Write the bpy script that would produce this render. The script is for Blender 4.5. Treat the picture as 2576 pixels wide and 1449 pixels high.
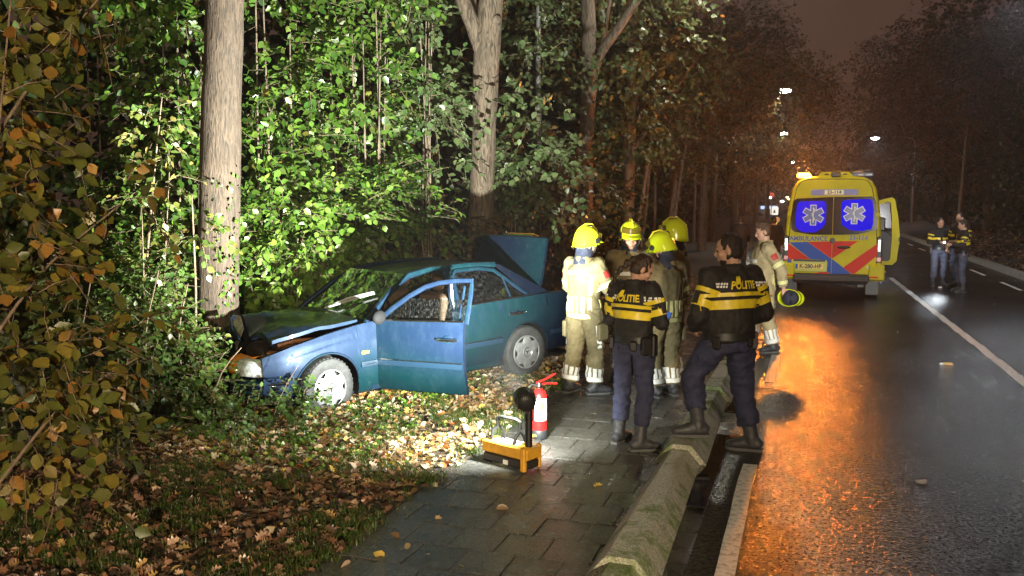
import bpy, bmesh, math, random
import numpy as np
from mathutils import Vector, Matrix, Quaternion, noise
from mathutils.bvhtree import BVHTree
R = math.radians
rnd = random.Random(11)
nrs = np.random.RandomState(5)
sc = bpy.context.scene
for o in list(bpy.data.objects): bpy.data.objects.remove(o)
COL = sc.collection

# ------------------------------------------------------------------ camera
CAMH = 2.1
FPX = 2200.0
PITCH = math.atan(212 / FPX)
cam = bpy.data.cameras.new('camera'); camo = bpy.data.objects.new('camera', cam); COL.objects.link(camo)
camo.location = (0, 0, CAMH); camo.rotation_euler = (math.pi / 2 - PITCH, 0, 0)
cam.sensor_width = 36; cam.lens = 36 * FPX / 2576; cam.clip_start = 0.1; cam.clip_end = 900
sc.camera = camo

# ------------------------------------------------------------------ world: low night cloud lit by the town
world = bpy.data.worlds.new('World'); sc.world = world; world.use_nodes = True
wn = world.node_tree.nodes; wl = world.node_tree.links
bg = wn['Background']
sky = wn.new('ShaderNodeTexSky'); sky.sky_type = 'NISHITA'; sky.sun_disc = False
sky.sun_elevation = R(-9); sky.sun_rotation = R(200)
wmix = wn.new('ShaderNodeMix'); wmix.data_type = 'RGBA'; wmix.blend_type = 'ADD'; wmix.inputs[0].default_value = 0.05
wmix.inputs[6].default_value = (0.088, 0.049, 0.034, 1)
wl.new(sky.outputs[0], wmix.inputs[7])
wl.new(wmix.outputs[2], bg.inputs[0]); bg.inputs[1].default_value = 0.8

vs = sc.view_settings
vs.view_transform = 'Standard'; vs.look = 'None'; vs.exposure = 0.0; vs.gamma = 1.0; vs.use_curve_mapping = False
sc.render.engine = 'CYCLES'
cy = sc.cycles
cy.use_denoising = True
try: cy.denoiser = 'OPENIMAGEDENOISE'
except Exception: pass
cy.max_bounces = 7; cy.diffuse_bounces = 3; cy.glossy_bounces = 3; cy.transmission_bounces = 3
cy.transparent_max_bounces = 12; cy.volume_bounces = 0
cy.sample_clamp_indirect = 4.0; cy.caustics_reflective = False; cy.caustics_refractive = False
cy.volume_step_rate = 4; cy.volume_max_steps = 64

# road frame: s along the road away from the camera, t to the right
AR = R(18.79); CA, SA = math.cos(AR), math.sin(AR)
def W(s, t, z=0.0): return Vector((s * SA + t * CA, s * CA - t * SA, z))
def ST(x, y): return (x * SA + y * CA, x * CA - y * SA)
ROADROT = -AR            # rotation about z that turns local +y onto the road direction
_c, _s = math.cos(PITCH), math.sin(PITCH)
def PIX(p):              # where a point lands in the 2576 x 1449 view: only used to pick the leaves that show largest
    z = p[2] - CAMH; f = p[1] * _c - z * _s; u = p[1] * _s + z * _c
    return 1288 + FPX * p[0] / f, 724.5 - FPX * u / f
def A(px, Y, z=0.0):     # point on the sight line column px at depth Y
    return Vector(((px - 1288) / FPX * Y, Y, z))

# ------------------------------------------------------------------ lights (lamps of the place, and added ones)
def light(name, kind, loc, energy, color, radius=0.05, target=None, size=None, blend=0.3):
    l = bpy.data.lights.new(name, kind); l.energy = energy; l.color = color
    l.shadow_soft_size = radius
    o = bpy.data.objects.new(name, l); COL.objects.link(o); o.location = loc
    if target is not None:
        o.rotation_euler = (Vector(target) - Vector(loc)).to_track_quat('-Z', 'Y').to_euler()
    if kind == 'SPOT': l.spot_size = R(size); l.spot_blend = blend
    return o
FLOOD = Vector((0.10, 6.66, 0.585))          # the work light's head
light('work_light_beam', 'SPOT', FLOOD + Vector((-0.03, 0.13, 0.03)), 13000, (0.95, 1.0, 0.88), 0.05,
      FLOOD + Vector((-3.5, 6.0, 5.3)), 114, 1.0)
light('work_light_spill', 'SPOT', FLOOD + Vector((-0.03, 0.13, 0.02)), 560, (0.95, 1.0, 0.90), 0.05,
      FLOOD + Vector((-2.4, 6.0, -2.2)), 160, 0.9)
AMBP = W(20.6, 0.47); AMBR = ROADROT - R(1.8)
BEAC = AMBP + Matrix.Rotation(AMBR, 3, 'Z') @ Vector((-0.65, 0.42, 2.76))                  # amber beacon on the ambulance
light('beacon_glow', 'POINT', BEAC + Vector((0, 0, 0.112)), 1250, (1.0, 0.27, 0.03), 0.12)
# street lamps on arms over the road, (s, t of pole, t of lantern)
LAMPS = [(-9.0, -6.0, -1.9), (48.5, -6.0, -1.6), (77.5, -6.0, -2.4), (131.0, -6.2, -2.6), (86.0, 8.6, 5.4), (28.5, 8.8, 5.6), (19.5, -6.0, -1.8)]
LAMPCOL = [(1.0, 0.76, 0.50), (1.0, 0.97, 0.80), (1.0, 0.96, 0.8), (0.9, 0.95, 1.0), (0.9, 0.95, 1.0), (0.9, 0.95, 1.0), (1.0, 0.93, 0.76)]
LAMPPOW = [4200, 2600, 2600, 1600, 1600, 1000, 1700]
for (s_, tp, tl), c_, p_ in zip(LAMPS, LAMPCOL, LAMPPOW):
    light('street_lamp_light', 'SPOT', W(s_, tl, 7.86), p_, c_, 0.12, W(s_, tl, 0), 165, 0.4)

# added spots behind the camera, no vehicle: brighten the ambulance and far police
light('added_fill_beam', 'SPOT', Vector((2.6, -2.5, 1.1)), 9500, (1.0, 0.97, 0.86), 0.1, W(20.6, 0.1, 1.5), 22, 0.6)
light('added_fill_beam', 'SPOT', Vector((4.0, -2.5, 1.1)), 6500, (0.95, 0.97, 1.0), 0.1, Vector((10.85, 21.6, 1.35)), 8.5, 0.7)
light('scene_flood', 'SPOT', Vector((1.2, -6.5, 2.7)), 7000, (1.0, 0.80, 0.52), 0.15, Vector((-4.0, 6.2, 1.0)), 62, 0.7)

# ------------------------------------------------------------------ materials
MATS = {}
def nodes(m): m.use_nodes = True; return m.node_tree.nodes, m.node_tree.links, m.node_tree.nodes['Principled BSDF']
def mat(name, color, rough=0.6, metal=0.0, spec=0.5, var=0.0, vscale=8.0, bump=0.0, bscale=40.0, coat=0.0,
        emit=None, estr=0.0, stretch=None, color2=None, rvar=0.0, sheen=0.0):
    if name in MATS: return MATS[name]
    m = bpy.data.materials.new(name); n, l, b = nodes(m)
    b.inputs['Base Color'].default_value = (*color, 1); b.inputs['Roughness'].default_value = rough
    b.inputs['Metallic'].default_value = metal; b.inputs['Specular IOR Level'].default_value = spec
    if coat: b.inputs['Coat Weight'].default_value = coat; b.inputs['Coat Roughness'].default_value = 0.06
    if sheen: b.inputs['Sheen Weight'].default_value = sheen
    if emit: b.inputs['Emission Color'].default_value = (*emit, 1); b.inputs['Emission Strength'].default_value = estr
    if var or bump or rvar:
        tc = n.new('ShaderNodeTexCoord'); mp = n.new('ShaderNodeMapping'); l.new(tc.outputs['Object'], mp.inputs[0])
        if stretch: mp.inputs['Scale'].default_value = stretch
    if var or rvar:
        nt = n.new('ShaderNodeTexNoise'); nt.inputs['Scale'].default_value = vscale; nt.inputs['Detail'].default_value = 6
        nt.inputs['Roughness'].default_value = 0.65
        l.new(mp.outputs[0], nt.inputs[0])
    if var:
        mx = n.new('ShaderNodeMix'); mx.data_type = 'RGBA'
        c2 = color2 or tuple(c * (1 - var) for c in color)
        mx.inputs[6].default_value = (*c2, 1); mx.inputs[7].default_value = (*[min(1, c * (1 + 0.5 * var)) for c in color], 1)
        rp = n.new('ShaderNodeValToRGB'); rp.color_ramp.elements[0].position = 0.35; rp.color_ramp.elements[1].position = 0.65
        l.new(nt.outputs[0], rp.inputs[0]); l.new(rp.outputs[0], mx.inputs[0]); l.new(mx.outputs[2], b.inputs['Base Color'])
    if rvar:
        mr = n.new('ShaderNodeMapRange'); mr.inputs[1].default_value = 0.35; mr.inputs[2].default_value = 0.65
        mr.inputs[3].default_value = max(0.03, rough - rvar); mr.inputs[4].default_value = min(1, rough + rvar)
        l.new(nt.outputs[0], mr.inputs[0]); l.new(mr.outputs[0], b.inputs['Roughness'])
    if bump:
        nb = n.new('ShaderNodeTexNoise'); nb.inputs['Scale'].default_value = bscale; nb.inputs['Detail'].default_value = 5
        l.new(mp.outputs[0], nb.inputs[0])
        bp = n.new('ShaderNodeBump'); bp.inputs['Strength'].default_value = min(1, bump); bp.inputs['Distance'].default_value = 0.02
        l.new(nb.outputs[0], bp.inputs['Height']); l.new(bp.outputs[0], b.inputs['Normal'])
    MATS[name] = m
    return m

def leaf_material(name, transl=0.3, rough=0.38, spec=0.5):
    m = bpy.data.materials.new(name); n, l, b = nodes(m)
    at = n.new('ShaderNodeAttribute'); at.attribute_name = 'tint'
    tc = n.new('ShaderNodeTexCoord'); nt = n.new('ShaderNodeTexNoise'); nt.inputs['Scale'].default_value = 9
    l.new(tc.outputs['Object'], nt.inputs[0])
    mx = n.new('ShaderNodeMix'); mx.data_type = 'RGBA'; mx.blend_type = 'MULTIPLY'; mx.inputs[0].default_value = 1
    mr = n.new('ShaderNodeMapRange'); mr.inputs[1].default_value = 0.3; mr.inputs[2].default_value = 0.7
    mr.inputs[3].default_value = 0.7; mr.inputs[4].default_value = 1.2
    l.new(nt.outputs[0], mr.inputs[0]); l.new(at.outputs[0], mx.inputs[6]); l.new(mr.outputs[0], mx.inputs[7])
    l.new(mx.outputs[2], b.inputs['Base Color'])
    b.inputs['Roughness'].default_value = rough; b.inputs['Specular IOR Level'].default_value = spec
    tr = n.new('ShaderNodeBsdfTranslucent'); l.new(mx.outputs[2], tr.inputs[0])
    ms = n.new('ShaderNodeMixShader'); ms.inputs[0].default_value = transl
    l.new(b.outputs[0], ms.inputs[1]); l.new(tr.outputs[0], ms.inputs[2])
    l.new(ms.outputs[0], n['Material Output'].inputs[0])
    MATS[name] = m
    return m
LEAF = leaf_material('leaf_green'); LITTER = leaf_material('leaf_litter', 0.1, 0.33, 0.5)

def bark_material(name, c1, c2, sc_=1.0):
    m = bpy.data.materials.new(name); n, l, b = nodes(m)
    tc = n.new('ShaderNodeTexCoord'); mp = n.new('ShaderNodeMapping'); mp.inputs['Scale'].default_value = (26 * sc_, 26 * sc_, 4.2 * sc_)
    l.new(tc.outputs['Object'], mp.inputs[0])
    nt = n.new('ShaderNodeTexNoise'); nt.inputs['Scale'].default_value = 1.0; nt.inputs['Detail'].default_value = 7; nt.inputs['Distortion'].default_value = 1.4
    l.new(mp.outputs[0], nt.inputs[0])
    n2 = n.new('ShaderNodeTexNoise'); n2.inputs['Scale'].default_value = 2.0; n2.inputs['Detail'].default_value = 3
    l.new(tc.outputs['Object'], n2.inputs[0])
    rp = n.new('ShaderNodeValToRGB'); rp.color_ramp.elements[0].position = 0.34; rp.color_ramp.elements[1].position = 0.6
    rp.color_ramp.elements[0].color = (*c1, 1); rp.color_ramp.elements[1].color = (*c2, 1)
    l.new(nt.outputs[0], rp.inputs[0])
    mx = n.new('ShaderNodeMix'); mx.data_type = 'RGBA'; mx.blend_type = 'MULTIPLY'; mx.inputs[0].default_value = 0.6
    l.new(rp.outputs[0], mx.inputs[6]); l.new(n2.outputs[0], mx.inputs[7]); l.new(mx.outputs[2], b.inputs['Base Color'])
    b.inputs['Roughness'].default_value = 0.85
    bp = n.new('ShaderNodeBump'); bp.inputs['Strength'].default_value = 0.9; bp.inputs['Distance'].default_value = 0.02
    l.new(nt.outputs[0], bp.inputs['Height']); l.new(bp.outputs[0], b.inputs['Normal'])
    MATS[name] = m
    return m
BARK = bark_material('bark_grey', (0.045, 0.032, 0.022), (0.21, 0.155, 0.11))
BARKA = bark_material('bark_ridged', (0.035, 0.024, 0.017), (0.098, 0.066, 0.045), 1.25)
BARKD = bark_material('bark_brown', (0.07, 0.05, 0.035), (0.24, 0.18, 0.13))
TWIG = mat('twig_bark', (0.16, 0.11, 0.075), 0.8, var=0.4, vscale=20)

# ------------------------------------------------------------------ mesh helpers
class MB:
    def __init__(self): self.v = []; self.f = []; self.m = []
    def add(self, verts, faces, mi=0):
        o = len(self.v); self.v += [tuple(p) for p in verts]
        self.f += [tuple(i + o for i in f) for f in faces]; self.m += [mi] * len(faces)
        return self
    def box(self, c, size, rot=None, mi=0, bevel=0.0):
        x, y, z = size[0] / 2, size[1] / 2, size[2] / 2
        if bevel > 0:
            b = min(bevel, x * .9, y * .9, z * .9)
            vs_ = []
            for sz in (-1, 1):
                for (ox, oy, oz) in ((b, b, 0), (0, 0, b)):
                    pass
            rings = []
            for (zz, ins) in ((-z, b), (-z + b, 0), (z - b, 0), (z, b)):
                xx, yy = x - ins, y - ins
                cb = b * 0.6
                rings.append([(xx - cb, -yy, zz), (xx, -yy + cb, zz), (xx, yy - cb, zz), (xx - cb, yy, zz),
                              (-xx + cb, yy, zz), (-xx, yy - cb, zz), (-xx, -yy + cb, zz), (-xx + cb, -yy, zz)])
            return self.rings(rings, True, True, c=c, rot=rot, mi=mi)
        P = [(-x, -y, -z), (x, -y, -z), (x, y, -z), (-x, y, -z), (-x, -y, z), (x, -y, z), (x, y, z), (-x, y, z)]
        F = [(0, 3, 2, 1), (4, 5, 6, 7), (0, 1, 5, 4), (1, 2, 6, 5), (2, 3, 7, 6), (3, 0, 4, 7)]
        return self.add(self._tr(P, c, rot), F, mi)
    def _tr(self, P, c=None, rot=None):
        out = []
        for p in P:
            q = Vector(p)
            if rot is not None: q = rot @ q
            if c is not None: q = q + Vector(c)
            out.append(q)
        return out
    def rings(self, rings, cap0=True, cap1=True, closed=True, c=None, rot=None, mi=0):
        n = len(rings[0]); P = [p for r in rings for p in r]; F = []
        for i in range(len(rings) - 1):
            for j in range(n if closed else n - 1):
                k = (j + 1) % n
                F.append((i * n + j, i * n + k, (i + 1) * n + k, (i + 1) * n + j))
        if cap0: F.append(tuple(range(n - 1, -1, -1)))
        if cap1: F.append(tuple((len(rings) - 1) * n + j for j in range(n)))
        return self.add(self._tr(P, c, rot), F, mi)
    def tube(self, pts, rad, n=10, caps=True, mi=0, ref=None, flat=1.0):
        pts = [Vector(p) for p in pts]
        if not isinstance(rad, list): rad = [rad] * len(pts)
        rings = []; u = None
        for i, p in enumerate(pts):
            d = (pts[min(i + 1, len(pts) - 1)] - pts[max(i - 1, 0)])
            if d.length < 1e-9: d = Vector((0, 0, 1))
            d.normalize()
            if u is None:
                r0 = Vector(ref) if ref is not None else (Vector((1, 0, 0)) if abs(d.x) < 0.8 else Vector((0, 1, 0)))
                u = r0
            u = (u - d * u.dot(d))
            if u.length < 1e-6: u = d.orthogonal()
            u.normalize(); v = d.cross(u)
            r = rad[i]; rx, ry = (r if isinstance(r, (tuple, list)) else (r, r * flat))
            rings.append([p + u * (rx * math.cos(2 * math.pi * k / n)) + v * (ry * math.sin(2 * math.pi * k / n)) for k in range(n)])
        return self.rings(rings, caps, caps, mi=mi)
    def ell(self, c, r, rot=None, nu=16, nv=10, mi=0):
        rings = []
        for i in range(1, nv):
            a = math.pi * i / nv
            rings.append([(r[0] * math.sin(a) * math.cos(2 * math.pi * k / nu), r[1] * math.sin(a) * math.sin(2 * math.pi * k / nu), -r[2] * math.cos(a)) for k in range(nu)])
        n0 = len(self.v)
        self.rings(rings, True, True, c=c, rot=rot, mi=mi)
        return self
    def lathe(self, prof, n=24, c=(0, 0, 0), rot=None, mi=0, caps=True):
        rings = [[(r * math.cos(2 * math.pi * k / n), r * math.sin(2 * math.pi * k / n), z) for k in range(n)] for r, z in prof]
        return self.rings(rings, caps, caps, c=c, rot=rot, mi=mi)
    def grid(self, rows, mi=0):
        n = len(rows[0]); P = [p for r in rows for p in r]; F = []
        for i in range(len(rows) - 1):
            for j in range(n - 1):
                F.append((i * n + j, i * n + j + 1, (i + 1) * n + j + 1, (i + 1) * n + j))
        return self.add(P, F, mi)
    def prism(self, poly, h, c=None, rot=None, mi=0):
        n = len(poly)
        a = [(x, y, 0) for x, y in poly]; b = [(x, y, h) for x, y in poly]
        return self.rings([a, b], True, True, c=c, rot=rot, mi=mi)
    def mesh(self, name, mats, smooth=True, angle=40):
        me = bpy.data.meshes.new(name); me.from_pydata(self.v, [], self.f)
        for m in (mats if isinstance(mats, (list, tuple)) else [mats]): me.materials.append(m)
        if any(self.m): me.polygons.foreach_set('material_index', self.m)
        bm = bmesh.new(); bm.from_mesh(me); bmesh.ops.recalc_face_normals(bm, faces=bm.faces); bm.to_mesh(me); bm.free()
        if smooth:
            me.polygons.foreach_set('use_smooth', [True] * len(me.polygons))
            if angle: me.set_sharp_from_angle(angle=R(angle))
        me.update()
        return me
    def build(self, name, mats, parent=None, smooth=True, angle=40):
        return obj(name, self.mesh(name, mats, smooth, angle), parent)

def obj(name, me, parent=None):
    o = bpy.data.objects.new(name, me); COL.objects.link(o)
    if parent is not None: o.parent = parent
    return o
def tag(o, label=None, cat=None, group=None, kind=None):
    if label: o['label'] = label
    if cat: o['category'] = cat
    if group: o['group'] = group
    if kind: o['kind'] = kind
    return o
def empty(name, loc=(0, 0, 0), rz=0.0, label=None, cat=None, group=None):
    o = bpy.data.objects.new(name, None); COL.objects.link(o); o.empty_display_size = 0.1
    o.location = loc; o.rotation_euler = (0, 0, rz)
    return tag(o, label, cat, group)
def dup(o, loc=None, rz=None, label=None, parent=None):
    c = o.copy(); COL.objects.link(c)
    if loc is not None: c.location = loc
    if rz is not None: c.rotation_euler = (0, 0, rz)
    if parent is not None: c.parent = parent
    if label: c['label'] = label
    for ch in list(o.children): dup(ch, parent=c)
    return c
def np_mesh(name, V, T, mats, tint=None, smooth=True):
    me = bpy.data.meshes.new(name)
    me.vertices.add(len(V)); me.vertices.foreach_set('co', V.astype(np.float32).ravel())
    me.loops.add(T.size); me.loops.foreach_set('vertex_index', T.astype(np.int32).ravel())
    me.polygons.add(len(T)); me.polygons.foreach_set('loop_start', np.arange(0, T.size, T.shape[1], dtype=np.int32))
    me.polygons.foreach_set('use_smooth', np.full(len(T), smooth))
    if tint is not None:
        a = me.attributes.new('tint', 'FLOAT_COLOR', 'POINT')
        a.data.foreach_set('color', np.concatenate([tint, np.ones((len(tint), 1))], 1).astype(np.float32).ravel())
    for m in (mats if isinstance(mats, (list, tuple)) else [mats]): me.materials.append(m)
    me.update(calc_edges=True)
    return me
def text_mesh(s, size, depth=0.0, bold=0.0):
    cu = bpy.data.curves.new('text', 'FONT'); cu.body = s; cu.size = size; cu.align_x = 'CENTER'; cu.align_y = 'CENTER'
    cu.resolution_u = 3; cu.extrude = depth; cu.offset = bold
    o = bpy.data.objects.new('text', cu); COL.objects.link(o)
    dg = bpy.context.evaluated_depsgraph_get(); me = bpy.data.meshes.new_from_object(o.evaluated_get(dg))
    bpy.data.objects.remove(o); bpy.data.curves.remove(cu)
    return me
def remesh(mb, name, voxel, smooth=4, ratio=1.0, disp=None):
    me = bpy.data.meshes.new('tmp'); me.from_pydata(mb.v, [], mb.f)
    bm = bmesh.new(); bm.from_mesh(me); bmesh.ops.recalc_face_normals(bm, faces=bm.faces); bm.to_mesh(me); bm.free()
    o = bpy.data.objects.new('tmp', me); COL.objects.link(o)
    m = o.modifiers.new('r', 'REMESH'); m.mode = 'VOXEL'; m.voxel_size = voxel
    m = o.modifiers.new('s', 'SMOOTH'); m.factor = 0.5; m.iterations = smooth
    if ratio < 1: m = o.modifiers.new('d', 'DECIMATE'); m.ratio = ratio
    dg = bpy.context.evaluated_depsgraph_get()
    out = bpy.data.meshes.new_from_object(o.evaluated_get(dg)); out.name = name
    bpy.data.objects.remove(o); bpy.data.meshes.remove(me)
    if disp:
        amp, sc_, zs, seed = disp
        n = len(out.vertices); co = np.empty(n * 3, np.float32); no = np.empty(n * 3, np.float32)
        out.vertices.foreach_get('co', co); out.vertices.foreach_get('normal', no)
        co = co.reshape(-1, 3); no = no.reshape(-1, 3)
        d = np.array([noise.noise((p[0] * sc_ + seed, p[1] * sc_, p[2] * sc_ * zs)) + 0.5 * noise.noise((p[0] * sc_ * 2.3, p[1] * sc_ * 2.3 + seed, p[2] * sc_ * 2.3 * zs)) for p in co.tolist()], np.float32)
        out.vertices.foreach_set('co', (co + no * (d * amp)[:, None]).ravel())
    out.polygons.foreach_set('use_smooth', [True] * len(out.polygons)); out.update()
    return out
def lerp(a, b, k): return a + (b - a) * k
def interp(x, tab):
    for (x0, y0), (x1, y1) in zip(tab, tab[1:]):
        if x <= x1 or (x1, y1) == tab[-1]:
            k = 0 if x1 == x0 else max(0, min(1, (x - x0) / (x1 - x0)))
            if isinstance(y0, (int, float)): return y0 + (y1 - y0) * k
            return tuple(a + (b - a) * k for a, b in zip(y0, y1))
def circ(x, y, r, n=20, a0=0): return [(x + r * math.cos(a0 + 2 * math.pi * i / n), y + r * math.sin(a0 + 2 * math.pi * i / n)) for i in range(n)]
def rrect(x0, y0, x1, y1, r, n=4):
    P = []
    for cx, cy_, a in ((x1 - r, y0 + r, -90), (x1 - r, y1 - r, 0), (x0 + r, y1 - r, 90), (x0 + r, y0 + r, 180)):
        for i in range(n + 1):
            q = R(a + 90 * i / n); P.append((cx + r * math.cos(q), cy_ + r * math.sin(q)))
    return P
# ================================================================== SETTING: ground, road, pavement, kerbs
def sheet(name, s0, s1, t0, t1, z, m, ns=1, nt=1, zf=None, wav=0.0):
    rows = []
    for i in range(ns + 1):
        row = []
        for j in range(nt + 1):
            s_ = lerp(s0, s1, i / ns); t_ = lerp(t0, t1, j / nt)
            zz = z if zf is None else zf(s_, t_)
            if wav and j in (0, nt): t_ += wav * noise.noise((s_ * 1.7, t_, 3.1))
            row.append(W(s_, t_, zz))
        rows.append(row)
    return MB().grid(rows).build(name, m)

def asphalt_material():
    m = bpy.data.materials.new('wet_asphalt'); n, l, b = nodes(m)
    tc = n.new('ShaderNodeTexCoord')
    vo = n.new('ShaderNodeTexVoronoi'); vo.inputs['Scale'].default_value = 75; l.new(tc.outputs['Object'], vo.inputs[0])
    nz = n.new('ShaderNodeTexNoise'); nz.inputs['Scale'].default_value = 0.55; nz.inputs['Detail'].default_value = 2; l.new(tc.outputs['Object'], nz.inputs[0])
    nf = n.new('ShaderNodeTexNoise'); nf.inputs['Scale'].default_value = 60; nf.inputs['Detail'].default_value = 4; nf.inputs['Roughness'].default_value = 0.7; l.new(tc.outputs['Object'], nf.inputs[0])
    rp = n.new('ShaderNodeValToRGB'); rp.color_ramp.elements[0].position = 0.1; rp.color_ramp.elements[0].color = (0.010, 0.0098, 0.0095, 1)
    rp.color_ramp.elements[1].position = 0.95; rp.color_ramp.elements[1].color = (0.05, 0.048, 0.045, 1)
    sep = n.new('ShaderNodeSeparateColor'); l.new(vo.outputs['Color'], sep.inputs[0]); l.new(sep.outputs[0], rp.inputs[0])
    mx = n.new('ShaderNodeMix'); mx.data_type = 'RGBA'; mx.blend_type = 'MULTIPLY'; mx.inputs[0].default_value = 0.5
    l.new(rp.outputs[0], mx.inputs[6]); l.new(nz.outputs[0], mx.inputs[7]); l.new(mx.outputs[2], b.inputs['Base Color'])
    mr = n.new('ShaderNodeMapRange'); mr.inputs[1].default_value = 0.38; mr.inputs[2].default_value = 0.66
    mr.inputs[3].default_value = 0.15; mr.inputs[4].default_value = 0.23
    l.new(nz.outputs[0], mr.inputs[0]); l.new(mr.outputs[0], b.inputs['Roughness'])
    ng = n.new('ShaderNodeTexNoise'); ng.inputs['Scale'].default_value = 38; ng.inputs['Detail'].default_value = 3; l.new(tc.outputs['Object'], ng.inputs[0])
    ms = n.new('ShaderNodeMapRange'); ms.inputs[1].default_value = 0.40; ms.inputs[2].default_value = 0.60; ms.inputs[3].default_value = 0.02; ms.inputs[4].default_value = 0.95
    l.new(ng.outputs[0], ms.inputs[0]); l.new(ms.outputs[0], b.inputs['Specular IOR Level'])
    v2 = n.new('ShaderNodeTexVoronoi'); v2.inputs['Scale'].default_value = 30; l.new(tc.outputs['Object'], v2.inputs[0])
    a0 = n.new('ShaderNodeMath'); a0.operation = 'MULTIPLY_ADD'; a0.inputs[1].default_value = 1.5; l.new(v2.outputs['Distance'], a0.inputs[0]); l.new(vo.outputs['Distance'], a0.inputs[2])
    ad = n.new('ShaderNodeMath'); ad.operation = 'MULTIPLY_ADD'; ad.inputs[1].default_value = 0.5; l.new(nf.outputs[0], ad.inputs[0]); l.new(a0.outputs[0], ad.inputs[2])
    bp = n.new('ShaderNodeBump'); bp.inputs['Strength'].default_value = 1.0; bp.inputs['Distance'].default_value = 0.0024
    l.new(ad.outputs[0], bp.inputs['Height']); l.new(bp.outputs[0], b.inputs['Normal'])
    return m
ASPH = asphalt_material()
SOIL = mat('damp_soil', (0.045, 0.033, 0.022), 0.85, var=0.5, vscale=3, bump=0.8, bscale=14)
def vergez(s_, t_):
    d = -2.62 - t_
    z = -0.012 + 0.02 * max(0, min(1, d)) + 0.05 * noise.noise((s_ * 0.5, t_ * 0.5, 1)) * min(1, max(0, d))
    if d > 6: z += (d - 6) * 0.02
    return z
def vergez_r(s_, t_):
    d = t_ - 6.05
    return 0.03 + 0.10 * max(0, d) ** 1.1 * (1 if d < 9 else 1) + 0.1 * noise.noise((s_ * 0.4, t_ * 0.4, 7)) * min(1, max(0, d))

gnd = MB().grid([[(x, y, -0.12) for x in np.linspace(-300, 400, 9)] for y in np.linspace(-120, 440, 9)]).build('ground', SOIL); tag(gnd, kind='structure')
road = sheet('road', -18, 400, -0.62, 6.05, 0.0, ASPH, 60, 4); tag(road, kind='structure')
verge = sheet('verge', -14, 60, -30, -2.62, 0, SOIL, 120, 70, vergez); tag(verge, kind='structure')
verge2 = sheet('far_verge', 60, 400, -30, -2.62, 0, SOIL, 40, 8, vergez); tag(verge2, kind='structure')
vr = sheet('opposite_verge', -14, 400, 6.05, 34, 0, SOIL, 150, 26, vergez_r); tag(vr, kind='structure')

# white thermoplastic markings, worn
def paint_material():
    m = bpy.data.materials.new('road_paint'); n, l, b = nodes(m)
    tc = n.new('ShaderNodeTexCoord'); nz = n.new('ShaderNodeTexNoise'); nz.inputs['Scale'].default_value = 22; nz.inputs['Detail'].default_value = 8; nz.inputs['Roughness'].default_value = 0.75
    l.new(tc.outputs['Object'], nz.inputs[0])
    rp = n.new('ShaderNodeValToRGB'); rp.color_ramp.elements[0].position = 0.36; rp.color_ramp.elements[0].color = (0.30, 0.29, 0.27, 1)
    rp.color_ramp.elements[1].position = 0.52; rp.color_ramp.elements[1].color = (0.80, 0.79, 0.76, 1)
    l.new(nz.outputs[0], rp.inputs[0]); l.new(rp.outputs[0], b.inputs['Base Color']); b.inputs['Roughness'].default_value = 0.42
    bp = n.new('ShaderNodeBump'); bp.inputs['Strength'].default_value = 0.5; bp.inputs['Distance'].default_value = 0.006
    l.new(nz.outputs[0], bp.inputs['Height']); l.new(bp.outputs[0], b.inputs['Normal'])
    return m
PAINT = paint_material()
def marking(name, s0, s1, t0, w, parent):
    o = sheet(name, s0, s1, t0 - w / 2, t0 + w / 2, 0.005, PAINT, max(2, int((s1 - s0) / .4)), 2, None, 0.012)
    o.parent = parent; return o
for s0 in (1.3, 10.6, 19.0, 24.0, 29, 34, 39, 44, 54, 64, 74, 84): marking('edge_dash', s0, s0 + (5.85 if s0 < 2 else 2.0), -0.40, 0.11, road)
mm_ = MB()
s_ = 2.0
while s_ < 26.2:                      # solid centre line laid in short welded lengths
    L = 1.25
    marking('centre_line', s_, s_ + L - 0.012, 2.44 - max(0, (s_ - 12)) * 0.016, 0.13, road); s_ += L
for s0 in (29, 35, 41, 47, 56, 66, 76, 86, 96): marking('centre_dash', s0, s0 + 3.0, 2.2, 0.12, road)
for s0 in (14.5, 19.2, 24.0, 28.7, 33.4, 38, 43, 48, 58, 68, 78): marking('edge_dash', s0, s0 + 2.4, 4.9, 0.10, road)

# gutter: a strip of narrow concrete channel slabs, some holding standing water
GUT = mat('gutter_wet', (0.05, 0.047, 0.042), 0.3, var=0.5, vscale=5, bump=0.3, bscale=50, rvar=0.2)
GUTW = mat('gutter_water', (0.012, 0.011, 0.01), 0.04, spec=0.7, bump=0.03, bscale=5)
gutter = sheet('gutter', -10, 120, -0.80, -0.62, -0.03, SOIL, 60, 1); tag(gutter, kind='structure')
i = 0; s_ = 1.0
while s_ < 40:
    L = 1.0
    wet = i in (5, 6, 8)
    mb = MB().box((0, 0, 0), (0.175, L - 0.012, 0.04), bevel=0.006)
    o = mb.build('channel_slab', GUT, gutter); o.location = W(s_ + L / 2, -0.708, -0.018 + rnd.uniform(-.002, .002)); o.rotation_euler = (0, 0, ROADROT)
    if wet:
        p = MB().grid([[(x * (0.17 / 2), y, 0) for x in (-1, 1)] for y in (-L / 2, L / 2)]).build('puddle', GUTW, gutter)
        p.location = W(s_ + L / 2, -0.708, 0.0095); p.rotation_euler = (0, 0, ROADROT)
    s_ += L; i += 1

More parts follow.
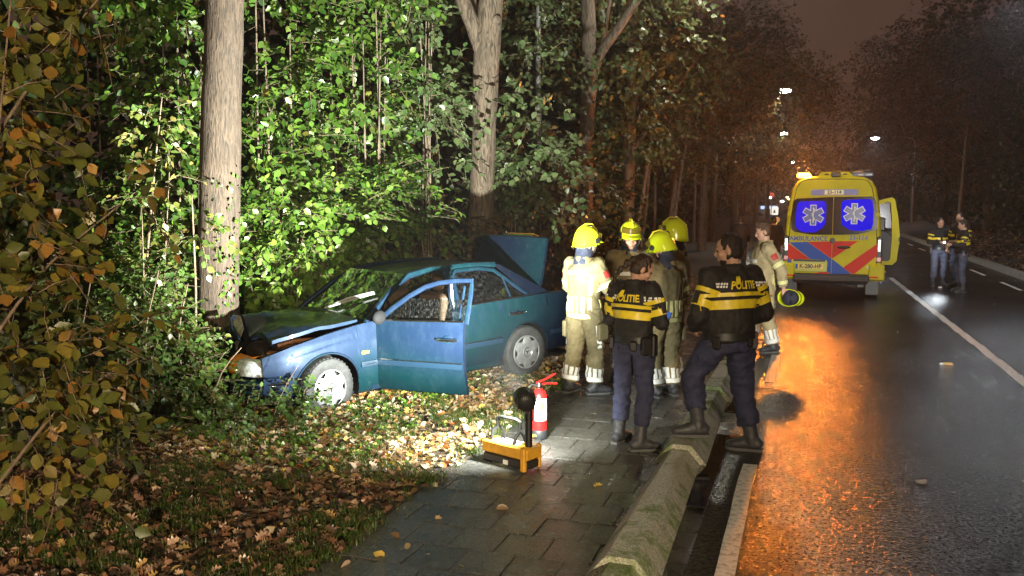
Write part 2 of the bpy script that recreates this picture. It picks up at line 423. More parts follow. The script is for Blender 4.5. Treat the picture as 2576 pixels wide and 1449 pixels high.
# kerb blocks: hollow bevelled concrete ridges, each with its taller open end towards us
def concrete_moss():
    m = bpy.data.materials.new('mossy_concrete'); n, l, b = nodes(m)
    tc = n.new('ShaderNodeTexCoord'); geo = n.new('ShaderNodeNewGeometry')
    vo = n.new('ShaderNodeTexVoronoi'); vo.inputs['Scale'].default_value = 110; l.new(tc.outputs['Object'], vo.inputs[0])
    sep = n.new('ShaderNodeSeparateColor'); l.new(vo.outputs['Color'], sep.inputs[0])
    rp = n.new('ShaderNodeValToRGB'); rp.color_ramp.elements[0].color = (0.15, 0.15, 0.11, 1); rp.color_ramp.elements[1].color = (0.52, 0.50, 0.40, 1)
    l.new(sep.outputs[0], rp.inputs[0])
    oi = n.new('ShaderNodeObjectInfo'); av = n.new('ShaderNodeVectorMath'); av.operation = 'ADD'
    l.new(tc.outputs['Object'], av.inputs[0]); l.new(oi.outputs['Location'], av.inputs[1])
    nz = n.new('ShaderNodeTexNoise'); nz.inputs['Scale'].default_value = 2.6; nz.inputs['Detail'].default_value = 8; nz.inputs['Roughness'].default_value = 0.72
    l.new(av.outputs[0], nz.inputs[0])
    r2 = n.new('ShaderNodeValToRGB'); r2.color_ramp.elements[0].position = 0.48; r2.color_ramp.elements[1].position = 0.62
    l.new(nz.outputs[0], r2.inputs[0])
    n3 = n.new('ShaderNodeTexNoise'); n3.inputs['Scale'].default_value = 45; n3.inputs['Detail'].default_value = 4; l.new(tc.outputs['Object'], n3.inputs[0])
    r3 = n.new('ShaderNodeValToRGB'); r3.color_ramp.elements[0].color = (0.03, 0.06, 0.01, 1); r3.color_ramp.elements[1].color = (0.16, 0.27, 0.035, 1)
    l.new(n3.outputs[0], r3.inputs[0])
    mx = n.new('ShaderNodeMix'); mx.data_type = 'RGBA'; l.new(r2.outputs[0], mx.inputs[0]); l.new(rp.outputs[0], mx.inputs[6]); l.new(r3.outputs[0], mx.inputs[7])
    l.new(mx.outputs[2], b.inputs['Base Color'])
    mr = n.new('ShaderNodeMapRange'); mr.inputs[3].default_value = 0.3; mr.inputs[4].default_value = 0.9; l.new(r2.outputs[0], mr.inputs[0]); l.new(mr.outputs[0], b.inputs['Roughness'])
    ad = n.new('ShaderNodeMath'); ad.operation = 'MULTIPLY_ADD'; l.new(r2.outputs[0], ad.inputs[0]); l.new(n3.outputs[0], ad.inputs[1]); l.new(vo.outputs['Distance'], ad.inputs[2])
    bp = n.new('ShaderNodeBump'); bp.inputs['Strength'].default_value = 0.6; bp.inputs['Distance'].default_value = 0.005
    l.new(ad.outputs[0], bp.inputs['Height']); l.new(bp.outputs[0], b.inputs['Normal'])
    return m
CONC = concrete_moss()
def kerb_mesh(L):
    prof = [(-0.185, 0.0), (-0.18, 0.025), (-0.074, 0.152), (-0.07, 0.154), (0.07, 0.154), (0.074, 0.152), (0.18, 0.025), (0.185, 0.0)]
    inn = [(0.140, 0.0), (0.132, 0.022), (0.052, 0.115), (0.042, 0.119), (-0.042, 0.119), (-0.052, 0.115), (-0.132, 0.022), (-0.140, 0.0)]
    rings = []
    for k, y in enumerate(np.linspace(0, L, 9)):
        f = 1.13 - 0.24 * min(1, y / L)
        r = [(x * f, y, z * f) for x, z in prof] + [(x * f, y, z * f) for x, z in inn]
        rings.append(r)
    mb = MB(); mb.rings(rings, True, True)
    return mb.mesh('kerb_block', CONC, True, 16)
kpos = [4.6 - 2.38 * 2 + 2.38 * k for k in range(0, 14)]
KM = kerb_mesh(2.43)
kl = {2: 'kerb block at the bottom of the picture with its hollow end open towards us', 3: 'mossy kerb block under the raised boot of the dark haired policeman',
      4: 'mossy green kerb block seen between the legs of the policeman with POLITIE on his back'}
for k, s_ in enumerate(kpos):
    o = obj('kerb_block', KM); o.location = W(s_, -0.935, -0.012 + rnd.uniform(-.004, .004)); o.rotation_euler = (0, 0, ROADROT + rnd.uniform(-.004, .004))
    tag(o, kl.get(k, 'grey concrete kerb block further up the pavement edge'), 'kerb', 'kerb blocks along the pavement')
KM2 = MB().rings([[(-0.2, y, 0), (-0.12, y, 0.13), (0.12, y, 0.13), (0.2, y, 0)] for y in (0, 1.97)]).mesh('kerb_block', mat('dry_concrete', (0.25, 0.24, 0.21), 0.7, var=0.3, vscale=9, bump=0.3), True, 30)
for k in range(26):
    o = obj('kerb_block', KM2); o.location = W(12 + 2 * k, 5.80, 0.0); o.rotation_euler = (0, 0, ROADROT)
    tag(o, 'pale concrete kerb block on the far side of the road', 'kerb', 'kerb blocks across the road')

# pavement of square slabs in stretcher bond
def slab_material():
    m = bpy.data.materials.new('wet_paving'); n, l, b = nodes(m)
    tc = n.new('ShaderNodeTexCoord'); oi = n.new('ShaderNodeObjectInfo'); av = n.new('ShaderNodeVectorMath'); av.operation = 'ADD'
    l.new(tc.outputs['Object'], av.inputs[0]); l.new(oi.outputs['Location'], av.inputs[1])
    vo = n.new('ShaderNodeTexVoronoi'); vo.inputs['Scale'].default_value = 130; l.new(av.outputs[0], vo.inputs[0])
    sep = n.new('ShaderNodeSeparateColor'); l.new(vo.outputs['Color'], sep.inputs[0])
    nz = n.new('ShaderNodeTexNoise'); nz.inputs['Scale'].default_value = 2.2; nz.inputs['Detail'].default_value = 7; nz.inputs['Roughness'].default_value = 0.7; l.new(av.outputs[0], nz.inputs[0])
    rp = n.new('ShaderNodeValToRGB'); rp.color_ramp.elements[0].color = (0.04, 0.039, 0.037, 1); rp.color_ramp.elements[1].color = (0.17, 0.163, 0.152, 1)
    l.new(sep.outputs[0], rp.inputs[0])
    mx = n.new('ShaderNodeMix'); mx.data_type = 'RGBA'; mx.blend_type = 'MULTIPLY'; mx.inputs[0].default_value = 0.8
    l.new(rp.outputs[0], mx.inputs[6]); l.new(nz.outputs[0], mx.inputs[7])
    hs = n.new('ShaderNodeHueSaturation'); l.new(mx.outputs[2], hs.inputs['Color'])
    ra = n.new('ShaderNodeMapRange'); ra.inputs[3].default_value = 0.75; ra.inputs[4].default_value = 1.3; l.new(oi.outputs['Random'], ra.inputs[0]); l.new(ra.outputs[0], hs.inputs['Value'])
    l.new(hs.outputs[0], b.inputs['Base Color'])
    mr = n.new('ShaderNodeMapRange'); mr.inputs[1].default_value = 0.4; mr.inputs[2].default_value = 0.62; mr.inputs[3].default_value = 0.13; mr.inputs[4].default_value = 0.36
    l.new(nz.outputs[0], mr.inputs[0]); l.new(mr.outputs[0], b.inputs['Roughness'])
    bp = n.new('ShaderNodeBump'); bp.inputs['Strength'].default_value = 0.5; bp.inputs['Distance'].default_value = 0.005
    l.new(vo.outputs['Distance'], bp.inputs['Height']); l.new(bp.outputs[0], b.inputs['Normal'])
    return m
SLAB = slab_material()
pave = sheet('pavement', -10, 120, -2.66, -1.0, -0.022, SOIL, 100, 2); tag(pave, kind='structure')
def slab_mesh(w):
    return MB().box((0, 0, 0), (w - 0.006, 0.333 - 0.006, 0.04), bevel=0.003).mesh('paving_slab', SLAB, True, 30)
SL = slab_mesh(0.30); SLH = slab_mesh(0.15)
rest = MB()
nsl = 0
for r_ in range(0, 130):
    sy = 3.14 + 0.3335 * r_ + 0.3335 / 2
    off = (r_ % 2)
    cells = [(-2.63 + 0.15 + 0.30 * k, SL) for k in range(5)] + [(-1.055, SLH)] if off else [(-2.555, SLH)] + [(-2.33 + 0.30 * k, SL) for k in range(5)]
    for tc_, me in cells:
        if rnd.random() < 0.006: continue
        z_ = -0.02 + rnd.uniform(-0.004, 0.003)
        if nsl < 296:
            o = obj('paving_slab', me, pave); o.location = W(sy, tc_ - 0.03, z_)
            o.rotation_euler = (rnd.uniform(-.006, .006), rnd.uniform(-.006, .006), ROADROT + rnd.uniform(-.006, .006)); nsl += 1
        else:
            wd = 0.3 if me is SL else 0.15
            rest.box(W(sy, tc_ - 0.03, z_), (wd - .01, .3335 - .01, .04), rot=Matrix.Rotation(ROADROT, 3, 'Z'))
ro = rest.build('paving_slab', SLAB, pave, False); tag(ro, kind='stuff')
# ================================================================== THE CRASHED CAR
PAINTC = bpy.data.materials.new('teal_blue_paint')
def car_paint():
    m = PAINTC; n, l, b = nodes(m)
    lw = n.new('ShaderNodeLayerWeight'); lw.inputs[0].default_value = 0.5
    rp = n.new('ShaderNodeValToRGB'); rp.color_ramp.elements[0].position = 0.13; rp.color_ramp.elements[0].color = (0.005, 0.0125, 0.033, 1)  # teal sheen and dark navy of turned panels put into the colour by angle
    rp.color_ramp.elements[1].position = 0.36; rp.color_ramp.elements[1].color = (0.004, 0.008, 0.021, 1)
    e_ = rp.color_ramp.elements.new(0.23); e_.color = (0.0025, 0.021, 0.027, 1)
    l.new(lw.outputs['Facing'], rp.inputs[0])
    tc = n.new('ShaderNodeTexCoord'); nz = n.new('ShaderNodeTexNoise'); nz.inputs['Scale'].default_value = 5; nz.inputs['Detail'].default_value = 9; nz.inputs['Roughness'].default_value = 0.8
    mp = n.new('ShaderNodeMapping'); mp.inputs['Scale'].default_value = (2.2, 2.2, 1.0); l.new(tc.outputs['Object'], mp.inputs[0]); l.new(mp.outputs[0], nz.inputs[0])
    r2 = n.new('ShaderNodeValToRGB'); r2.color_ramp.elements[0].position = 0.46; r2.color_ramp.elements[1].position = 0.75
    r2.color_ramp.elements[1].color = (0.16, 0.16, 0.16, 1)
    l.new(nz.outputs[0], r2.inputs[0])
    mx = n.new('ShaderNodeMix'); mx.data_type = 'RGBA'; mx.inputs[7].default_value = (0.05, 0.08, 0.11, 1)
    l.new(r2.outputs[0], mx.inputs[0]); l.new(rp.outputs[0], mx.inputs[6]); l.new(mx.outputs[2], b.inputs['Base Color'])
    # fine rain drops
    vo = n.new('ShaderNodeTexVoronoi'); vo.inputs['Scale'].default_value = 130; l.new(tc.outputs['Object'], vo.inputs[0])
    r3 = n.new('ShaderNodeValToRGB'); r3.color_ramp.elements[0].color = (1, 1, 1, 1); r3.color_ramp.elements[1].color = (0, 0, 0, 1); r3.color_ramp.elements[1].position = 0.35
    l.new(vo.outputs['Distance'], r3.inputs[0])
    bp = n.new('ShaderNodeBump'); bp.inputs['Strength'].default_value = 0.07; bp.inputs['Distance'].default_value = 0.003; l.new(r3.outputs[0], bp.inputs['Height'])
    l.new(bp.outputs[0], b.inputs['Coat Normal'])
    b.inputs['Metallic'].default_value = 0.3; b.inputs['Roughness'].default_value = 0.48
    b.inputs['Coat Weight'].default_value = 0.40; b.inputs['Coat Roughness'].default_value = 0.05; b.inputs['Specular IOR Level'].default_value = 0.12
car_paint()
BLK = mat('black_plastic', (0.012, 0.012, 0.013), 0.45)
RUB = mat('tyre_rubber', (0.028, 0.028, 0.03), 0.75, var=0.4, vscale=14, bump=0.3, bscale=60)
DARKIN = mat('car_inner_black', (0.008, 0.008, 0.009), 0.8, spec=0.1)
CHR = mat('chrome', (0.75, 0.76, 0.78), 0.16, metal=1.0)
ALU = mat('wheel_silver', (0.33, 0.34, 0.36), 0.36, metal=0.55, var=0.25, vscale=9)
TRIM = mat('grey_trim', (0.10, 0.13, 0.17), 0.4)
SEATM = mat('seat_cloth', (0.16, 0.10, 0.065), 0.85, var=0.3, vscale=30)
AMB = mat('amber_lens', (0.85, 0.30, 0.02), 0.18, spec=0.7)  # warm glow inside the broken lamp put into this colour, no emission
CLEARL = mat('lamp_glass', (0.62, 0.66, 0.70), 0.12, metal=0.35, var=0.5, vscale=26)
def glass_material(name, tint, dirt, base=0.10, rough=0.03):
    m = bpy.data.materials.new(name); n, l, b = nodes(m)
    n.remove(b)
    tr = n.new('ShaderNodeBsdfTransparent'); tr.inputs[0].default_value = (*tint, 1)
    gl = n.new('ShaderNodeBsdfGlossy'); gl.inputs['Roughness'].default_value = rough; gl.inputs[0].default_value = (0.9, 0.95, 0.95, 1)
    fr = n.new('ShaderNodeFresnel'); fr.inputs[0].default_value = 1.5
    ad = n.new('ShaderNodeMath'); ad.operation = 'ADD'; ad.inputs[1].default_value = base; l.new(fr.outputs[0], ad.inputs[0])
    ms = n.new('ShaderNodeMixShader'); l.new(ad.outputs[0], ms.inputs[0]); l.new(tr.outputs[0], ms.inputs[1]); l.new(gl.outputs[0], ms.inputs[2])
    df = n.new('ShaderNodeBsdfDiffuse'); df.inputs[0].default_value = (0.45, 0.48, 0.5, 1)
    tc = n.new('ShaderNodeTexCoord'); nz = n.new('ShaderNodeTexNoise'); nz.inputs['Scale'].default_value = 60; nz.inputs['Detail'].default_value = 6; nz.inputs['Roughness'].default_value = 0.8
    mp = n.new('ShaderNodeMapping'); mp.inputs['Scale'].default_value = (1, 1, 0.35); l.new(tc.outputs['Object'], mp.inputs[0]); l.new(mp.outputs[0], nz.inputs[0])
    rp = n.new('ShaderNodeValToRGB'); rp.color_ramp.elements[0].position = 0.50; rp.color_ramp.elements[1].position = 0.70; rp.color_ramp.elements[1].color = (dirt, dirt, dirt, 1)
    l.new(nz.outputs[0], rp.inputs[0])
    m2 = n.new('ShaderNodeMixShader'); l.new(rp.outputs[0], m2.inputs[0]); l.new(ms.outputs[0], m2.inputs[1]); l.new(df.outputs[0], m2.inputs[2])
    l.new(m2.outputs[0], n['Material Output'].inputs[0])
    return m
GLS = glass_material('side_glass', (0.42, 0.46, 0.46), 0.05, 0.04)
GLW = glass_material('windscreen_glass', (0.42, 0.46, 0.44), 0.05, 0.10)

CARROT = math.atan2(-0.646, -0.763)
car = empty('crashed_car', (-2.408, 9.436, -0.085), CARROT, 'crumpled teal blue saloon with its front against the rough barked tree, door and boot open', 'car')
car.rotation_euler = (0, R(1.9), CARROT)
ZT = [(-3.70, 0.93), (-3.60, 0.965), (-3.1, 0.985), (-2.6, 0.975), (-1.7, 0.955), (-0.62, 0.935), (-0.45, 0.925), (0.0, 0.86), (0.35, 0.79), (0.62, 0.715), (0.80, 0.64)]
def ztop(x): return interp(x, ZT)
YP = [(0.18, 0.79), (0.28, 0.815), (0.42, 0.845), (0.60, 0.862), (0.75, 0.858), (0.86, 0.842), (0.94, 0.822), (1.0, 0.80)]
def taper(x):
    k = 1.0
    if x > 0.0: k -= 0.15 * min(1.1, x / 0.8) ** 2.6
    if x < -2.8: k -= 0.10 * ((-2.8 - x) / 0.9) ** 1.8
    return k
def bodyy(x, z): 
    zz = z + (0.94 - ztop(x)) * max(0, (z - 0.45) / 0.5)
    cr = 0.0
    if x > 0.30: cr = (x - 0.30) * (0.05 * noise.noise((x * 6, z * 5, 3.3)) - 0.03)
    return interp(zz, YP) * taper(x) + cr + 0.003 * noise.noise((x * 2.2, z * 3, 8))
RA = 0.365; ZC = 0.305
def zlow(x):
    z = 0.20
    if x > 0.45: z = 0.24
    if x < -2.9: z = 0.27
    for xw in (0.0, -2.69):
        d = abs(x - xw)
        if d < RA: z = max(z, ZC + math.sqrt(max(0, RA * RA - d * d)))
    return z
def xcols(x0, x1):
    xs = set([x0, x1]); n = max(2, int(abs(x1 - x0) / 0.06))
    for i in range(n + 1): xs.add(lerp(x0, x1, i / n))
    for xw in (0.0, -2.69):
        for a in range(0, 181, 9):
            q = xw + RA * math.cos(R(a))
            if min(x0, x1) < q < max(x0, x1): xs.add(q)
    xs = sorted(xs); out = [xs[0]]
    for x in xs[1:]:
        if x - out[-1] > 0.004: out.append(x)
    out[-1] = max(x0, x1)
    return out
def side_panel(x0, x1, sgn=1, out=0.0, edge=0.035, top=0.0, rear_cut=None):
    """body side skin between x0 and x1 with a returned edge so that it has thickness"""
    mb = MB(); rows_o = []; rows_i = []
    for x in xcols(x0, x1):
        zt = ztop(x) + top; zb = zlow(x)
        if rear_cut: zb = max(zb, rear_cut(x))
        zb = min(zb, zt - 0.01)
        ro, ri = [], []
        for k in range(15):
            z = lerp(zb, zt, k / 14); y = bodyy(x, z) + out
            # pressed groove under the waist and the rub strip
            y -= 0.006 * math.exp(-((z - (ztop(x) - 0.10)) / 0.012) ** 2)
            ro.append((x, sgn * y, z)); ri.append((x, sgn * (y - edge), z))
        rows_o.append(ro); rows_i.append(ri)
    mb.grid(rows_o); mb.grid(rows_i)
    n = 15
    for side in (0, n - 1):
        mb.grid([[r[side] for r in rows_o], [r[side] for r in rows_i]])
    mb.grid([rows_o[0], rows_i[0]]); mb.grid([rows_o[-1], rows_i[-1]])
    return mb
# body: both flanks (with the open doorway on the left), cowl, tail, floor
body = MB()
def addmb(dst, src, mi=0):
    o = len(dst.v); dst.v += src.v; dst.f += [tuple(i + o for i in f) for f in src.f]; dst.m += [mi if mi else q for q in src.m]
addmb(body, side_panel(-0.615, 0.66, 1)); addmb(body, side_panel(-3.70, -2.30, 1, -0.008)); addmb(body, side_panel(-3.70, 0.80, -1))
# sill and inner doorway
body.box((-1.4, 0.775, 0.225), (1.75, 0.07, 0.09), bevel=0.02)
body.box((-1.69, 0.765, 0.56), (0.10, 0.05, 0.75), bevel=0.015)          # B post below the waist
# tail panel and shelf behind the boot opening, rear bumper
body.grid([[(-3.70, y, z) for y in np.linspace(-.72, .72, 7)] for z in (0.5, 0.7, 0.80)])
body.tube([(-3.60, -0.76, 0.42), (-3.74, -0.60, 0.43), (-3.78, 0, 0.44), (-3.74, 0.60, 0.43), (-3.60, 0.76, 0.42)], [(0.07, 0.15)] * 5, 10, ref=(1, 0, 0))
body.grid([[(-3.10, y, 1.0), (-3.07, y, 0.93)] for y in np.linspace(-.66, .66, 5)])
# strips of metal beside the boot opening
for sg in (1, -1):
    body.grid([[(x, sg * bodyy(x, ztop(x)), ztop(x)), (x, sg * (bodyy(x, ztop(x)) - 0.11), ztop(x) + 0.005), (x, sg * (bodyy(x, ztop(x)) - 0.12), ztop(x) - 0.06)] for x in np.linspace(-3.68, -3.0, 8)])
body.box((-1.45, 0, 0.19), (4.0, 1.5, 0.04), mi=1)
body.box((-3.3, 0, 0.45), (0.75, 1.4, 0.1), mi=1)
for xw in (0.0, -2.69):                                                  # wheel housings
    for sg in (1, -1):
        body.rings([[(xw + (RA - 0.004) * math.cos(R(a)), sg * yy, ZC + (RA - 0.004) * math.sin(R(a))) for a in range(-20, 201, 10)] for yy in (0.835 if xw == 0 else 0.82, 0.50)], False, False, closed=False, mi=1)
        body.grid([[(xw, sg * 0.50, ZC), (xw, sg * 0.50, ZC)], [(xw - .37, sg * 0.50, 0.1), (xw - .37, sg * 0.50, .7)], [(xw + .37, sg * 0.50, .1), (xw + .37, sg * 0.50, .7)]], mi=1)
# firewall, engine bay walls, tank floor
body.box((-0.50, 0, 0.62), (0.06, 1.4, 0.6), mi=1)
body.box((0.1, 0, 0.30), (1.2, 1.0, 0.05), mi=1)
body.box((0.05, -0.45, 0.55), (1.2, 0.04, 0.5), mi=1)
# cowl under the windscreen
body.grid([[(-0.40, y, 0.905 + 0.02 * (1 - (y / .75) ** 2)), (-0.58, y, 0.95 + 0.02 * (1 - (y / .75) ** 2))] for y in np.linspace(-.76, .76, 9)], mi=1)
# A, B, C pillars and cant rails
def pil(pts, r, sg): body.tube([(x, sg * y, z) for x, y, z in pts], r, 8, ref=(0, 1, 0))
for sg in (1, -1):
    pil([(-0.50, 0.775, 0.90), (-0.62, 0.745, 1.0), (-0.90, 0.665, 1.20), (-1.17, 0.60, 1.345), (-1.45, 0.585, 1.385), (-2.0, 0.58, 1.395), (-2.42, 0.585, 1.375)], [(0.032, 0.035)] * 3 + [(0.035, 0.04)] * 4, sg)
    pil([(-1.69, 0.76, 0.93), (-1.71, 0.66, 1.2), (-1.73, 0.60, 1.36)], (0.025, 0.055), sg)
    # broad C pillar
    body.grid([[(lerp(-2.38, -2.80, k), sg * lerp(0.60, 0.79, k ** .8), lerp(1.385, 0.975, k)), (lerp(-2.50, -3.14, k), sg * lerp(0.585, 0.745, k), lerp(1.375, 1.0, k)), (lerp(-2.52, -3.12, k), sg * lerp(0.54, 0.68, k), lerp(1.372, 1.01, k))] for k in np.linspace(0, 1, 9)])
# wheel arch lips
for xw in (0.0, -2.69):
    body.tube([(xw + (RA + 0.004) * math.cos(R(a)), bodyy(xw + RA * math.cos(R(a)), ZC + RA * math.sin(R(a))) + 0.0, ZC + (RA + 0.004) * math.sin(R(a))) for a in range(0, 181, 10)], 0.012, 6)
body.build('body', [PAINTC, DARKIN], car, True, 35)
# roof
rr = []
for i in range(11):
    x = lerp(-1.12, -2.54, i / 10); zc = 1.42 - 0.055 * abs((x + 1.83) / .72) ** 2.2
    w_ = 0.595 + (0.012 if 2 < i < 8 else 0)
    rr.append([(x + 0.05 * (1 - (y / .6) ** 2) * (1 if i < 5 else -1) * (abs(i - 5) / 5) ** 2, y, zc - 0.045 * abs(y / .6) ** 3) for y in np.linspace(-w_, w_, 13)])
MB().grid(rr).build('roof', PAINTC, car)
MB().box((-1.62, 0.545, 1.41), (0.02, 0.02, 0.03)).build('roof_trim', BLK, car)
# rear door (closed) with window and handle
def rearcut(x): return 0.20
rd = side_panel(-2.77, -1.70, 1, 0.004, 0.03).build('rear_door', PAINTC, car); 
fr = MB()
fr.tube([(-1.72, 0.80, 0.96), (-1.74, 0.665, 1.30), (-1.80, 0.63, 1.352), (-2.15, 0.625, 1.352), (-2.36, 0.64, 1.32), (-2.60, 0.72, 1.13), (-2.78, 0.795, 0.985)], [(0.02, 0.026)] * 7, 8, ref=(0, 1, 0))
fr.tube([(-2.50, 0.80, 0.97), (-2.46, 0.68, 1.24)], 0.012, 6)
fr.build('window_frame', PAINTC, rd)
MB().tube([(-1.72, 0.835, 0.965), (-2.77, 0.82, 0.992)], (0.012, 0.010), 6).build('window_trim', CHR, rd)
MB().grid([[(-1.735, 0.79, 0.96), (-1.755, 0.662, 1.29), (-1.80, 0.632, 1.34)], [(-2.15, 0.79, 0.968), (-2.15, 0.66, 1.29), (-2.15, 0.632, 1.34)], [(-2.48, 0.79, 0.975), (-2.48, 0.69, 1.22), (-2.48, 0.685, 1.225)], [(-2.74, 0.79, 0.98), (-2.66, 0.75, 1.05), (-2.66, 0.75, 1.06)]]).build('window', GLS, rd)
def handle(x, z, par, off=0.0, yy=None):
    y = (yy if yy is not None else bodyy(x, z)) + off
    h = MB().tube([(x + 0.11, y + 0.014, z), (x + 0.05, y + 0.038, z), (x - 0.08, y + 0.040, z), (x - 0.115, y + 0.018, z)], (0.024, 0.016), 8).build('handle', CHR, par)
    MB().ell((x, y - 0.002, z), (0.065, 0.010, 0.045)).build('handle_recess', PAINTC, par)
    return h
handle(-2.52, 0.80, rd, 0.004)
def strip(x0, x1, par, out=0.006, z=0.50, name='rub_strip'):
    mb = MB(); rows = []
    for x in np.linspace(x0, x1, 12):
        y = bodyy(x, z) + out
        rows.append([(x, y, z - 0.03), (x, y + 0.012, z - 0.026), (x, y + 0.014, z), (x, y + 0.012, z + 0.026), (x, y, z + 0.03)])
    mb.grid(rows); return mb.build(name, mat('strip_blue', (0.006, 0.018, 0.036), 0.35, coat=0.4), par)
strip(-2.30, -1.71, rd, 0.008); strip(-0.38, -0.61, car, 0.004)
rs = strip(-3.68, -3.08, car, 0.0); 
MB().grid([[(x, bodyy(x, 0.533) + 0.008, 0.533), (x, bodyy(x, 0.533) + 0.008, 0.540)] for x in np.linspace(-1.72, -2.3, 6)]).build('bright_line', CHR, rd)
# the open front door: built shut, then swung on its hinge
HX, HY = -0.62, 0.80
hinge = empty('front_door', (HX, HY, 0)); hinge.parent = car; hinge.rotation_euler = (0, 0, R(-64 + 0))
hinge['label'] = 'front door standing wide open'
def shift(mb): mb.v = [(x - HX, y - HY, z) for x, y, z in mb.v]; return mb
dp = shift(side_panel(-1.675, -0.625, 1, 0.004, 0.05)).build('door_panel', PAINTC, hinge)
mb = MB(); mb.grid([[(x, bodyy(x, z) - 0.075, z) for z in np.linspace(0.26, 0.93, 5)] for x in np.linspace(-1.65, -0.68, 6)])
mb.box((-1.15, 0.74, 0.66), (0.6, 0.07, 0.08), bevel=0.02); shift(mb).build('door_trim', BLK, hinge)
mb = MB(); mb.tube([(-0.64, 0.795, 0.925), (-0.80, 0.755, 1.06), (-0.98, 0.70, 1.19), (-1.15, 0.655, 1.285), (-1.30, 0.63, 1.33), (-1.5, 0.62, 1.355), (-1.68, 0.618, 1.36), (-1.685, 0.66, 1.25), (-1.69, 0.735, 1.08), (-1.685, 0.79, 0.93)], [(0.019, 0.028)] * 10, 8, ref=(0, 1, 0))
mb.tube([(-1.60, 0.785, 0.93), (-1.61, 0.65, 1.3)], (0.012, 0.012), 6)
shift(mb).build('window_frame', PAINTC, hinge)
mb = MB(); mb.tube([(-0.66, 0.842, 0.945), (-1.68, 0.837, 0.965)], (0.012, 0.011), 6); shift(mb).build('window_trim', CHR, hinge)
mb = MB(); mb.grid([[(x, lerp(0.79, 0.71, k), lerp(0.93, min(1.17, 0.98 + (-x - 0.72) * 0.75), k)) for k in (0, .5, 1)] for x in (-0.72, -0.85, -1.0, -1.2, -1.4, -1.665)]); shift(mb).build('lowered_window', GLS, hinge)
hh = MB()
def handle2():
    x, z = -1.50, 0.775; y = bodyy(x, z) + 0.004
    h = MB().tube([(x + 0.11, y + 0.014, z), (x + 0.05, y + 0.038, z), (x - 0.08, y + 0.040, z), (x - 0.115, y + 0.018, z)], (0.024, 0.016), 8)
    shift(h).build('handle', CHR, hinge)
    shift(MB().ell((x, y - 0.002, z), (0.065, 0.010, 0.045))).build('handle_recess', PAINTC, hinge)
handle2()
mb = MB(); rows = []
for x in np.linspace(-1.665, -0.635, 14):
    y = bodyy(x, 0.5) + 0.008
    rows.append([(x, y, 0.47), (x, y + 0.012, 0.474), (x, y + 0.014, 0.5), (x, y + 0.012, 0.526), (x, y, 0.53)])
mb.grid(rows); shift(mb).build('rub_strip', MATS['strip_blue'], hinge)
mb = MB(); mb.grid([[(x, bodyy(x, 0.53) + 0.010, 0.531), (x, bodyy(x, 0.53) + 0.010, 0.539)] for x in np.linspace(-1.665, -0.635, 6)]); shift(mb).build('bright_line', CHR, hinge)
mb = MB(); mb.ell((-0.74, 0.93, 0.99), (0.055, 0.10, 0.075)); mb.tube([(-0.72, 0.80, 0.955), (-0.73, 0.88, 0.965)], 0.03, 8); shift(mb).build('mirror', DARKIN, hinge)
# bonnet: buckled, its front lifted off the wing
def bon(u, v):
    x = lerp(-0.44, 0.60, v); hw = 0.735 * taper(x) - 0.02
    y = u * hw; z0 = ztop(x) + 0.03 + 0.055 * (1 - u * u)
    lift = 0.115 * v ** 1.3
    crease = 0.10 * v * max(0, 1 - abs(u + 0.35) / 0.75) ** 1.3
    dip = -0.10 * max(0, v - 0.72) / 0.28 * max(0, 1 - abs(u - 0.15) / 0.5)
    kink = 0.02 * math.sin(u * 7 + v * 4) * v + (0.010 + 0.022 * v) * noise.noise((u * 4, v * 5, 2)) + 0.012 * v * noise.noise((u * 11, v * 9, 5))
    return Vector((x - 0.10 * v * v - 0.10 * v * max(0, 1 - abs(u + .4) / .6), y, z0 + lift + crease + dip + kink))
rows = [[bon(u, v) for u in np.linspace(-1, 1, 25)] for v in np.linspace(0, 1, 17)]
rb = [[p + Vector((0, 0, -0.022)) for p in r] for r in rows]
mb = MB().grid(rows).grid(rb)
for e in (0, -1):
    mb.grid([[r[e] for r in rows], [r[e] + Vector((0, 0, -0.035)) for r in rows], [r[e] * 1.0 + Vector((0, -0.03 if e else 0.03, -0.045)) for r in rows]])
mb.grid([rows[-1], [p + Vector((0.01, 0, -0.05)) for p in rows[-1]], [p + Vector((-0.03, 0, -0.06)) for p in rows[-1]]])
mb.build('bonnet', PAINTC, car, True, 50)['label'] = 'buckled bonnet lifted off the wing'
# torn metal tongue at the tree
mb = MB(); mb.grid([[bon(u, 1.0) + Vector((0.02 + 0.10 * w_, 0, -0.02 - 0.22 * w_ + 0.03 * math.sin(u * 9))) for u in np.linspace(-0.9, -0.1, 9)] for w_ in (0, .5, 1)])
mb.build('bent_front_panel', mat('scraped_metal', (0.36, 0.35, 0.32), 0.5, metal=0.5, var=0.6, vscale=12), car)
# engine bay
en = MB(); en.box((0.15, 0.05, 0.60), (0.55, 0.45, 0.24), bevel=0.04); en.box((0.05, 0.48, 0.62), (0.28, 0.2, 0.18), bevel=0.03)
en.tube([(0.45, 0.6, 0.60), (0.40, 0.3, 0.68), (0.2, 0.1, 0.75), (-0.1, 0.0, 0.72)], 0.035, 8)
en.tube([(0.35, -0.1, 0.72), (0.25, 0.35, 0.78), (-0.2, 0.5, 0.74)], 0.022, 8)
en.build('engine', mat('engine_grime', (0.05, 0.04, 0.035), 0.5, metal=0.3, var=0.5, vscale=18), car)
en = MB(); en.box((0.20, 0.56, 0.715), (0.24, 0.15, 0.09), bevel=0.03); en.box((0.38, 0.50, 0.68), (0.10, 0.2, 0.05), rot=Matrix.Rotation(.3, 3, 'Z'), bevel=0.015)
en.tube([(0.3, 0.35, 0.73), (0.12, 0.42, 0.77), (-0.05, 0.60, 0.78)], 0.024, 8)
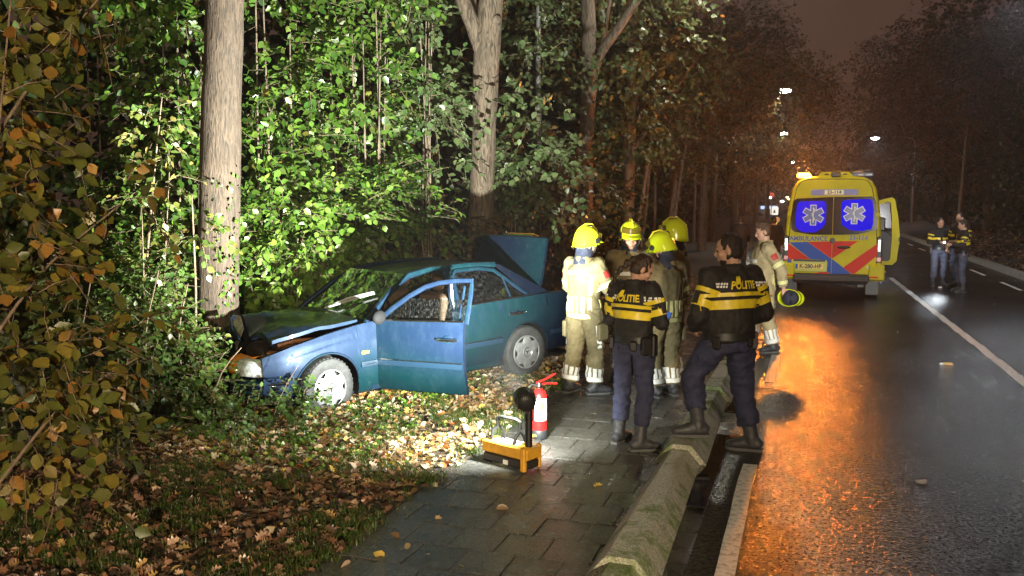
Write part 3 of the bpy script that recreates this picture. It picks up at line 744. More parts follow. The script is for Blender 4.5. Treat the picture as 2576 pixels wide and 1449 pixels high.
en.build('air_hose', mat('brown_plastic', (0.30, 0.13, 0.06), 0.45, var=0.4, vscale=20), car)
MB().box((-0.08, 0.66, 0.80), (0.13, 0.05, 0.05), rot=Matrix.Rotation(.5, 3, 'Y'), bevel=0.012).build('washer_bottle', mat('white_plastic', (0.6, 0.62, 0.6), 0.4), car)
# front corner: headlight, amber lamp, bumper
hl = MB(); rows = []
for y in np.linspace(0.44, 0.765, 9):
    xo = 0.80 - 0.15 * ((y - 0.44) / 0.325) ** 2.4
    rows.append([(xo - 0.05, y, 0.50), (xo, y, 0.52), (xo - 0.005, y, 0.60), (xo - 0.05, y, 0.665), (xo - 0.12, y - .01, 0.675)])
hl.grid(rows); hl.grid([rows[-1], [(p[0] - 0.15, p[1] + 0.01, p[2]) for p in rows[-1]]])
h_ = hl.build('headlight', CLEARL, car)
MB().ell((0.70, 0.56, 0.59), (0.05, 0.075, 0.06)).build('reflector', CHR, h_)
hl = MB(); rows = []
for y in np.linspace(0.12, 0.42, 6):
    rows.append([(0.73, y, 0.48 + .03 * (y - .1)), (0.76, y, 0.52), (0.745, y, 0.61), (0.68, y, 0.66), (0.60, y, 0.665)])
hl.grid(rows); hl.grid([rows[-1], [(p[0] - 0.12, p[1], p[2]) for p in rows[-1]]])
hl.build('amber_lamp_glass', AMB, car)['label'] = 'broken lamp, amber glow put into its colour'
bu = MB(); ro = [(0.80, 0.30, 0), (0.80, 0.48, 0), (0.72, 0.64, 0), (0.58, 0.755, 0), (0.40, 0.80, 0)]
secs = [(-0.02, 0.26), (0.03, 0.31), (0.035, 0.40), (0.02, 0.45), (-0.01, 0.475), (-0.06, 0.48)]
bu.grid([[(x + dx * 0.7, y + dx * 0.8, z) for dx, z in secs] for x, y, _ in ro])
bu.build('front_bumper', PAINTC, car, True, 30)
MB().grid([[(x + 0.026, y + 0.030, 0.428), (x + 0.034, y + 0.04, 0.436), (x + 0.026, y + 0.03, 0.446)] for x, y, _ in ro]).build('bumper_strip', CHR, car)
# grille hanging loose by the tree
gr = MB(); GP = Vector((0.62, -0.22, 0.77)); GR = Matrix.Rotation(0.30, 3, 'Y') @ Matrix.Rotation(0.55, 3, 'X') @ Matrix.Rotation(0.35, 3, 'Z')
gr.box(GP, (0.04, 0.42, 0.19), rot=GR, bevel=0.012)
g0 = gr.build('grille', BLK, car)
gs = MB()
for i in range(11):
    for j in range(6):
        gs.box(GP + GR @ Vector((0.024, -0.18 + 0.036 * i, -0.073 + 0.029 * j)), (0.012, 0.022, 0.014), rot=GR)
o = gs.build('grille_slat', CHR, g0, False)
gs = MB(); gs.tube([GP + GR @ Vector((0.02, 0.22, -0.16)), GP + GR @ Vector((0.05, 0.235, 0.0)), GP + GR @ Vector((-0.02, 0.21, 0.12)), GP + GR @ Vector((-0.1, 0.19, 0.15))], (0.03, 0.012), 8, ref=(0, 1, 0)); gs.build('grille_surround', PAINTC, car)
# windscreen, rear screen, wipers
rows = []
for k in np.linspace(0, 1, 7):
    hw = lerp(0.755, 0.585, k); rows.append([(lerp(-0.545, -1.13, k) + 0.07 * (1 - (y) ** 2) * lerp(1, .6, k), y * hw, lerp(0.945, 1.372, k) + 0.012 * (1 - y * y)) for y in np.linspace(-1, 1, 11)])
MB().grid(rows).build('windscreen', GLW, car)
rows = []
for k in np.linspace(0, 1, 6):
    hw = lerp(0.56, 0.70, k); rows.append([(lerp(-2.53, -3.08, k) - 0.05 * (1 - y * y), y * hw, lerp(1.372, 1.0, k) + 0.01 * (1 - y * y)) for y in np.linspace(-1, 1, 9)])
MB().grid(rows).build('rear_screen', GLW, car)
wp = MB(); p0, p1 = Vector((-0.50, 0.30, 0.965)), Vector((-0.83, 0.52, 1.205))
p0 = Vector((-0.46, -0.05, 0.995)); p1 = Vector((-0.80, 0.50, 1.185))
wp.tube([p0, p0.lerp(p1, .5) + Vector((.02, 0, .03)), p1 + Vector((0.015, 0, 0.01))], (0.008, 0.012), 6); wp.tube([p0.lerp(p1, .15) + Vector((.03, 0, 0)), p1 + Vector((.02, .02, .0))], 0.011, 6)
wp.build('wiper', mat('wiper_grey', (0.5, 0.5, 0.52), 0.35, metal=0.4), car)
# boot lid, raised
bl = empty('boot_lid', (-3.05, 0, 1.02)); bl.parent = car; bl.rotation_euler = (0, R(76), 0); bl['label'] = 'boot lid standing open'
rows = []
for i in range(9):
    x = -0.02 - 0.63 * i / 8; hw = 0.69 - 0.035 * (i / 8) ** 2
    rows.append([(x, y * hw, 0.0 + 0.035 * (1 - y * y) - 0.02 * (i / 8)) for y in np.linspace(-1, 1, 13)])
mb = MB().grid(rows).grid([[(p[0], p[1] * .985, p[2] - 0.03) for p in r] for r in rows])
rear = [[(rows[-1][j][0] - 0.02 - 0.015 * k, rows[-1][j][1] * (1 - 0.02 * k), rows[-1][j][2] - 0.02 - 0.105 * k) for j in range(13)] for k in range(4)]
mb.grid([rows[-1]] + rear)
for e in (0, -1): mb.grid([[r[e] for r in rows], [(r[e][0], r[e][1] * .985, r[e][2] - 0.045) for r in rows]])
mb.build('lid_panel', PAINTC, bl, True, 40)
PLY = mat('plate_yellow', (0.80, 0.42, 0.06), 0.4)
pr = MB().box((-0.715, 0.0, -0.19), (0.012, 0.52, 0.11), rot=Matrix.Rotation(-0.12, 3, 'Y'), bevel=0.004).build('number_plate', PLY, bl)
mb = MB(); mb.box((-0.69, 0, -0.10), (0.03, 0.62, 0.03), bevel=0.008); mb.build('grip_strip', CHR, bl)
# interior
MB().box((-0.72, 0, 0.82), (0.30, 1.36, 0.20), bevel=0.05).build('dashboard', BLK, car)
def seat(x, y):
    mb = MB(); mb.box((x, y, 0.46), (0.50, 0.48, 0.18), bevel=0.06)
    rt = Matrix.Rotation(R(-16), 3, 'Y')
    mb.box((x - 0.30, y, 0.80), (0.15, 0.46, 0.62), rot=rt, bevel=0.06); s = mb.build('seat', SEATM, car)
    MB().ell((x - 0.42, y, 1.19), (0.055, 0.125, 0.085)).build('headrest', SEATM, s)
seat(-1.32, 0.36); seat(-1.32, -0.36)
MB().box((-2.42, 0, 0.70), (0.18, 1.25, 0.62), rot=Matrix.Rotation(R(-18), 3, 'Y'), bevel=0.06).build('rear_seat', SEATM, car)
mb = MB(); rt = Matrix.Rotation(R(65), 3, 'Y')
mb.rings([[(Vector((-0.93, 0.37, 0.90)) + rt @ Vector((0.185 * math.cos(a) + 0, 0.185 * math.sin(a), 0)) + rt @ (Vector((math.cos(a), math.sin(a), 0)) * 0.014 * math.cos(b_) + Vector((0, 0, 1)) * 0.014 * math.sin(b_))) for b_ in np.linspace(0, 2 * math.pi, 7)[:-1]] for a in np.linspace(0, 2 * math.pi, 25)], False, False)
mb.box((-0.93, 0.37, 0.90), (0.16, 0.34, 0.03), rot=rt); mb.build('steering_wheel', BLK, car)
# pale strip of reflective belt and pale post of the doorway
mb = MB().tube([(-1.66, 0.735, 1.26), (-1.665, 0.745, 1.1), (-1.67, 0.76, 0.9)], (0.008, 0.02), 6); mb.build('seat_belt', mat('belt_white', (0.7, 0.68, 0.6), 0.5), car)
# side indicator and badge
MB().box((-0.43, bodyy(-0.43, 0.625) + 0.008, 0.625), (0.085, 0.014, 0.034), bevel=0.006).build('side_indicator', mat('indicator_yellow', (0.9, 0.50, 0.03), 0.3), car)
tm = text_mesh('Turbodiesel', 0.032)
tm.materials.append(CHR)
o = obj('badge_lettering', tm, car); o.location = (-0.50, bodyy(-0.5, 0.50) + 0.0225, 0.50); o.rotation_euler = (R(90), 0, R(180))
# wheels
from mathutils import Euler
def Euler3(a, b_, c): return Euler((a, b_, c), 'XYZ')
tyre = MB().lathe([(0.200, -0.09), (0.235, -0.098), (0.285, -0.10), (0.306, -0.088), (0.315, -0.06), (0.317, 0.0), (0.315, 0.06), (0.306, 0.088), (0.285, 0.10), (0.235, 0.098), (0.205, 0.085), (0.200, 0.05)], 40, caps=False)
for k in range(40):
    a = 2 * math.pi * k / 40
    tyre.box((0.3165 * math.cos(a), 0.3165 * math.sin(a), 0), (0.006, 0.018, 0.15), rot=Matrix.Rotation(a, 3, 'Z'))
TYM = tyre.mesh('tyre', RUB)
def hubcap():
    mb = MB(); n = 96; prof = [(0.205, 0.085), (0.203, 0.100), (0.196, 0.103), (0.190, 0.099)]
    mb.lathe(prof, n, caps=False)
    # disc with eight scalloped holes near the rim: radii follow a lobed curve
    rings = []
    for q in np.linspace(0, 1, 6):
        ring = []
        for k in range(n):
            a = 2 * math.pi * k / n; lob = max(0, math.cos(a * 6)) ** 1.2
            ro_ = lerp(0.190, 0.152, lob ** 0.8)
            r = lerp(0.062, ro_, q); z = 0.108 + 0.012 * math.sin(q * 2.4) - 0.012 * q * q
            ring.append((r * math.cos(a), r * math.sin(a), z))
        rings.append(ring)
    mb.rings(rings, False, False)
    mb.lathe([(0.075, 0.112), (0.070, 0.121), (0.062, 0.116), (0.055, 0.108), (0.0001, 0.108)], 32, caps=False)
    return mb.mesh('hubcap', ALU, True, 45)
HUB = hubcap()
def star():
    mb = MB()
    for k in range(3):
        a = R(90 + 120 * k)
        p = Vector((math.cos(a), math.sin(a), 0)); q = Vector((-p.y, p.x, 0))
        mb.add([p * 0.052 + Vector((0, 0, 0.110)), q * 0.009 + Vector((0, 0, 0.110)), Vector((0, 0, 0.119)), -q * 0.009 + Vector((0, 0, 0.110))], [(0, 1, 2), (0, 2, 3)])
    mb.lathe([(0.051, 0.109), (0.053, 0.115), (0.058, 0.115), (0.060, 0.109)], 28, caps=False)
    return mb.mesh('hub_emblem', CHR, False)
STAR = star()
DISC = MB().lathe([(0.19, 0.05), (0.19, 0.06), (0.02, 0.065)], 24).mesh('brake_disc', mat('brake_dark', (0.03, 0.028, 0.027), 0.5, metal=0.6))
def wheel(x, y, steer=0):
    w_ = empty('wheel', (x, y, 0.300)); w_.parent = car
    sg = 1 if y > 0 else -1
    w_.rotation_euler = Euler3(R(90) * -sg, 0, R(steer))
    obj('tyre', TYM, w_); obj('hubcap', HUB, w_); obj('brake_disc', DISC, w_); obj('hub_emblem', STAR, w_)
    return w_
wheel(0.0, 0.755, 11); wheel(-2.69, 0.745); wheel(0.0, -0.745); wheel(-2.69, -0.745)
# a pale mud flap lining inside the front arch
MB().grid([[(-0.02 + 0.05 * i, 0.60 + .02 * j, 0.60 + 0.03 * j + 0.02 * math.sin(i * 2)) for i in range(5)] for j in range(3)]).build('wheel_arch_liner', mat('liner_pale', (0.55, 0.54, 0.5), 0.7, var=.3), car)

# ================================================================== THE AMBULANCE
AY = mat('ambulance_yellow', (0.56, 0.47, 0.006), 0.5, spec=0.2, coat=0.08, var=0.12, vscale=3)
ARED = mat('stripe_red', (0.62, 0.022, 0.012), 0.5, spec=0.2); ABLU = mat('stripe_blue', (0.02, 0.085, 0.40), 0.5, spec=0.2)
AGLS = mat('ambulance_dark_glass', (0.012, 0.009, 0.008), 0.10, spec=0.8)
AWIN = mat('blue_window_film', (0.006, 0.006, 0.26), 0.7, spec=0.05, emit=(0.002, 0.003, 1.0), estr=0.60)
WHT = mat('decal_white', (0.80, 0.79, 0.76), 0.4)
REDL = mat('tail_lamp_red', (0.45, 0.01, 0.012), 0.15, spec=0.8)
amb = empty('ambulance', AMBP, AMBR, 'yellow ambulance with red and blue chevrons and a lit amber roof light', 'ambulance')
CS = 0.00225
def AX(cx): return (cx - 528) * CS
def AZ(cz): return (1341 - cz) * CS
def sect(z):   # half width of the rear outline at height z
    return interp(z, [(0.40, 1.0), (0.55, 1.02), (0.9, 1.02), (1.3, 1.01), (1.8, 0.975), (2.2, 0.92), (2.45, 0.86), (2.60, 0.76), (2.68, 0.60), (2.71, 0.3)])
zs_ = [0.42, 0.55, 0.9, 1.3, 1.8, 2.2, 2.45, 2.60, 2.68, 2.71]
def outline(sc_=1.0, zsc=1.0, dz=0):
    L = [(-sect(z) * sc_, z * zsc + dz) for z in zs_]; return L + [(-x, z) for x, z in reversed(L)]
rings = []
for y, f, zf in ((0.0, 0.955, 0.985), (0.03, 0.985, 0.995), (0.10, 1.0, 1.0), (2.5, 1.0, 1.0), (3.95, 1.0, 1.0), (4.3, 0.985, 0.97), (4.75, 0.95, 0.82), (5.05, 0.93, 0.68), (5.6, 0.90, 0.45), (5.85, 0.80, 0.40)):
    rings.append([(x * f, y, 0.42 + (z - 0.42) * zf) for x, z in outline()])
MB().rings(rings, True, True).build('body', AY, amb, True, 35)
def adecal(name, poly, m, off, par, th=0.0):
    y = -off
    mb = MB(); P = [(x, y, z) for x, z in poly]; Q = [(x, y + 0.012, z) for x, z in poly]
    mb.rings([P, Q], True, True); return mb.build(name, m, par, False)
# two rear doors, slightly proud, each with dark glass, blue film and emblem
def dw(z): return sect(z) * 0.93 - 0.035
zl = [0.56, 0.9, 1.3, 1.8, 2.2, 2.45, 2.55, 2.60]
def halfdoor(sg):
    rows = []
    pts = [(sg * 0.006, 0.56)] + [(sg * dw(z), z) for z in zl] + [(sg * 0.5, 2.625), (sg * 0.006, 2.632)]
    mb = MB(); mb.rings([[(x, -0.002, z) for x, z in pts], [(x, -0.022, z) for x, z in pts]], True, True)
    return mb.build('rear_door', AY, amb, False)
dl, dr = halfdoor(-1), halfdoor(1)
for sg_, d_ in ((-1, dl), (1, dr)):
    pts_ = [(sg_ * 0.004, -0.012, 0.555)] + [(sg_ * (dw(z) + 0.008), -0.006, z) for z in zl] + [(sg_ * 0.5, -0.006, 2.632), (sg_ * 0.004, -0.012, 2.638)]
    MB().tube(pts_, 0.009, 6).build('door_seal', BLK, d_)
def cpoly(L): return [(AX(a), AZ(b)) for a, b in L]
# glass
gl_l = cpoly([(140, 660), (138, 560), (150, 400), (165, 368), (190, 356), (526, 342), (526, 712), (330, 712), (170, 685)])
gl_r = cpoly([(532, 342), (870, 338), (900, 350), (915, 385), (934, 560), (934, 640), (915, 665), (760, 705), (532, 712)])
wl_ = adecal('window', gl_l, AGLS, 0.036, dl); wr_ = adecal('window', gl_r, AGLS, 0.036, dr)
fl = cpoly([(178, 620), (180, 520), (190, 410), (215, 385), (420, 378), (455, 390), (464, 420), (464, 590), (440, 640), (370, 688), (260, 690), (200, 660)])
fr_ = cpoly([(601, 420), (606, 385), (640, 370), (850, 362), (880, 380), (892, 460), (893, 600), (880, 650), (790, 672), (690, 665), (620, 620), (606, 590)])
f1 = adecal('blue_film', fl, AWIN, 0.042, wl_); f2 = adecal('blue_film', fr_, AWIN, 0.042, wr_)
def star_of_life(cx, cz, par, dy):
    def arm(L, w_):
        return [(-w_, -L), (w_, -L), (w_, L), (-w_, L)]
    wm = MB(); bmm = MB()
    for k in range(3):
        rt = Matrix.Rotation(R(60 * k), 3, 'Y')
        for mb, L, w_, off in ((wm, 0.228, 0.066, 0), (bmm, 0.212, 0.050, 0.006)):
            P = [Vector((x, 0, z)) for x, z in arm(L, w_)]
            P = [rt @ p + Vector((cx, -dy - off - 0.0004 * k, cz)) for p in P]
            Q = [p + Vector((0, 0.005, 0)) for p in P]
            mb.rings([P, Q], True, True)
    wm.build('emblem_outline', WHT, par, False); bmm.build('star_of_life', mat('emblem_blue', (0.055, 0.09, 0.30), 0.35), par, False)
    st_ = MB(); st_.tube([(cx, -dy - 0.014, cz + 0.17), (cx, -dy - 0.014, cz - 0.17)], 0.008, 6)
    st_.tube([(cx + 0.035 * math.sin(t * 2.2 * math.pi * 1.4) * (1 - .5 * t), -dy - 0.016, cz + 0.15 - 0.29 * t) for t in np.linspace(0, 1, 18)], 0.009, 6)
    st_.build('serpent_staff', WHT, par)
star_of_life(AX(345), AZ(520), f1, 0.048); star_of_life(AX(722), AZ(504), f2, 0.048)
# chevrons, clipped to each door
def stripes(polys, m, off, name):
    for p, d in polys: adecal(name, cpoly(p), m, off, d)
stripes([([(112, 796), (330, 955), (170, 958), (150, 968), (112, 938)], dl), ([(302, 785), (526, 775), (526, 944)], dl), ([(532, 774), (765, 770), (575, 915), (532, 945)], dr),
         ([(638, 1030), (965, 772), (965, 885), (745, 1088), (715, 1090)], dr), ([(345, 1098), (480, 1070), (526, 1098)], dl)], ARED, 0.024, 'red_stripe')
stripes([([(122, 790), (300, 785), (526, 946), (526, 1098), (488, 1072), (492, 985), (470, 958), (332, 954)], dl), ([(112, 940), (152, 970), (156, 1060), (190, 1095), (340, 1098), (165, 1096), (120, 1060)], dl), ([(532, 948), (640, 1032), (712, 1090), (532, 1096)], dr)], ABLU, 0.024, 'blue_stripe')
# number plate recess and plate
rec = MB().box((AX(322), -0.024, AZ(1020)), (330 * CS, 0.03, 118 * CS), bevel=0.01).build('plate_recess', mat('ambulance_yellow_dull', (0.50, 0.50, 0.05), 0.4), dl)
MB().box((AX(322), -0.036, AZ(968)), (300 * CS, 0.03, 20 * CS), bevel=0.008).build('plate_lamp_bar', BLK, dl)
pl = MB().box((AX(322), -0.044, AZ(1026)), (262 * CS, 0.012, 52 * CS), bevel=0.004).build('number_plate', mat('plate_bright', (0.82, 0.60, 0.06), 0.4), dl)
MB().box((AX(204), -0.052, AZ(1026)), (22 * CS, 0.006, 48 * CS)).build('plate_blue_band', ABLU, pl)
def atext(s, cx, cz, size, m, par, off=0.030, name='lettering', sx=1.0):
    me = text_mesh(s, size, 0.002, size * 0.035); me.materials.append(m)
    o = obj(name, me, par); o.location = (AX(cx), -off, AZ(cz)); o.rotation_euler = (R(90), 0, 0); o.scale = (sx, 1, 1)
    return o
NAVY = mat('letter_blue', (0.02, 0.055, 0.26), 0.4)
atext('K-280-HP', 333, 1026, 0.125, BLK, pl, 0.053, 'plate_number', 0.92)
atext('AMBULANCE', 306, 752, 0.135, NAVY, dl, 0.026, 'lettering', 1.02)
atext('23-114', 768, 738, 0.135, NAVY, dr, 0.026, 'lettering', 1.0)
MB().prism(rrect(AX(315), AZ(325), AX(750), AZ(268), 0.03), 0.006, c=(0, -0.026, 0), rot=Matrix(((1, 0, 0), (0, 0, -1), (0, 1, 0)))).build('number_band', mat('band_violet', (0.13, 0.13, 0.36), 0.4), dr)
MB().box((AX(532), -0.037, AZ(296)), (176 * CS, 0.006, 44 * CS)).build('number_panel', mat('panel_cream', (0.75, 0.68, 0.42), 0.4), dr)
atext('23-114', 532, 296, 0.095, mat('letter_brown', (0.06, 0.04, 0.09), 0.5), dr, 0.043, 'panel_number', 1.1)
# logo of the service: white diamond with a red and blue figure
adecal('service_logo', cpoly([(850, 1020), (890, 1010), (915, 1030), (880, 1056)]), WHT, 0.025, dr)
adecal('logo_mark', cpoly([(872, 1035), (885, 1014), (912, 1018), (890, 1048)]), mat('logo_red', (0.5, 0.03, 0.10), .4), 0.0265, dr)
adecal('logo_dot', cpoly([(858, 1024), (870, 1021), (868, 1031)]), NAVY, 0.0265, dr)
MB().lathe([(0.062, 0), (0.06, 0.03), (0.03, 0.035), (0.001, 0.03)], 20, c=(AX(531), -0.024, AZ(768)), rot=Matrix.Rotation(R(90), 3, 'X')).build('door_lock', BLK, dl)
MB().ell((AX(638), -0.026, AZ(832)), (0.14, 0.03, 0.035)).build('handle', BLK, dr)
for sg in (-1, 1):
    for z in (1.86, 0.78):
        MB().box((sg * (sect(z) * 0.955 - 0.005), -0.03, z), (0.08, 0.05, 0.09), bevel=0.012).build('hinge', AY, amb)
    # lamp cluster
    tl = empty('tail_lamp', (sg * 1.0, -0.005, 0)); tl.parent = amb
    MB().box((-sg * 0.03, 0.03, 1.09), (0.11, 0.10, 0.62), bevel=0.03).build('lamp_housing', BLK, tl)
    MB().box((-sg * 0.035, -0.025, 1.19), (0.07, 0.03, 0.28), bevel=0.02).build('clear_lens', CLEARL, tl)
    MB().box((-sg * 0.035, -0.025, 0.89), (0.10, 0.035, 0.12), bevel=0.02).build('red_lens', REDL, tl)
    MB().box((sg * 0.93, -0.03, 0.60), (0.32, 0.14, 0.36), bevel=0.04).build('bumper_corner', AY, amb)
    MB().box((sg * 0.87, -0.104, 0.505), (0.19, 0.012, 0.035)).build('reflector', ARED, amb)
    w_ = MB().lathe([(0.20, -0.11), (0.33, -0.115), (0.345, -0.08), (0.345, 0.08), (0.33, 0.115), (0.20, 0.11)], 28, c=(sg * 0.88, 0.95, 0.345), rot=Matrix.Rotation(R(90), 3, 'Y'))
    w_.build('wheel', RUB, amb)
    w_ = MB().lathe([(0.20, -0.11), (0.33, -0.115), (0.345, -0.08), (0.345, 0.08), (0.33, 0.115), (0.20, 0.11)], 28, c=(sg * 0.90, 4.7, 0.345), rot=Matrix.Rotation(R(90), 3, 'Y'))
    w_.build('wheel', RUB, amb)
    MB().box((sg * 0.86, 0.42, 0.26), (0.26, 0.02, 0.36)).build('mud_flap', BLK, amb)
MB().box((0, -0.10, 0.47), (1.56, 0.30, 0.16), bevel=0.03).build('rear_step', mat('step_rubber', (0.035, 0.03, 0.028), 0.6, bump=0.3, bscale=90), amb)
mb = MB().tube([(-0.75, 0.0, 0.36), (0.75, 0.0, 0.36)], 0.03, 8); mb.box((0.1, 0.5, 0.36), (0.8, 0.6, 0.12), bevel=.03); mb.box((0.62, 0.1, 0.30), (0.12, 0.12, 0.05)); mb.build('tow_bar', BLK, amb)
# roof gear
hs = MB(); hs.rings([[(-0.40, y, 2.66), (0.42, y, 2.66), (0.30, y, 2.80), (-0.27, y, 2.80)] for y in (0.05, 0.75)], True, True); hs = hs.build('roof_housing', AY, amb, False)
MB().box((0.03, 0.03, 2.735), (0.20, 0.12, 0.11), bevel=0.02).build('rear_camera', BLK, hs)
for sg in (-1, 1): MB().ell((0.03 + sg * 0.19, 0.045, 2.745), (0.05, 0.012, 0.017)).build('marker_slot', BLK, hs)
BEAM = mat('amber_light', (1, .45, .1), 0.3, emit=(1.0, 0.36, 0.05), estr=14)
lb = MB().box((AX(238), 0.42, 2.735), (0.30, 0.28, 0.10), bevel=0.03).build('amber_beacon', BEAM, amb)
MB().box((AX(238), 0.42, 2.665), (0.34, 0.30, 0.03), bevel=0.01).build('beacon_base', BLK, lb)
rb_ = MB().box((AX(790), 0.42, 2.735), (0.44, 0.30, 0.11), bevel=0.03).build('light_bar', mat('light_bar_grey', (0.10, 0.12, 0.20), 0.2), amb)
for q in (-.05, .12): MB().box((AX(790) + q, 0.266, 2.735), (0.11, 0.012, 0.035), bevel=.004).build('light_lens', CLEARL, rb_)
MB().tube([(AX(690), 0.2, 2.80), (AX(880), 0.2, 2.845)], 0.018, 8).build('roof_rail', CHR, amb)
# open cab door on the right
od = empty('cab_door', (1.0, 4.95, 0)); od.parent = amb; od.rotation_euler = (0, 0, R(4)); od['label'] = 'front door standing open'
fo = [(0.0, 0.50), (0.10, 0.46), (0.50, 0.46), (0.60, 0.56), (0.66, 1.2), (0.60, 1.75), (0.50, 2.22), (0.42, 2.27), (0.0, 2.16)]
fi = [(0.08, 0.60), (0.12, 0.56), (0.40, 0.56), (0.44, 0.62), (0.46, 1.2), (0.44, 1.75), (0.40, 2.12), (0.34, 2.16), (0.08, 2.06)]
mb = MB(); F4 = [[(x, 0.0, z) for x, z in fo], [(x, 0.12, z) for x, z in fo], [(x, 0.12, z) for x, z in fi], [(x, 0.0, z) for x, z in fi]]
mb.rings(F4 + [F4[0]], False, False); mb.build('door_frame', AY, od, False)
MB().rings([[(x * 0.97 + 0.01, 0.05, z) for x, z in fi if z < 1.5] + [(0.08, 0.05, 1.45)], [(x * 0.97 + 0.01, 0.09, z) for x, z in fi if z < 1.5] + [(0.08, 0.09, 1.45)]], True, True).build('door_lining', mat('lining_grey', (0.05, 0.055, 0.06), 0.6), od, False)
MB().grid([[(0.08, 0.07, 1.45), (0.455, 0.07, 1.45)], [(0.08, 0.07, 2.06), (0.37, 0.07, 2.15)]]).build('door_window', AGLS, od)
MB().box((0.64, -0.01, 1.15), (0.03, 0.03, 0.12)).build('door_catch', BLK, od)
# side stripes seen at a glance, windscreen, mirrors
for sg in (-1, 1):
    MB().box((sg * 1.019, 2.4, 1.15), (0.012, 4.2, 0.22)).build('side_stripe', ABLU, amb)
    MB().box((sg * 1.024, 2.4, 0.82), (0.012, 4.2, 0.22)).build('side_stripe', ARED, amb)
    MB().box((sg * 1.17, 4.9, 1.55), (0.22, 0.12, 0.38), bevel=0.04).build('mirror', BLK, amb)
# ================================================================== PEOPLE
SKIN = mat('skin', (0.52, 0.30, 0.21), 0.5, var=0.12, vscale=30)
EYE = mat('eye_dark', (0.03, 0.02, 0.018), 0.2); LIP = mat('lip', (0.36, 0.14, 0.11), 0.5)
HAIRB = mat('hair_brown', (0.035, 0.018, 0.010), 0.45, var=0.5, vscale=60, bump=0.6, bscale=120, stretch=(1, 1, .25))
HAIRD = mat('hair_dark', (0.016, 0.010, 0.008), 0.45, var=0.5, vscale=60, bump=0.6, bscale=120)
HAIRL = mat('hair_fair', (0.09, 0.045, 0.022), 0.5, var=0.5, vscale=60, bump=0.6, bscale=120)
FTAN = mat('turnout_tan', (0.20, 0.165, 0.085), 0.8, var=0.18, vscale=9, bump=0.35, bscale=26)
FDRK = mat('turnout_shadow_tan', (0.19, 0.145, 0.075), 0.8, var=0.25, vscale=9, bump=0.35, bscale=26)  # darker copy of the turnout tan, shade put into the colour
REFL = mat('reflective_lime', (0.80, 0.80, 0.38), 0.35, var=0.15, vscale=20)
REFW = mat('reflective_silver', (0.85, 0.86, 0.84), 0.35, var=0.15, vscale=30)
HYEL = mat('helmet_yellow', (0.66, 0.76, 0.02), 0.22, coat=0.6)
NAVYC = mat('navy_cloth', (0.022, 0.028, 0.055), 0.8, var=0.3, vscale=10, bump=0.3, bscale=40)
PBLK = mat('police_black', (0.012, 0.011, 0.012), 0.75, var=0.3, vscale=8, bump=0.3, bscale=30)
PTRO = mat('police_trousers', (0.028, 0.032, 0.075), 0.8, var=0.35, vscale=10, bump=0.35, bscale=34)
PYEL = mat('police_yellow', (0.80, 0.62, 0.03), 0.4, var=0.1, vscale=20)
BOOT = mat('boot_leather', (0.045, 0.047, 0.055), 0.5, var=0.5, vscale=16, bump=0.3, bscale=50)
SOLE = mat('boot_sole', (0.10, 0.10, 0.10), 0.7)
REDP = mat('red_patch', (0.40, 0.03, 0.025), 0.6)

def V3(p): return Vector(p)
def hand(mb, w, d, n, curl=0.5, side=1, k=1.0):
    """palm and five fingers: w wrist, d pointing direction, n palm normal"""
    d = V3(d).normalized(); n = V3(n); n = (n - d * n.dot(d)).normalized(); x = d.cross(n) * side
    w = V3(w)
    mb.tube([w - d * 0.03, w + d * 0.02, w + d * 0.055, w + d * 0.095], [(0.024, 0.024), (0.030, 0.019), (0.041, 0.015), (0.038, 0.013)], 10, ref=x)
    for i, (off, L) in enumerate(((-0.030, 0.070), (-0.010, 0.080), (0.010, 0.075), (0.029, 0.058))):
        p = w + d * 0.085 + x * off; pts = [p]; a = 0.0
        for q, s_ in enumerate((0.42, 0.32, 0.26)):
            a += curl * (0.55 + 0.25 * q); p = p + (d * math.cos(a) + n * math.sin(a)) * L * s_ * k; pts.append(p)
        mb.tube(pts, [0.0095, 0.009, 0.0085, 0.0065], 7)
    p = w + d * 0.03 - x * 0.034
    mb.tube([p, p + d * 0.03 - x * 0.022 + n * 0.012, p + d * 0.055 - x * 0.022 + n * 0.028, p + d * 0.075 - x * 0.012 + n * 0.036], [0.014, 0.012, 0.010, 0.008], 7)

DEF = dict(pelvis=(0, 0, 0.95), waist=(0, -0.01, 1.10), chest=(0, 0.0, 1.30), neck=(0, -0.02, 1.47), head=(0, 0.025, 1.63), yaw=0, pitch=5, tilt=0,
           hip_l=(-0.10, 0, 0.92), hip_r=(0.10, 0, 0.92), knee_l=(-0.115, 0.03, 0.50), knee_r=(0.115, 0.03, 0.50),
           ank_l=(-0.12, -0.02, 0.09), ank_r=(0.12, -0.02, 0.09), toe_l=12, toe_r=-12, tilt_l=0, tilt_r=0,
           sh_l=(-0.185, -0.005, 1.42), sh_r=(0.185, -0.005, 1.42), elb_l=(-0.25, -0.03, 1.15), elb_r=(0.25, -0.03, 1.15),
           wri_l=(-0.22, 0.12, 0.93), wri_r=(0.22, 0.12, 0.93), hd_l=None, hd_r=None, hn_l=(1, 0, 0), hn_r=(-1, 0, 0), curl=0.5)

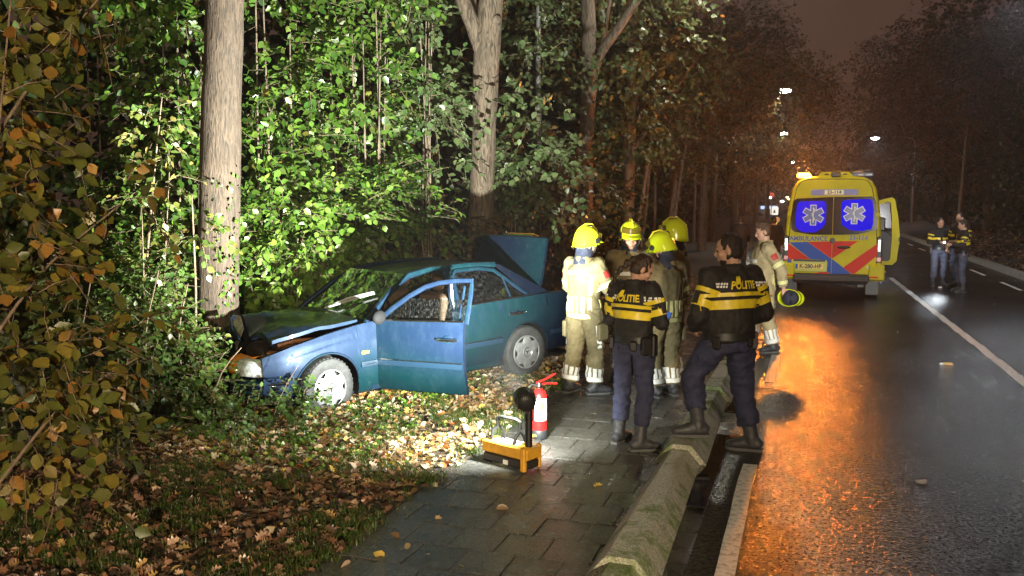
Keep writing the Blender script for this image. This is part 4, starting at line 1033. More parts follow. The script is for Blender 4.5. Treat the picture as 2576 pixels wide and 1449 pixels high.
def person(loc, heading, label, outfit, H=1.78, pose=None, detail=1.0, hair=HAIRD, hairstyle='short', group=None, bulk=1.0, tan=None, beard=False, text=None, pants=None, seed=0, nostrip=False, helmet=None):
    P = dict(DEF); P.update(pose or {}); S = H / 1.78
    J = {k: (V3(v) * S if isinstance(v, (tuple, list)) and len(v) == 3 and not k.startswith(('hn', 'hd')) else v) for k, v in P.items()}
    root = empty('person', loc, R(heading - 90), label, 'person', group)
    vox = 0.0085 / detail
    fire = outfit == 'fire'
    bk = bulk * (1.10 if fire else 1.0)
    # ---- the body: one continuous figure
    HM = Matrix.Rotation(R(P['yaw']), 3, 'Z') @ Matrix.Rotation(R(-P['pitch']), 3, 'X') @ Matrix.Rotation(R(P['tilt']), 3, 'Y')
    hc = J['head']
    def hp(x, y, z): return hc + HM @ (V3((x, y, z)) * S)
    b = MB()
    def hell(c, r): b.ell(hp(*c), [q * S for q in r], HM, 16, 12)
    hell((0, -0.012, 0.030), (0.074, 0.094, 0.088)); hell((0, 0.022, -0.030), (0.062, 0.070, 0.085)); hell((0, 0.045, -0.080), (0.038, 0.044, 0.034))
    b.tube([hp(0, 0.083, 0.018), hp(0, 0.104, -0.022), hp(0, 0.092, -0.036)], [0.010 * S, 0.016 * S, 0.010 * S], 8)
    hell((0, 0.074, 0.026), (0.052, 0.018, 0.012)); hell((0, 0.086, -0.060), (0.024, 0.010, 0.012))
    for sx in (-1, 1):
        hell((sx * 0.076, -0.010, -0.012), (0.012, 0.022, 0.034)); hell((sx * 0.042, 0.060, -0.025), (0.022, 0.022, 0.024))
    b.tube([J['neck'] + V3((0, 0, -0.10)), J['neck'], hp(0, -0.02, -0.06), hp(0, -0.01, 0)], [0.085 * S, 0.058 * S, 0.056 * S, 0.05 * S], 12)
    sp = [J['pelvis'] + V3((0, 0, -0.06 * S)), J['pelvis'], J['waist'], J['chest'], J['chest'].lerp(J['neck'], 0.6), J['neck']]
    b.tube(sp, [(0.14 * S, 0.10 * S), (0.155 * S, 0.11 * S), (0.14 * S, 0.10 * S), (0.165 * S, 0.115 * S), (0.15 * S, 0.09 * S), (0.07 * S, 0.065 * S)], 14, ref=(1, 0, 0))
    for sd, sg in (('l', -1), ('r', 1)):
        sh, el, wr = J['sh_' + sd], J['elb_' + sd], J['wri_' + sd]
        b.tube([sh + (J['chest'] - sh) * 0.3, sh, sh.lerp(el, .5), el, el.lerp(wr, .35), wr], [0.06 * S, 0.055 * S, 0.047 * S, 0.040 * S, 0.040 * S, 0.027 * S], 10)
        d = V3(P['hd_' + sd]) if P['hd_' + sd] else (wr - el)
        hand(b, wr, d, P['hn_' + sd], P['curl'], sg)
        hi, kn, an = J['hip_' + sd], J['knee_' + sd], J['ank_' + sd]
        b.tube([hi + V3((0, 0, 0.05)), hi.lerp(kn, .2), kn, kn.lerp(an, .3), an], [0.085 * S, 0.082 * S, 0.056 * S, 0.055 * S, 0.038 * S], 10)
    body = obj('body', remesh(b, 'body', max(vox * 0.8, 0.006), 3, 0.55 if detail >= .8 else 1.0), root); body.data.materials.append(SKIN)
    ey = MB()
    for sx in (-1, 1): ey.ell(hp(sx * 0.032, 0.078, 0.006), [0.012 * S, 0.009 * S, 0.007 * S], HM, 8, 6)
    ey.build('eyes', EYE, root)
    mo = MB(); mo.ell(hp(0, 0.094, -0.060), [0.021 * S, 0.006 * S, 0.006 * S], HM, 8, 6); mo.build('mouth', LIP, root)
    # ---- jacket
    jm = (tan or FTAN) if fire else (PBLK if outfit == 'police' else outfit)
    hem = J['pelvis'] + V3((0, 0, (-0.12 if fire else -0.02) * S))
    if outfit not in ('fire', 'police'): hem = J['pelvis'] + V3((0, 0, -0.22 * S))
    up = J['chest'].lerp(J['neck'], 0.55)
    tor = [(hem, (0.186, 0.145)), (J['pelvis'] + V3((0, 0, 0.03 * S)), (0.186, 0.146)), (J['waist'], (0.176, 0.140)), (J['waist'].lerp(J['chest'], .5), (0.186, 0.145)), (J['chest'], (0.200, 0.148)), (up, (0.185, 0.125)), (J['neck'] + V3((0, 0, -0.02 * S)), (0.095, 0.095)), (J['neck'] + V3((0, 0, 0.045 * S)), (0.082, 0.086))]
    tp = [p for p, r in tor]; tr_ = [(r[0] * bk * S, r[1] * bk * S) for p, r in tor]
    jb = MB(); jb.tube(tp, tr_, 22, ref=(1, 0, 0))
    ar = 1.0 * bk
    for sd, sg in (('l', -1), ('r', 1)):
        sh, el, wr = J['sh_' + sd], J['elb_' + sd], J['wri_' + sd]
        cuff = wr + (wr - el).normalized() * -0.015
        jb.tube([sh + (up - sh) * 0.45, sh, sh.lerp(el, .3), sh.lerp(el, .65), el, el.lerp(cuff, .3), el.lerp(cuff, .7), cuff], [q * S * ar for q in (0.085, 0.084, 0.080, 0.070, 0.066, 0.064, 0.056, 0.050)], 14)
        jb.ell(el, (0.067 * S * ar,) * 3)
        jb.ell(sh, (0.083 * S * ar,) * 3)
    jme = remesh(jb, 'jacket', 0.012 / detail, 5, 1.0, (0.015 * S, 11, 0.8, seed))
    jo = obj('jacket', jme, root); jme.materials.append(jm)
    bv = BVHTree.FromPolygons([v.co.copy() for v in jme.vertices], [tuple(p.vertices) for p in jme.polygons])
    # ---- trousers
    tb = MB(); tm_ = (tan or FTAN) if fire else (pants or PTRO); tk = bk * (1.12 if fire else 1.0)
    tb.tube([J['pelvis'] + V3((0, 0, -0.10 * S)), J['pelvis'] + V3((0, 0, 0.0)), J['pelvis'] + V3((0, 0, 0.10 * S))], [(0.165 * S * bk, 0.125 * S * bk), (0.168 * S * bk, 0.130 * S * bk), (0.155 * S * bk, 0.12 * S * bk)], 18, ref=(1, 0, 0))
    for sd, sg in (('l', -1), ('r', 1)):
        hi, kn, an = J['hip_' + sd], J['knee_' + sd], J['ank_' + sd]
        lo = an + (kn - an) * (0.30 if outfit == 'police' else 0.10)
        tb.tube([hi + V3((0, 0, 0.03)), hi.lerp(kn, .25), hi.lerp(kn, .6), kn, kn.lerp(lo, .35), kn.lerp(lo, .75), lo], [q * S * tk for q in (0.100, 0.102, 0.088, 0.078, 0.078, 0.073, 0.070)], 14)
    tme = remesh(tb, 'trousers', 0.012 / detail, 4, 1.0, (0.017 * S, 10, 1.7, seed + 5)); to = obj('trousers', tme, root); tme.materials.append(tm_)
    bt = BVHTree.FromPolygons([v.co.copy() for v in tme.vertices], [tuple(p.vertices) for p in tme.polygons])
    # ---- boots
    for sd in ('l', 'r'):
        an = J['ank_' + sd]; RM = Matrix.Rotation(R(P['toe_' + sd]), 3, 'Z') @ Matrix.Rotation(R(P['tilt_' + sd]), 3, 'X')
        def fp(x, y, z): return an + RM @ (V3((x, y, z)) * S)
        bb = MB(); k = 1.12 if fire else 1.05
        kn = J['knee_' + sd]; sdv = (kn - an).normalized() * (0.20 if outfit == 'police' else 0.16) * S
        bb.tube([an + sdv, an + sdv * .5, an + V3((0, 0, 0.0)), fp(0, -0.005, -0.05)], [0.058 * S * k, 0.054 * S * k, 0.052 * S * k, 0.05 * S * k], 14)
        bb.tube([fp(0, -0.082, -0.045), fp(0, -0.05, -0.032), fp(0, 0.02, -0.022), fp(0, 0.08, -0.034), fp(0, 0.14, -0.045), fp(0, 0.185, -0.052), fp(0, 0.205, -0.060)], [(0.030 * S * k, 0.036 * S), (0.043 * S * k, 0.052 * S), (0.044 * S * k, 0.058 * S), (0.048 * S * k, 0.050 * S), (0.049 * S * k, 0.042 * S), (0.040 * S * k, 0.034 * S), (0.018 * S * k, 0.018 * S)], 14, ref=RM @ V3((1, 0, 0)))
        bo = obj('boot', remesh(bb, 'boot', 0.011 / detail, 3), root); bo.data.materials.append(BOOT)
        so = MB(); outl = [(-0.035, -0.09), (0.035, -0.09), (0.042, -0.04), (0.040, 0.03), (0.052, 0.10), (0.046, 0.17), (0.02, 0.21), (-0.02, 0.21), (-0.046, 0.17), (-0.052, 0.10), (-0.040, 0.03), (-0.042, -0.04)]
        so.rings([[fp(x * k * .86, y * .97, -0.09) for x, y in outl], [fp(x * k * .9, y * .985, -0.068) for x, y in outl]], True, True); so.build('sole', SOLE, bo, False)
    # ---- helpers for strips that follow the cloth
    def spine(z):
        for i in range(len(tp) - 1):
            if tp[i].z <= z <= tp[i + 1].z or i == len(tp) - 2:
                k = (z - tp[i].z) / max(1e-6, tp[i + 1].z - tp[i].z); k = max(0, min(1, k))
                return tp[i].lerp(tp[i + 1], k), (lerp(tr_[i][0], tr_[i + 1][0], k), lerp(tr_[i][1], tr_[i + 1][1], k))
    def drape(a, z, off=0.005, wide=1.5):
        c, r = spine(z); d = V3((math.sin(a), -math.cos(a), 0))
        rr = 1 / math.sqrt((d.x / r[0]) ** 2 + (d.y / r[1]) ** 2)
        h = bv.ray_cast(c + d * 0.7, -d)
        if h[0] is not None and (h[0] - c).length < rr * wide: return h[0] + d * off
        return c + d * (rr + off)
    def patch(name, a0, a1, z0, z1, m, na=14, nz=3, off=0.006, zfun=None, par=None, wide=1.5):
        rows, inn = [], []
        for i in range(nz + 1):
            r1, r2 = [], []
            for j in range(na + 1):
                a = R(lerp(a0, a1, j / na)); z = lerp(z0, z1, i / nz) * S + (zfun(a) if zfun else 0)
                p = drape(a, z, off, wide); c, _ = spine(z); r1.append(p); r2.append(p + (c - p).normalized() * 0.012)
            rows.append(r1); inn.append(r2)
        mb = MB().grid(rows); mb.grid([rows[0], inn[0]]); mb.grid([rows[-1], inn[-1]]); mb.grid([[r[0] for r in rows], [r[0] for r in inn]]); mb.grid([[r[-1] for r in rows], [r[-1] for r in inn]])
        return mb.build(name, m, par or jo)
    def band(name, p0, p1, k0, k1, rad, m, tree, par, a0=0, a1=360, n=18, off=0.006):
        p0, p1 = V3(p0), V3(p1); d = (p1 - p0).normalized(); u = V3((1, 0, 0)); u = (u - d * u.dot(d)).normalized(); v = d.cross(u)
        rows = []
        for k in np.linspace(k0, k1, 4):
            c = p0.lerp(p1, float(k)); row = []
            for j in range(n + 1):
                a = R(lerp(a0, a1, j / n)); q = u * math.cos(a) + v * math.sin(a)
                h = tree.ray_cast(c + q * rad * 1.7, -q)
                row.append(h[0] + q * off if h[0] is not None and (h[0] - c).length < rad * 1.7 else c + q * (rad + off))
            rows.append(row)
        rows = [[rows[0][j] + (p0.lerp(p1, k0) - rows[0][j]).normalized() * .012 for j in range(n + 1)]] + rows + [[rows[-1][j] + (p0.lerp(p1, k1) - rows[-1][j]).normalized() * .012 for j in range(n + 1)]]
        return MB().grid(rows).build(name, m, par)
    def back_text(s, z, size, m, a_c=0.0, ksp=1.0, par=None):
        me = text_mesh(s, size * S, 0, size * 0.03)
        c, r = spine(z * S)
        for v in me.vertices:
            a = R(a_c) + v.co.x * ksp / (r[0] * 0.95); zz = z * S + v.co.y
            v.co = drape(a, zz, 0.007)
        me.materials.append(m); me.update()
        return obj('lettering', me, par or jo)
    arms = [('l', J['sh_l'], J['elb_l'], J['wri_l']), ('r', J['sh_r'], J['elb_r'], J['wri_r'])]
    if fire and not nostrip:
        hz = hem.z / S
        patch('reflective_strip', -180, 180, hz + 0.015, hz + 0.065, REFL, 40, 2)
        for a in (-66, -42, -18, 6, 30, 54): patch('reflective_strip', a, a + 13, hz + 0.075, hz + 0.225 + 0.03 * math.cos(R(a)), REFL, 3, 6)
        for a in (100, 124, 212, 236): patch('reflective_strip', a, a + 13, hz + 0.075, hz + 0.215, REFL, 3, 6)
        patch('reflective_strip', 58, 70, 1.10, 1.32, REFW, 3, 6)
        patch('reflective_strip', 128, 225, 1.22, 1.265, REFW, 12, 2)
        for sd, sh, el, wr in arms:
            band('reflective_strip', sh, el, 0.72, 0.90, 0.075 * S * bk, REFL, bv, jo)
            band('reflective_strip', el, wr, 0.62, 0.80, 0.06 * S * bk, REFL, bv, jo)
            q = 'sleeve_badge'
            sg = -1 if sd == 'l' else 1
            band(q, sh, el, 0.34, 0.60, 0.08 * S * bk, REDP, bv, jo, (150 if sg < 0 else -30), (210 if sg < 0 else 30), 6)
        for sd in ('l', 'r'):
            kn, an = J['knee_' + sd], J['ank_' + sd]
            band('reflective_strip', kn, an, 0.74, 0.86, 0.075 * S * tk, REFW, bt, to)
            for a in range(0, 360, 36): band('reflective_strip', kn, an, 0.42 + 0.10 * (1 + math.cos(R(a))) / 2, 0.73, 0.077 * S * tk, REFW, bt, to, a, a + 25, 3)
            hi = J['hip_' + sd]; sg = -1 if sd == 'l' else 1
            band('reflective_strip', hi, kn, 0.35, 0.95, 0.092 * S * tk, REFW, bt, to, (150 if sg < 0 else 5), (178 if sg < 0 else 33), 3)
            mb = MB(); c = hi.lerp(kn, 0.52) + V3((sg * 0.105 * S * tk, 0.0, 0)); mb.box(c, (0.05, 0.15, 0.20), bevel=0.02); mb.build('thigh_pocket', tm_, to)
        if text:
            back_text(text, 1.335, 0.062, REFW); back_text('112', 1.285, 0.03, REFW) if False else None
    if outfit == 'police':
        zf = lambda a: -0.02 * S * (1 - math.cos(a))
        patch('yellow_band', -92, 92, 1.165, 1.235, PYEL, 30, 3, 0.006, zf)
        patch('yellow_band', -88, 88, 1.262, 1.292, PYEL, 30, 2, 0.006, zf)
        patch('yellow_band', 112, 170, 1.20, 1.262, PYEL, 10, 3); patch('yellow_band', -170, -112, 1.20, 1.262, PYEL, 10, 3)
        for sd, sh, el, wr in arms:
            c0, _ = spine(1.2 * S)
            band('yellow_band', sh, el, 0.58, 0.77, 0.078 * S * bk, PYEL, bv, jo); band('yellow_band', sh, el, 0.30, 0.42, 0.081 * S * bk, PYEL, bv, jo)
            sg = -1 if sd == 'l' else 1
            band('sleeve_badge', sh, el, 0.42, 0.74, 0.079 * S * bk, mat('badge_dark', (0.03, 0.025, 0.03), .5), bv, jo, (150 if sg < 0 else -30), (210 if sg < 0 else 30), 6, 0.010)
        if text:
            back_text(text, 1.340, 0.084, PYEL if True else REFW, 3)
            c, r = spine(1.338 * S)
            for side in (-1, 1):
                for i in range(4):
                    for j in range(2):
                        x = side * (0.186 + 0.021 * i) * S + 0.01; a = x / (r[0] * .95)
                        patch('checker_square', math.degrees(a), math.degrees(a) + 3.6, 1.322 + j * 0.022, 1.338 + j * 0.022, REFW, 1, 1, 0.007)
            # flame emblem over the O
            fl_ = MB()
            for q in (-1, 0, 1):
                a = math.degrees((-0.066 * S) / (r[0] * .95)) + q * 3.0
                pts = [drape(R(a + q * 2.0 * k_), (1.35 + 0.06 * k_) * S, 0.009) for k_ in (0, .5, 1.0)]
                fl_.tube(pts, [0.006, 0.009, 0.003], 6)
            fl_.build('flame_emblem', PYEL, jo)
        # belt with pouches
        rows = []
        bz = J['pelvis'].z + 0.0
        bl_ = MB(); bl_.tube([J['pelvis'] + V3((0, 0, 0.0)), J['pelvis'] + V3((0, 0, 0.055 * S))], [(0.193 * S * bk, 0.152 * S * bk), (0.190 * S * bk, 0.150 * S * bk)], 28, ref=(1, 0, 0)); be = bl_.build('belt', BLK, root)
        for a, w_, h_, d_ in ((62, 0.09, 0.16, 0.05), (88, 0.07, 0.20, 0.06), (28, 0.06, 0.09, 0.03), (-60, 0.07, 0.12, 0.04), (-100, 0.06, 0.1, 0.04)):
            q = V3((math.sin(R(a)), -math.cos(R(a)), 0)); c = J['pelvis'] + V3((q.x * 0.205 * S, q.y * 0.165 * S, -0.02))
            MB().box(c, (w_, d_, h_), rot=Matrix.Rotation(R(a), 3, 'Z'), bevel=0.015).build('belt_pouch', BLK, be)
    # ---- collar
    if fire:
        cm = MB(); cm.tube([J['neck'] + V3((0, 0, -0.05 * S)), J['neck'] + V3((0, 0, 0.01)), hp(0, -0.018, -0.075), hp(0, -0.02, -0.02)], [(0.125 * S, 0.115 * S), (0.100 * S, 0.10 * S), (0.086 * S, 0.092 * S), (0.088 * S, 0.098 * S)], 18, ref=(1, 0, 0))
        if helmet: obj('neck_flap', remesh(cm, 'neck_flap', 0.012, 3, 1, (0.010, 14, 1, seed)), root).data.materials.append(NAVYC)
        else:
            cm = MB(); cm.tube([J['neck'] + V3((0, 0, -0.045 * S)), J['neck'] + V3((0, 0, 0.0)), J['neck'] + V3((0, 0.0, 0.05 * S))], [(0.13 * S, 0.118 * S), (0.105 * S, 0.10 * S), (0.098 * S, 0.098 * S)], 18, ref=(1, 0, 0)); cm.build('collar', tm_, root)
    else:
        cm = MB(); cm.tube([J['neck'] + V3((0, 0, -0.05 * S)), J['neck'] + V3((0, 0, 0.0)), J['neck'] + V3((0, 0.005, 0.045 * S))], [(0.12 * S, 0.11 * S), (0.092 * S, 0.092 * S), (0.082 * S, 0.084 * S)], 18, ref=(1, 0, 0)); cm.build('collar', jm, root)
    # ---- hair / helmet
    if helmet:
        make_helmet(root, hc + HM @ V3((0, -0.005, 0.045)) * S, HM, S * 1.04, helmet)
    else:
        h_ = MB(); h_.ell(hp(0, -0.028, 0.042), [0.083 * S, 0.094 * S, 0.090 * S], HM, 20, 14)
        if hairstyle != 'short': h_.ell(hp(0, -0.03, 0.0), [0.084 * S, 0.085 * S, 0.09 * S], HM, 16, 12)
        else: h_.ell(hp(0, -0.048, -0.015), [0.079 * S, 0.066 * S, 0.085 * S], HM, 16, 12)
        if hairstyle == 'braid':
            h_.ell(hp(0, -0.115, 0.035), [0.03 * S, 0.03 * S, 0.03 * S], HM)
            pts = [hp(0.0, -0.125, 0.02), hp(-0.01, -0.15, -0.06), hp(-0.025, -0.165, -0.14), hp(-0.03, -0.16, -0.22), hp(-0.03, -0.155, -0.30)]
            for i in range(9):
                q = i / 8 * 3.999; p = pts[int(q)].lerp(pts[int(q) + 1], q - int(q)); h_.ell(p + V3((0.008 * (-1) ** i, 0, 0)), [0.026 * (1 - i * .06), 0.024 * (1 - i * .06), 0.032])
        elif hairstyle == 'bun': h_.ell(hp(0, -0.125, 0.02), [0.04 * S, 0.035 * S, 0.04 * S], HM)
        elif hairstyle == 'tuft': h_.ell(hp(0, 0.02, 0.105), [0.06 * S, 0.065 * S, 0.035 * S], HM)
        ho = obj('hair', remesh(h_, 'hair', 0.0085 / detail, 2, 1, (0.011, 40, .35, seed)), root); ho.data.materials.append(hair)
        if beard:
            h_ = MB(); h_.ell(hp(0, 0.034, -0.075), [0.052 * S, 0.055 * S, 0.046 * S], HM, 16, 10); h_.ell(hp(0, 0.0, -0.05), [0.067 * S, 0.045 * S, 0.05 * S], HM, 16, 10)
            ho = obj('beard', remesh(h_, 'beard', 0.009, 2, 1, (0.004, 50, 1, seed)), root); ho.data.materials.append(hair)
    root['jw'] = 0
    return root, J, P

def make_helmet(par, c, HM, S, kind='new'):
    def q(x, y, z): return V3(c) + HM @ (V3((x, y, z)) * S)
    # the shell: an arched dome, lower at the nape, with a raised crest
    rows = []
    nu = 30
    for i in range(12):
        th = lerp(0.02, 1.0, i / 11) * math.pi / 2 * 1.10
        row = []
        for j in range(nu):
            a = 2 * math.pi * j / nu; sx, cx_ = math.sin(a), math.cos(a)     # cx_>0 front
            r = math.sin(min(th, math.pi / 2)); x = 0.118 * r * sx; y = 0.148 * r * cx_ - 0.004
            z = 0.150 * math.cos(th) + 0.010
            if th > 1.2: z -= (0.062 * max(0, -cx_) + 0.035 * abs(sx) * (1 if cx_ < .5 else 0)) * (th - 1.2) / 0.53
            z += 0.022 * math.exp(-(sx * r / 0.13) ** 2) * (1 if cx_ > -.95 else 1) * r * 0.9 if th < 1.3 else 0
            row.append(q(x, y, z))
        rows.append(row)
    mb = MB().rings(rows, True, False)
    mb.rings([rows[-1], [p + (V3(c) - p) * 0.05 + HM @ V3((0, 0, 0.01)) for p in rows[-1]]], False, False)
    hm = mb.build('helmet', HYEL, par, True, 45)
    rim = MB(); rim.tube([p for p in rows[-1]] + [rows[-1][0]], 0.006 * S, 6); rim.build('helmet_rim', HYEL, hm)
    cr = MB(); cr.tube([q(0, 0.140, 0.05), q(0, 0.10, 0.135), q(0, 0.03, 0.182), q(0, -0.05, 0.172), q(0, -0.12, 0.11), q(0, -0.148, 0.03)], [(0.010 * S, 0.008 * S)] * 6, 8, ref=(1, 0, 0)); cr.build('crest', mat('helmet_gold', (0.62, 0.50, 0.03), 0.3), hm)
    for sg in (-1, 1):
        MB().lathe([(0.030 * S, 0), (0.028 * S, 0.012 * S), (0.001, 0.016 * S)], 16, c=q(sg * 0.114, 0.055, 0.012), rot=HM @ Matrix.Rotation(R(90 * sg), 3, 'Y')).build('visor_hub', BLK, hm)
        MB().tube([q(sg * 0.105, 0.05, -0.02), q(sg * 0.082, 0.062, -0.09), q(sg * 0.03, 0.07, -0.125)], (0.010 * S, 0.004 * S), 6).build('chin_strap', BLK if kind != 'strap' else HYEL, hm)
    # visor pushed up, tinted
    rows = [[q(0.121 * math.sin(R(a)), 0.012 + 0.146 * math.cos(R(a)), z) for a in np.linspace(-68, 68, 15)] for z in (0.045, 0.075, 0.10)]
    rows2 = [[p + HM @ V3((0, -0.004, 0)) for p in r] for r in rows]
    MB().grid(rows).grid(rows2).build('visor', mat('visor_amber', (0.10, 0.07, 0.01), 0.1, spec=0.9), hm)
    # brim piece
    rows = [[q(0.120 * math.sin(R(a)), 0.010 + (0.150 + k * 0.04) * math.cos(R(a)), 0.028 - 0.012 * k) for a in np.linspace(-60, 60, 13)] for k in (0, 1)]
    MB().grid(rows).grid([[p + HM @ V3((0, 0, -0.006)) for p in r] for r in rows]).build('brim', HYEL, hm)
    return hm

def G(px, py, z=0.0):     # ground point under a picture position
    x = (px - 1288); y = -(py - 724.5); dy = FPX * _c + y * _s; dz = -FPX * _s + y * _c
    k = (z - CAMH) / dz; return Vector((x * k, dy * k, z))

# firefighter with his back to us at the left of the group
person(Vector((0.80, 9.60, 0)), 42, 'firefighter seen from behind at the left end of the group, beside the car', 'fire', 1.80,
       dict(elb_r=(0.30, 0.06, 1.16), wri_r=(0.14, 0.27, 1.13), elb_l=(-0.30, 0.05, 1.16), wri_l=(-0.10, 0.28, 1.12), hn_r=(0, 0, -1), hn_l=(0, 0, -1), yaw=-14, pitch=10, ank_l=(-0.13, -0.09, .09), knee_l=(-.12, -.02, .5), toe_r=-25, ank_r=(0.13, 0.03, .09), knee_r=(.12, .06, .5)),
       text='BRANDWEER', helmet='new', seed=1)
# firefighter facing us behind the policewoman
person(Vector((1.40, 10.35, 0)), 255, 'firefighter facing us, mostly hidden behind the policewoman with the braid', 'fire', 1.84,
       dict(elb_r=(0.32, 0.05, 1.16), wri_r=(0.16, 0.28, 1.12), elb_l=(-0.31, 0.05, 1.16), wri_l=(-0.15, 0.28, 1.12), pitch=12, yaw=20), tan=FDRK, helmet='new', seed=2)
# firefighter between the two police officers, helmet towards us
person(Vector((1.66, 9.45, 0)), 118, 'firefighter in lime helmet between the policewoman and the policeman, in front of two others', 'fire', 1.75,
       dict(elb_l=(-0.28, 0.10, 1.17), wri_l=(-0.10, 0.30, 1.16), elb_r=(0.29, 0.02, 1.15), wri_r=(0.16, 0.26, 1.04), yaw=25, pitch=24, head=(0, 0.05, 1.62), knee_l=(-.11, .06, .5)), helmet='new', seed=3)
# the fourth, further back with raised visor
person(Vector((1.90, 10.15, 0)), 172, 'firefighter with tipped yellow helmet and dark face behind the lime helmeted one', 'fire', 1.86,
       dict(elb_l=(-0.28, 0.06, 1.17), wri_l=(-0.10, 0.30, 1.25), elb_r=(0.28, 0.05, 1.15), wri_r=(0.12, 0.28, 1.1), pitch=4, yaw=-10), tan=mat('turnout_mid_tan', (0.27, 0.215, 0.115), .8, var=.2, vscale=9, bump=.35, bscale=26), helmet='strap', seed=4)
# policewoman writing on her phone
pw, JW, PW = person(Vector((1.05, 7.46, 0)), 48, 'policewoman with a dark braid looking down at her phone', 'police', 1.73,
       dict(elb_r=(0.27, 0.02, 1.13), wri_r=(0.15, 0.25, 1.10), elb_l=(-0.26, 0.0, 1.13), wri_l=(0.02, 0.25, 1.08), hn_r=(-.3, 0, 1), hn_l=(.3, 0, 1), yaw=-42, pitch=32, head=(0.03, 0.075, 1.585), neck=(0.01, 0.0, 1.45), ank_l=(-0.15, -.0, .09), ank_r=(0.14, -0.10, .09), knee_l=(-.13, .03, .5), knee_r=(.125, .0, .5), toe_l=5, toe_r=-38),
       hair=HAIRB, hairstyle='braid', text='POLITIE', seed=6)
# policeman with one foot on the kerb block
person(Vector((1.93, 7.30, 0)), 113, 'tall bearded policeman with one boot up on the kerb block', 'police', 1.90,
       dict(pelvis=(-0.10, 0.02, 0.92), waist=(-0.10, 0.03, 1.07), chest=(-0.07, 0.06, 1.28), neck=(-0.05, 0.06, 1.45), head=(-0.07, 0.10, 1.605), yaw=48, pitch=14,
            hip_l=(-0.20, 0.03, 0.90), hip_r=(0.0, 0.02, 0.90), knee_l=(-0.345, 0.15, 0.615), ank_l=(-0.40, -0.02, 0.255), toe_l=62, knee_r=(0.06, 0.04, 0.49), ank_r=(0.10, -0.04, 0.09), toe_r=45,
            sh_l=(-0.26, 0.05, 1.40), sh_r=(0.12, 0.05, 1.40), elb_l=(-0.37, 0.05, 1.10), wri_l=(-0.27, 0.24, 0.98), elb_r=(0.22, 0.0, 1.11), wri_r=(0.10, 0.22, 0.99), hn_l=(1, 0, 0)),
       hair=HAIRD, beard=True, bulk=1.16, text='POLITIE', seed=7)
# bare headed firefighter further up, helmet in his hand
ff, JF, PF = person(Vector((3.56, 12.35, 0)), 178, 'bareheaded firefighter in red collar walking left beside the ambulance, helmet in hand', 'fire', 1.86,
       dict(elb_l=(-0.27, -0.16, 1.15), wri_l=(-0.28, -0.20, 0.90), elb_r=(0.26, 0.05, 1.15), wri_r=(0.2, 0.25, 1.0), yaw=4, pitch=20, ank_l=(-.1, -.14, .09), knee_l=(-.11, -.03, .5), ank_r=(.1, .16, .09), knee_r=(.11, .12, .5)),
       hair=HAIRL, hairstyle='tuft', seed=8, tan=mat('turnout_lit_tan', (0.40, 0.33, 0.19), .8, var=.2, vscale=9, bump=.35, bscale=26))  # paler turnout copy: light that misses him is put into the colour
mbr = MB(); mbr.tube([JF['neck'] + V3((0, 0, -0.075)), JF['neck'] + V3((0, 0, -0.035))], [(0.165, 0.135), (0.125, 0.118)], 18, ref=(1, 0, 0)); mbr.build('red_collar', REDP, ff)
hh_ = empty('fire_helmet', (0, 0, 0), 0, 'fire helmet with dark lining hanging from the hand of the bareheaded firefighter', 'helmet')
hw = ff.matrix_basis @ (JF['wri_l'] + V3((0, -0.10, -0.14))); hh_.location = hw
make_helmet(hh_, V3((0, 0, 0)), V3((0.70, 0.70, -0.12)).to_track_quat('Z', 'X').to_matrix(), 0.98)
MB().ell((-0.005, -0.005, 0.0), (0.112, 0.112, 0.115)).build('helmet_lining', NAVYC, hh_)
# three police far off on the right lane
p8, J8, P8 = person(Vector((10.90, 22.3, 0)), 262, 'policewoman facing us on the far lane, holding a bright torch at her chest', 'police', 1.76,
       dict(elb_l=(-0.27, 0.02, 1.14), wri_l=(-0.08, 0.27, 1.17), elb_r=(0.27, 0.02, 1.14), wri_r=(0.06, 0.27, 1.15), pitch=10), detail=0.6, hair=HAIRD, hairstyle='bun', seed=9, pants=mat('police_trousers_lit', (0.07, 0.078, 0.125), .8, var=.3, vscale=10))  # paler trousers copy, light on the far officers put into the colour
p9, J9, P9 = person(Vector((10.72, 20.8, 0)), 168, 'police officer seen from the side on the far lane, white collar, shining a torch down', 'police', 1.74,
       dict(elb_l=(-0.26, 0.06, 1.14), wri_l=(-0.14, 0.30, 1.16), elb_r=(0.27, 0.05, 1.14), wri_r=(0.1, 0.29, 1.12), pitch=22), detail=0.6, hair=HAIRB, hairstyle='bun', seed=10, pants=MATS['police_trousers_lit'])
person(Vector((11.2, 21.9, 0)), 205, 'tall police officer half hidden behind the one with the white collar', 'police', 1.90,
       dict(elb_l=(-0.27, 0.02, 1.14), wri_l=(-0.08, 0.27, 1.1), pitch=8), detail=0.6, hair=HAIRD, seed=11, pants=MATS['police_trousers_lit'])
# two bystanders in dark coats on the pavement beyond
COAT = mat('dark_coat', (0.005, 0.0045, 0.005), 0.85, bump=0.3, bscale=20)
person(A(1862, 27.5), 70, 'dark coated bystander beside the lamp post, further up the pavement', COAT, 1.74, detail=0.55, hair=HAIRD, pants=COAT, seed=12, bulk=1.1)
person(A(1945, 25.5), 60, 'hooded bystander in black, seen between the bareheaded fireman and the ambulance', COAT, 1.74, detail=0.55, hair=COAT, hairstyle='bun', pants=COAT, seed=13, bulk=1.12)

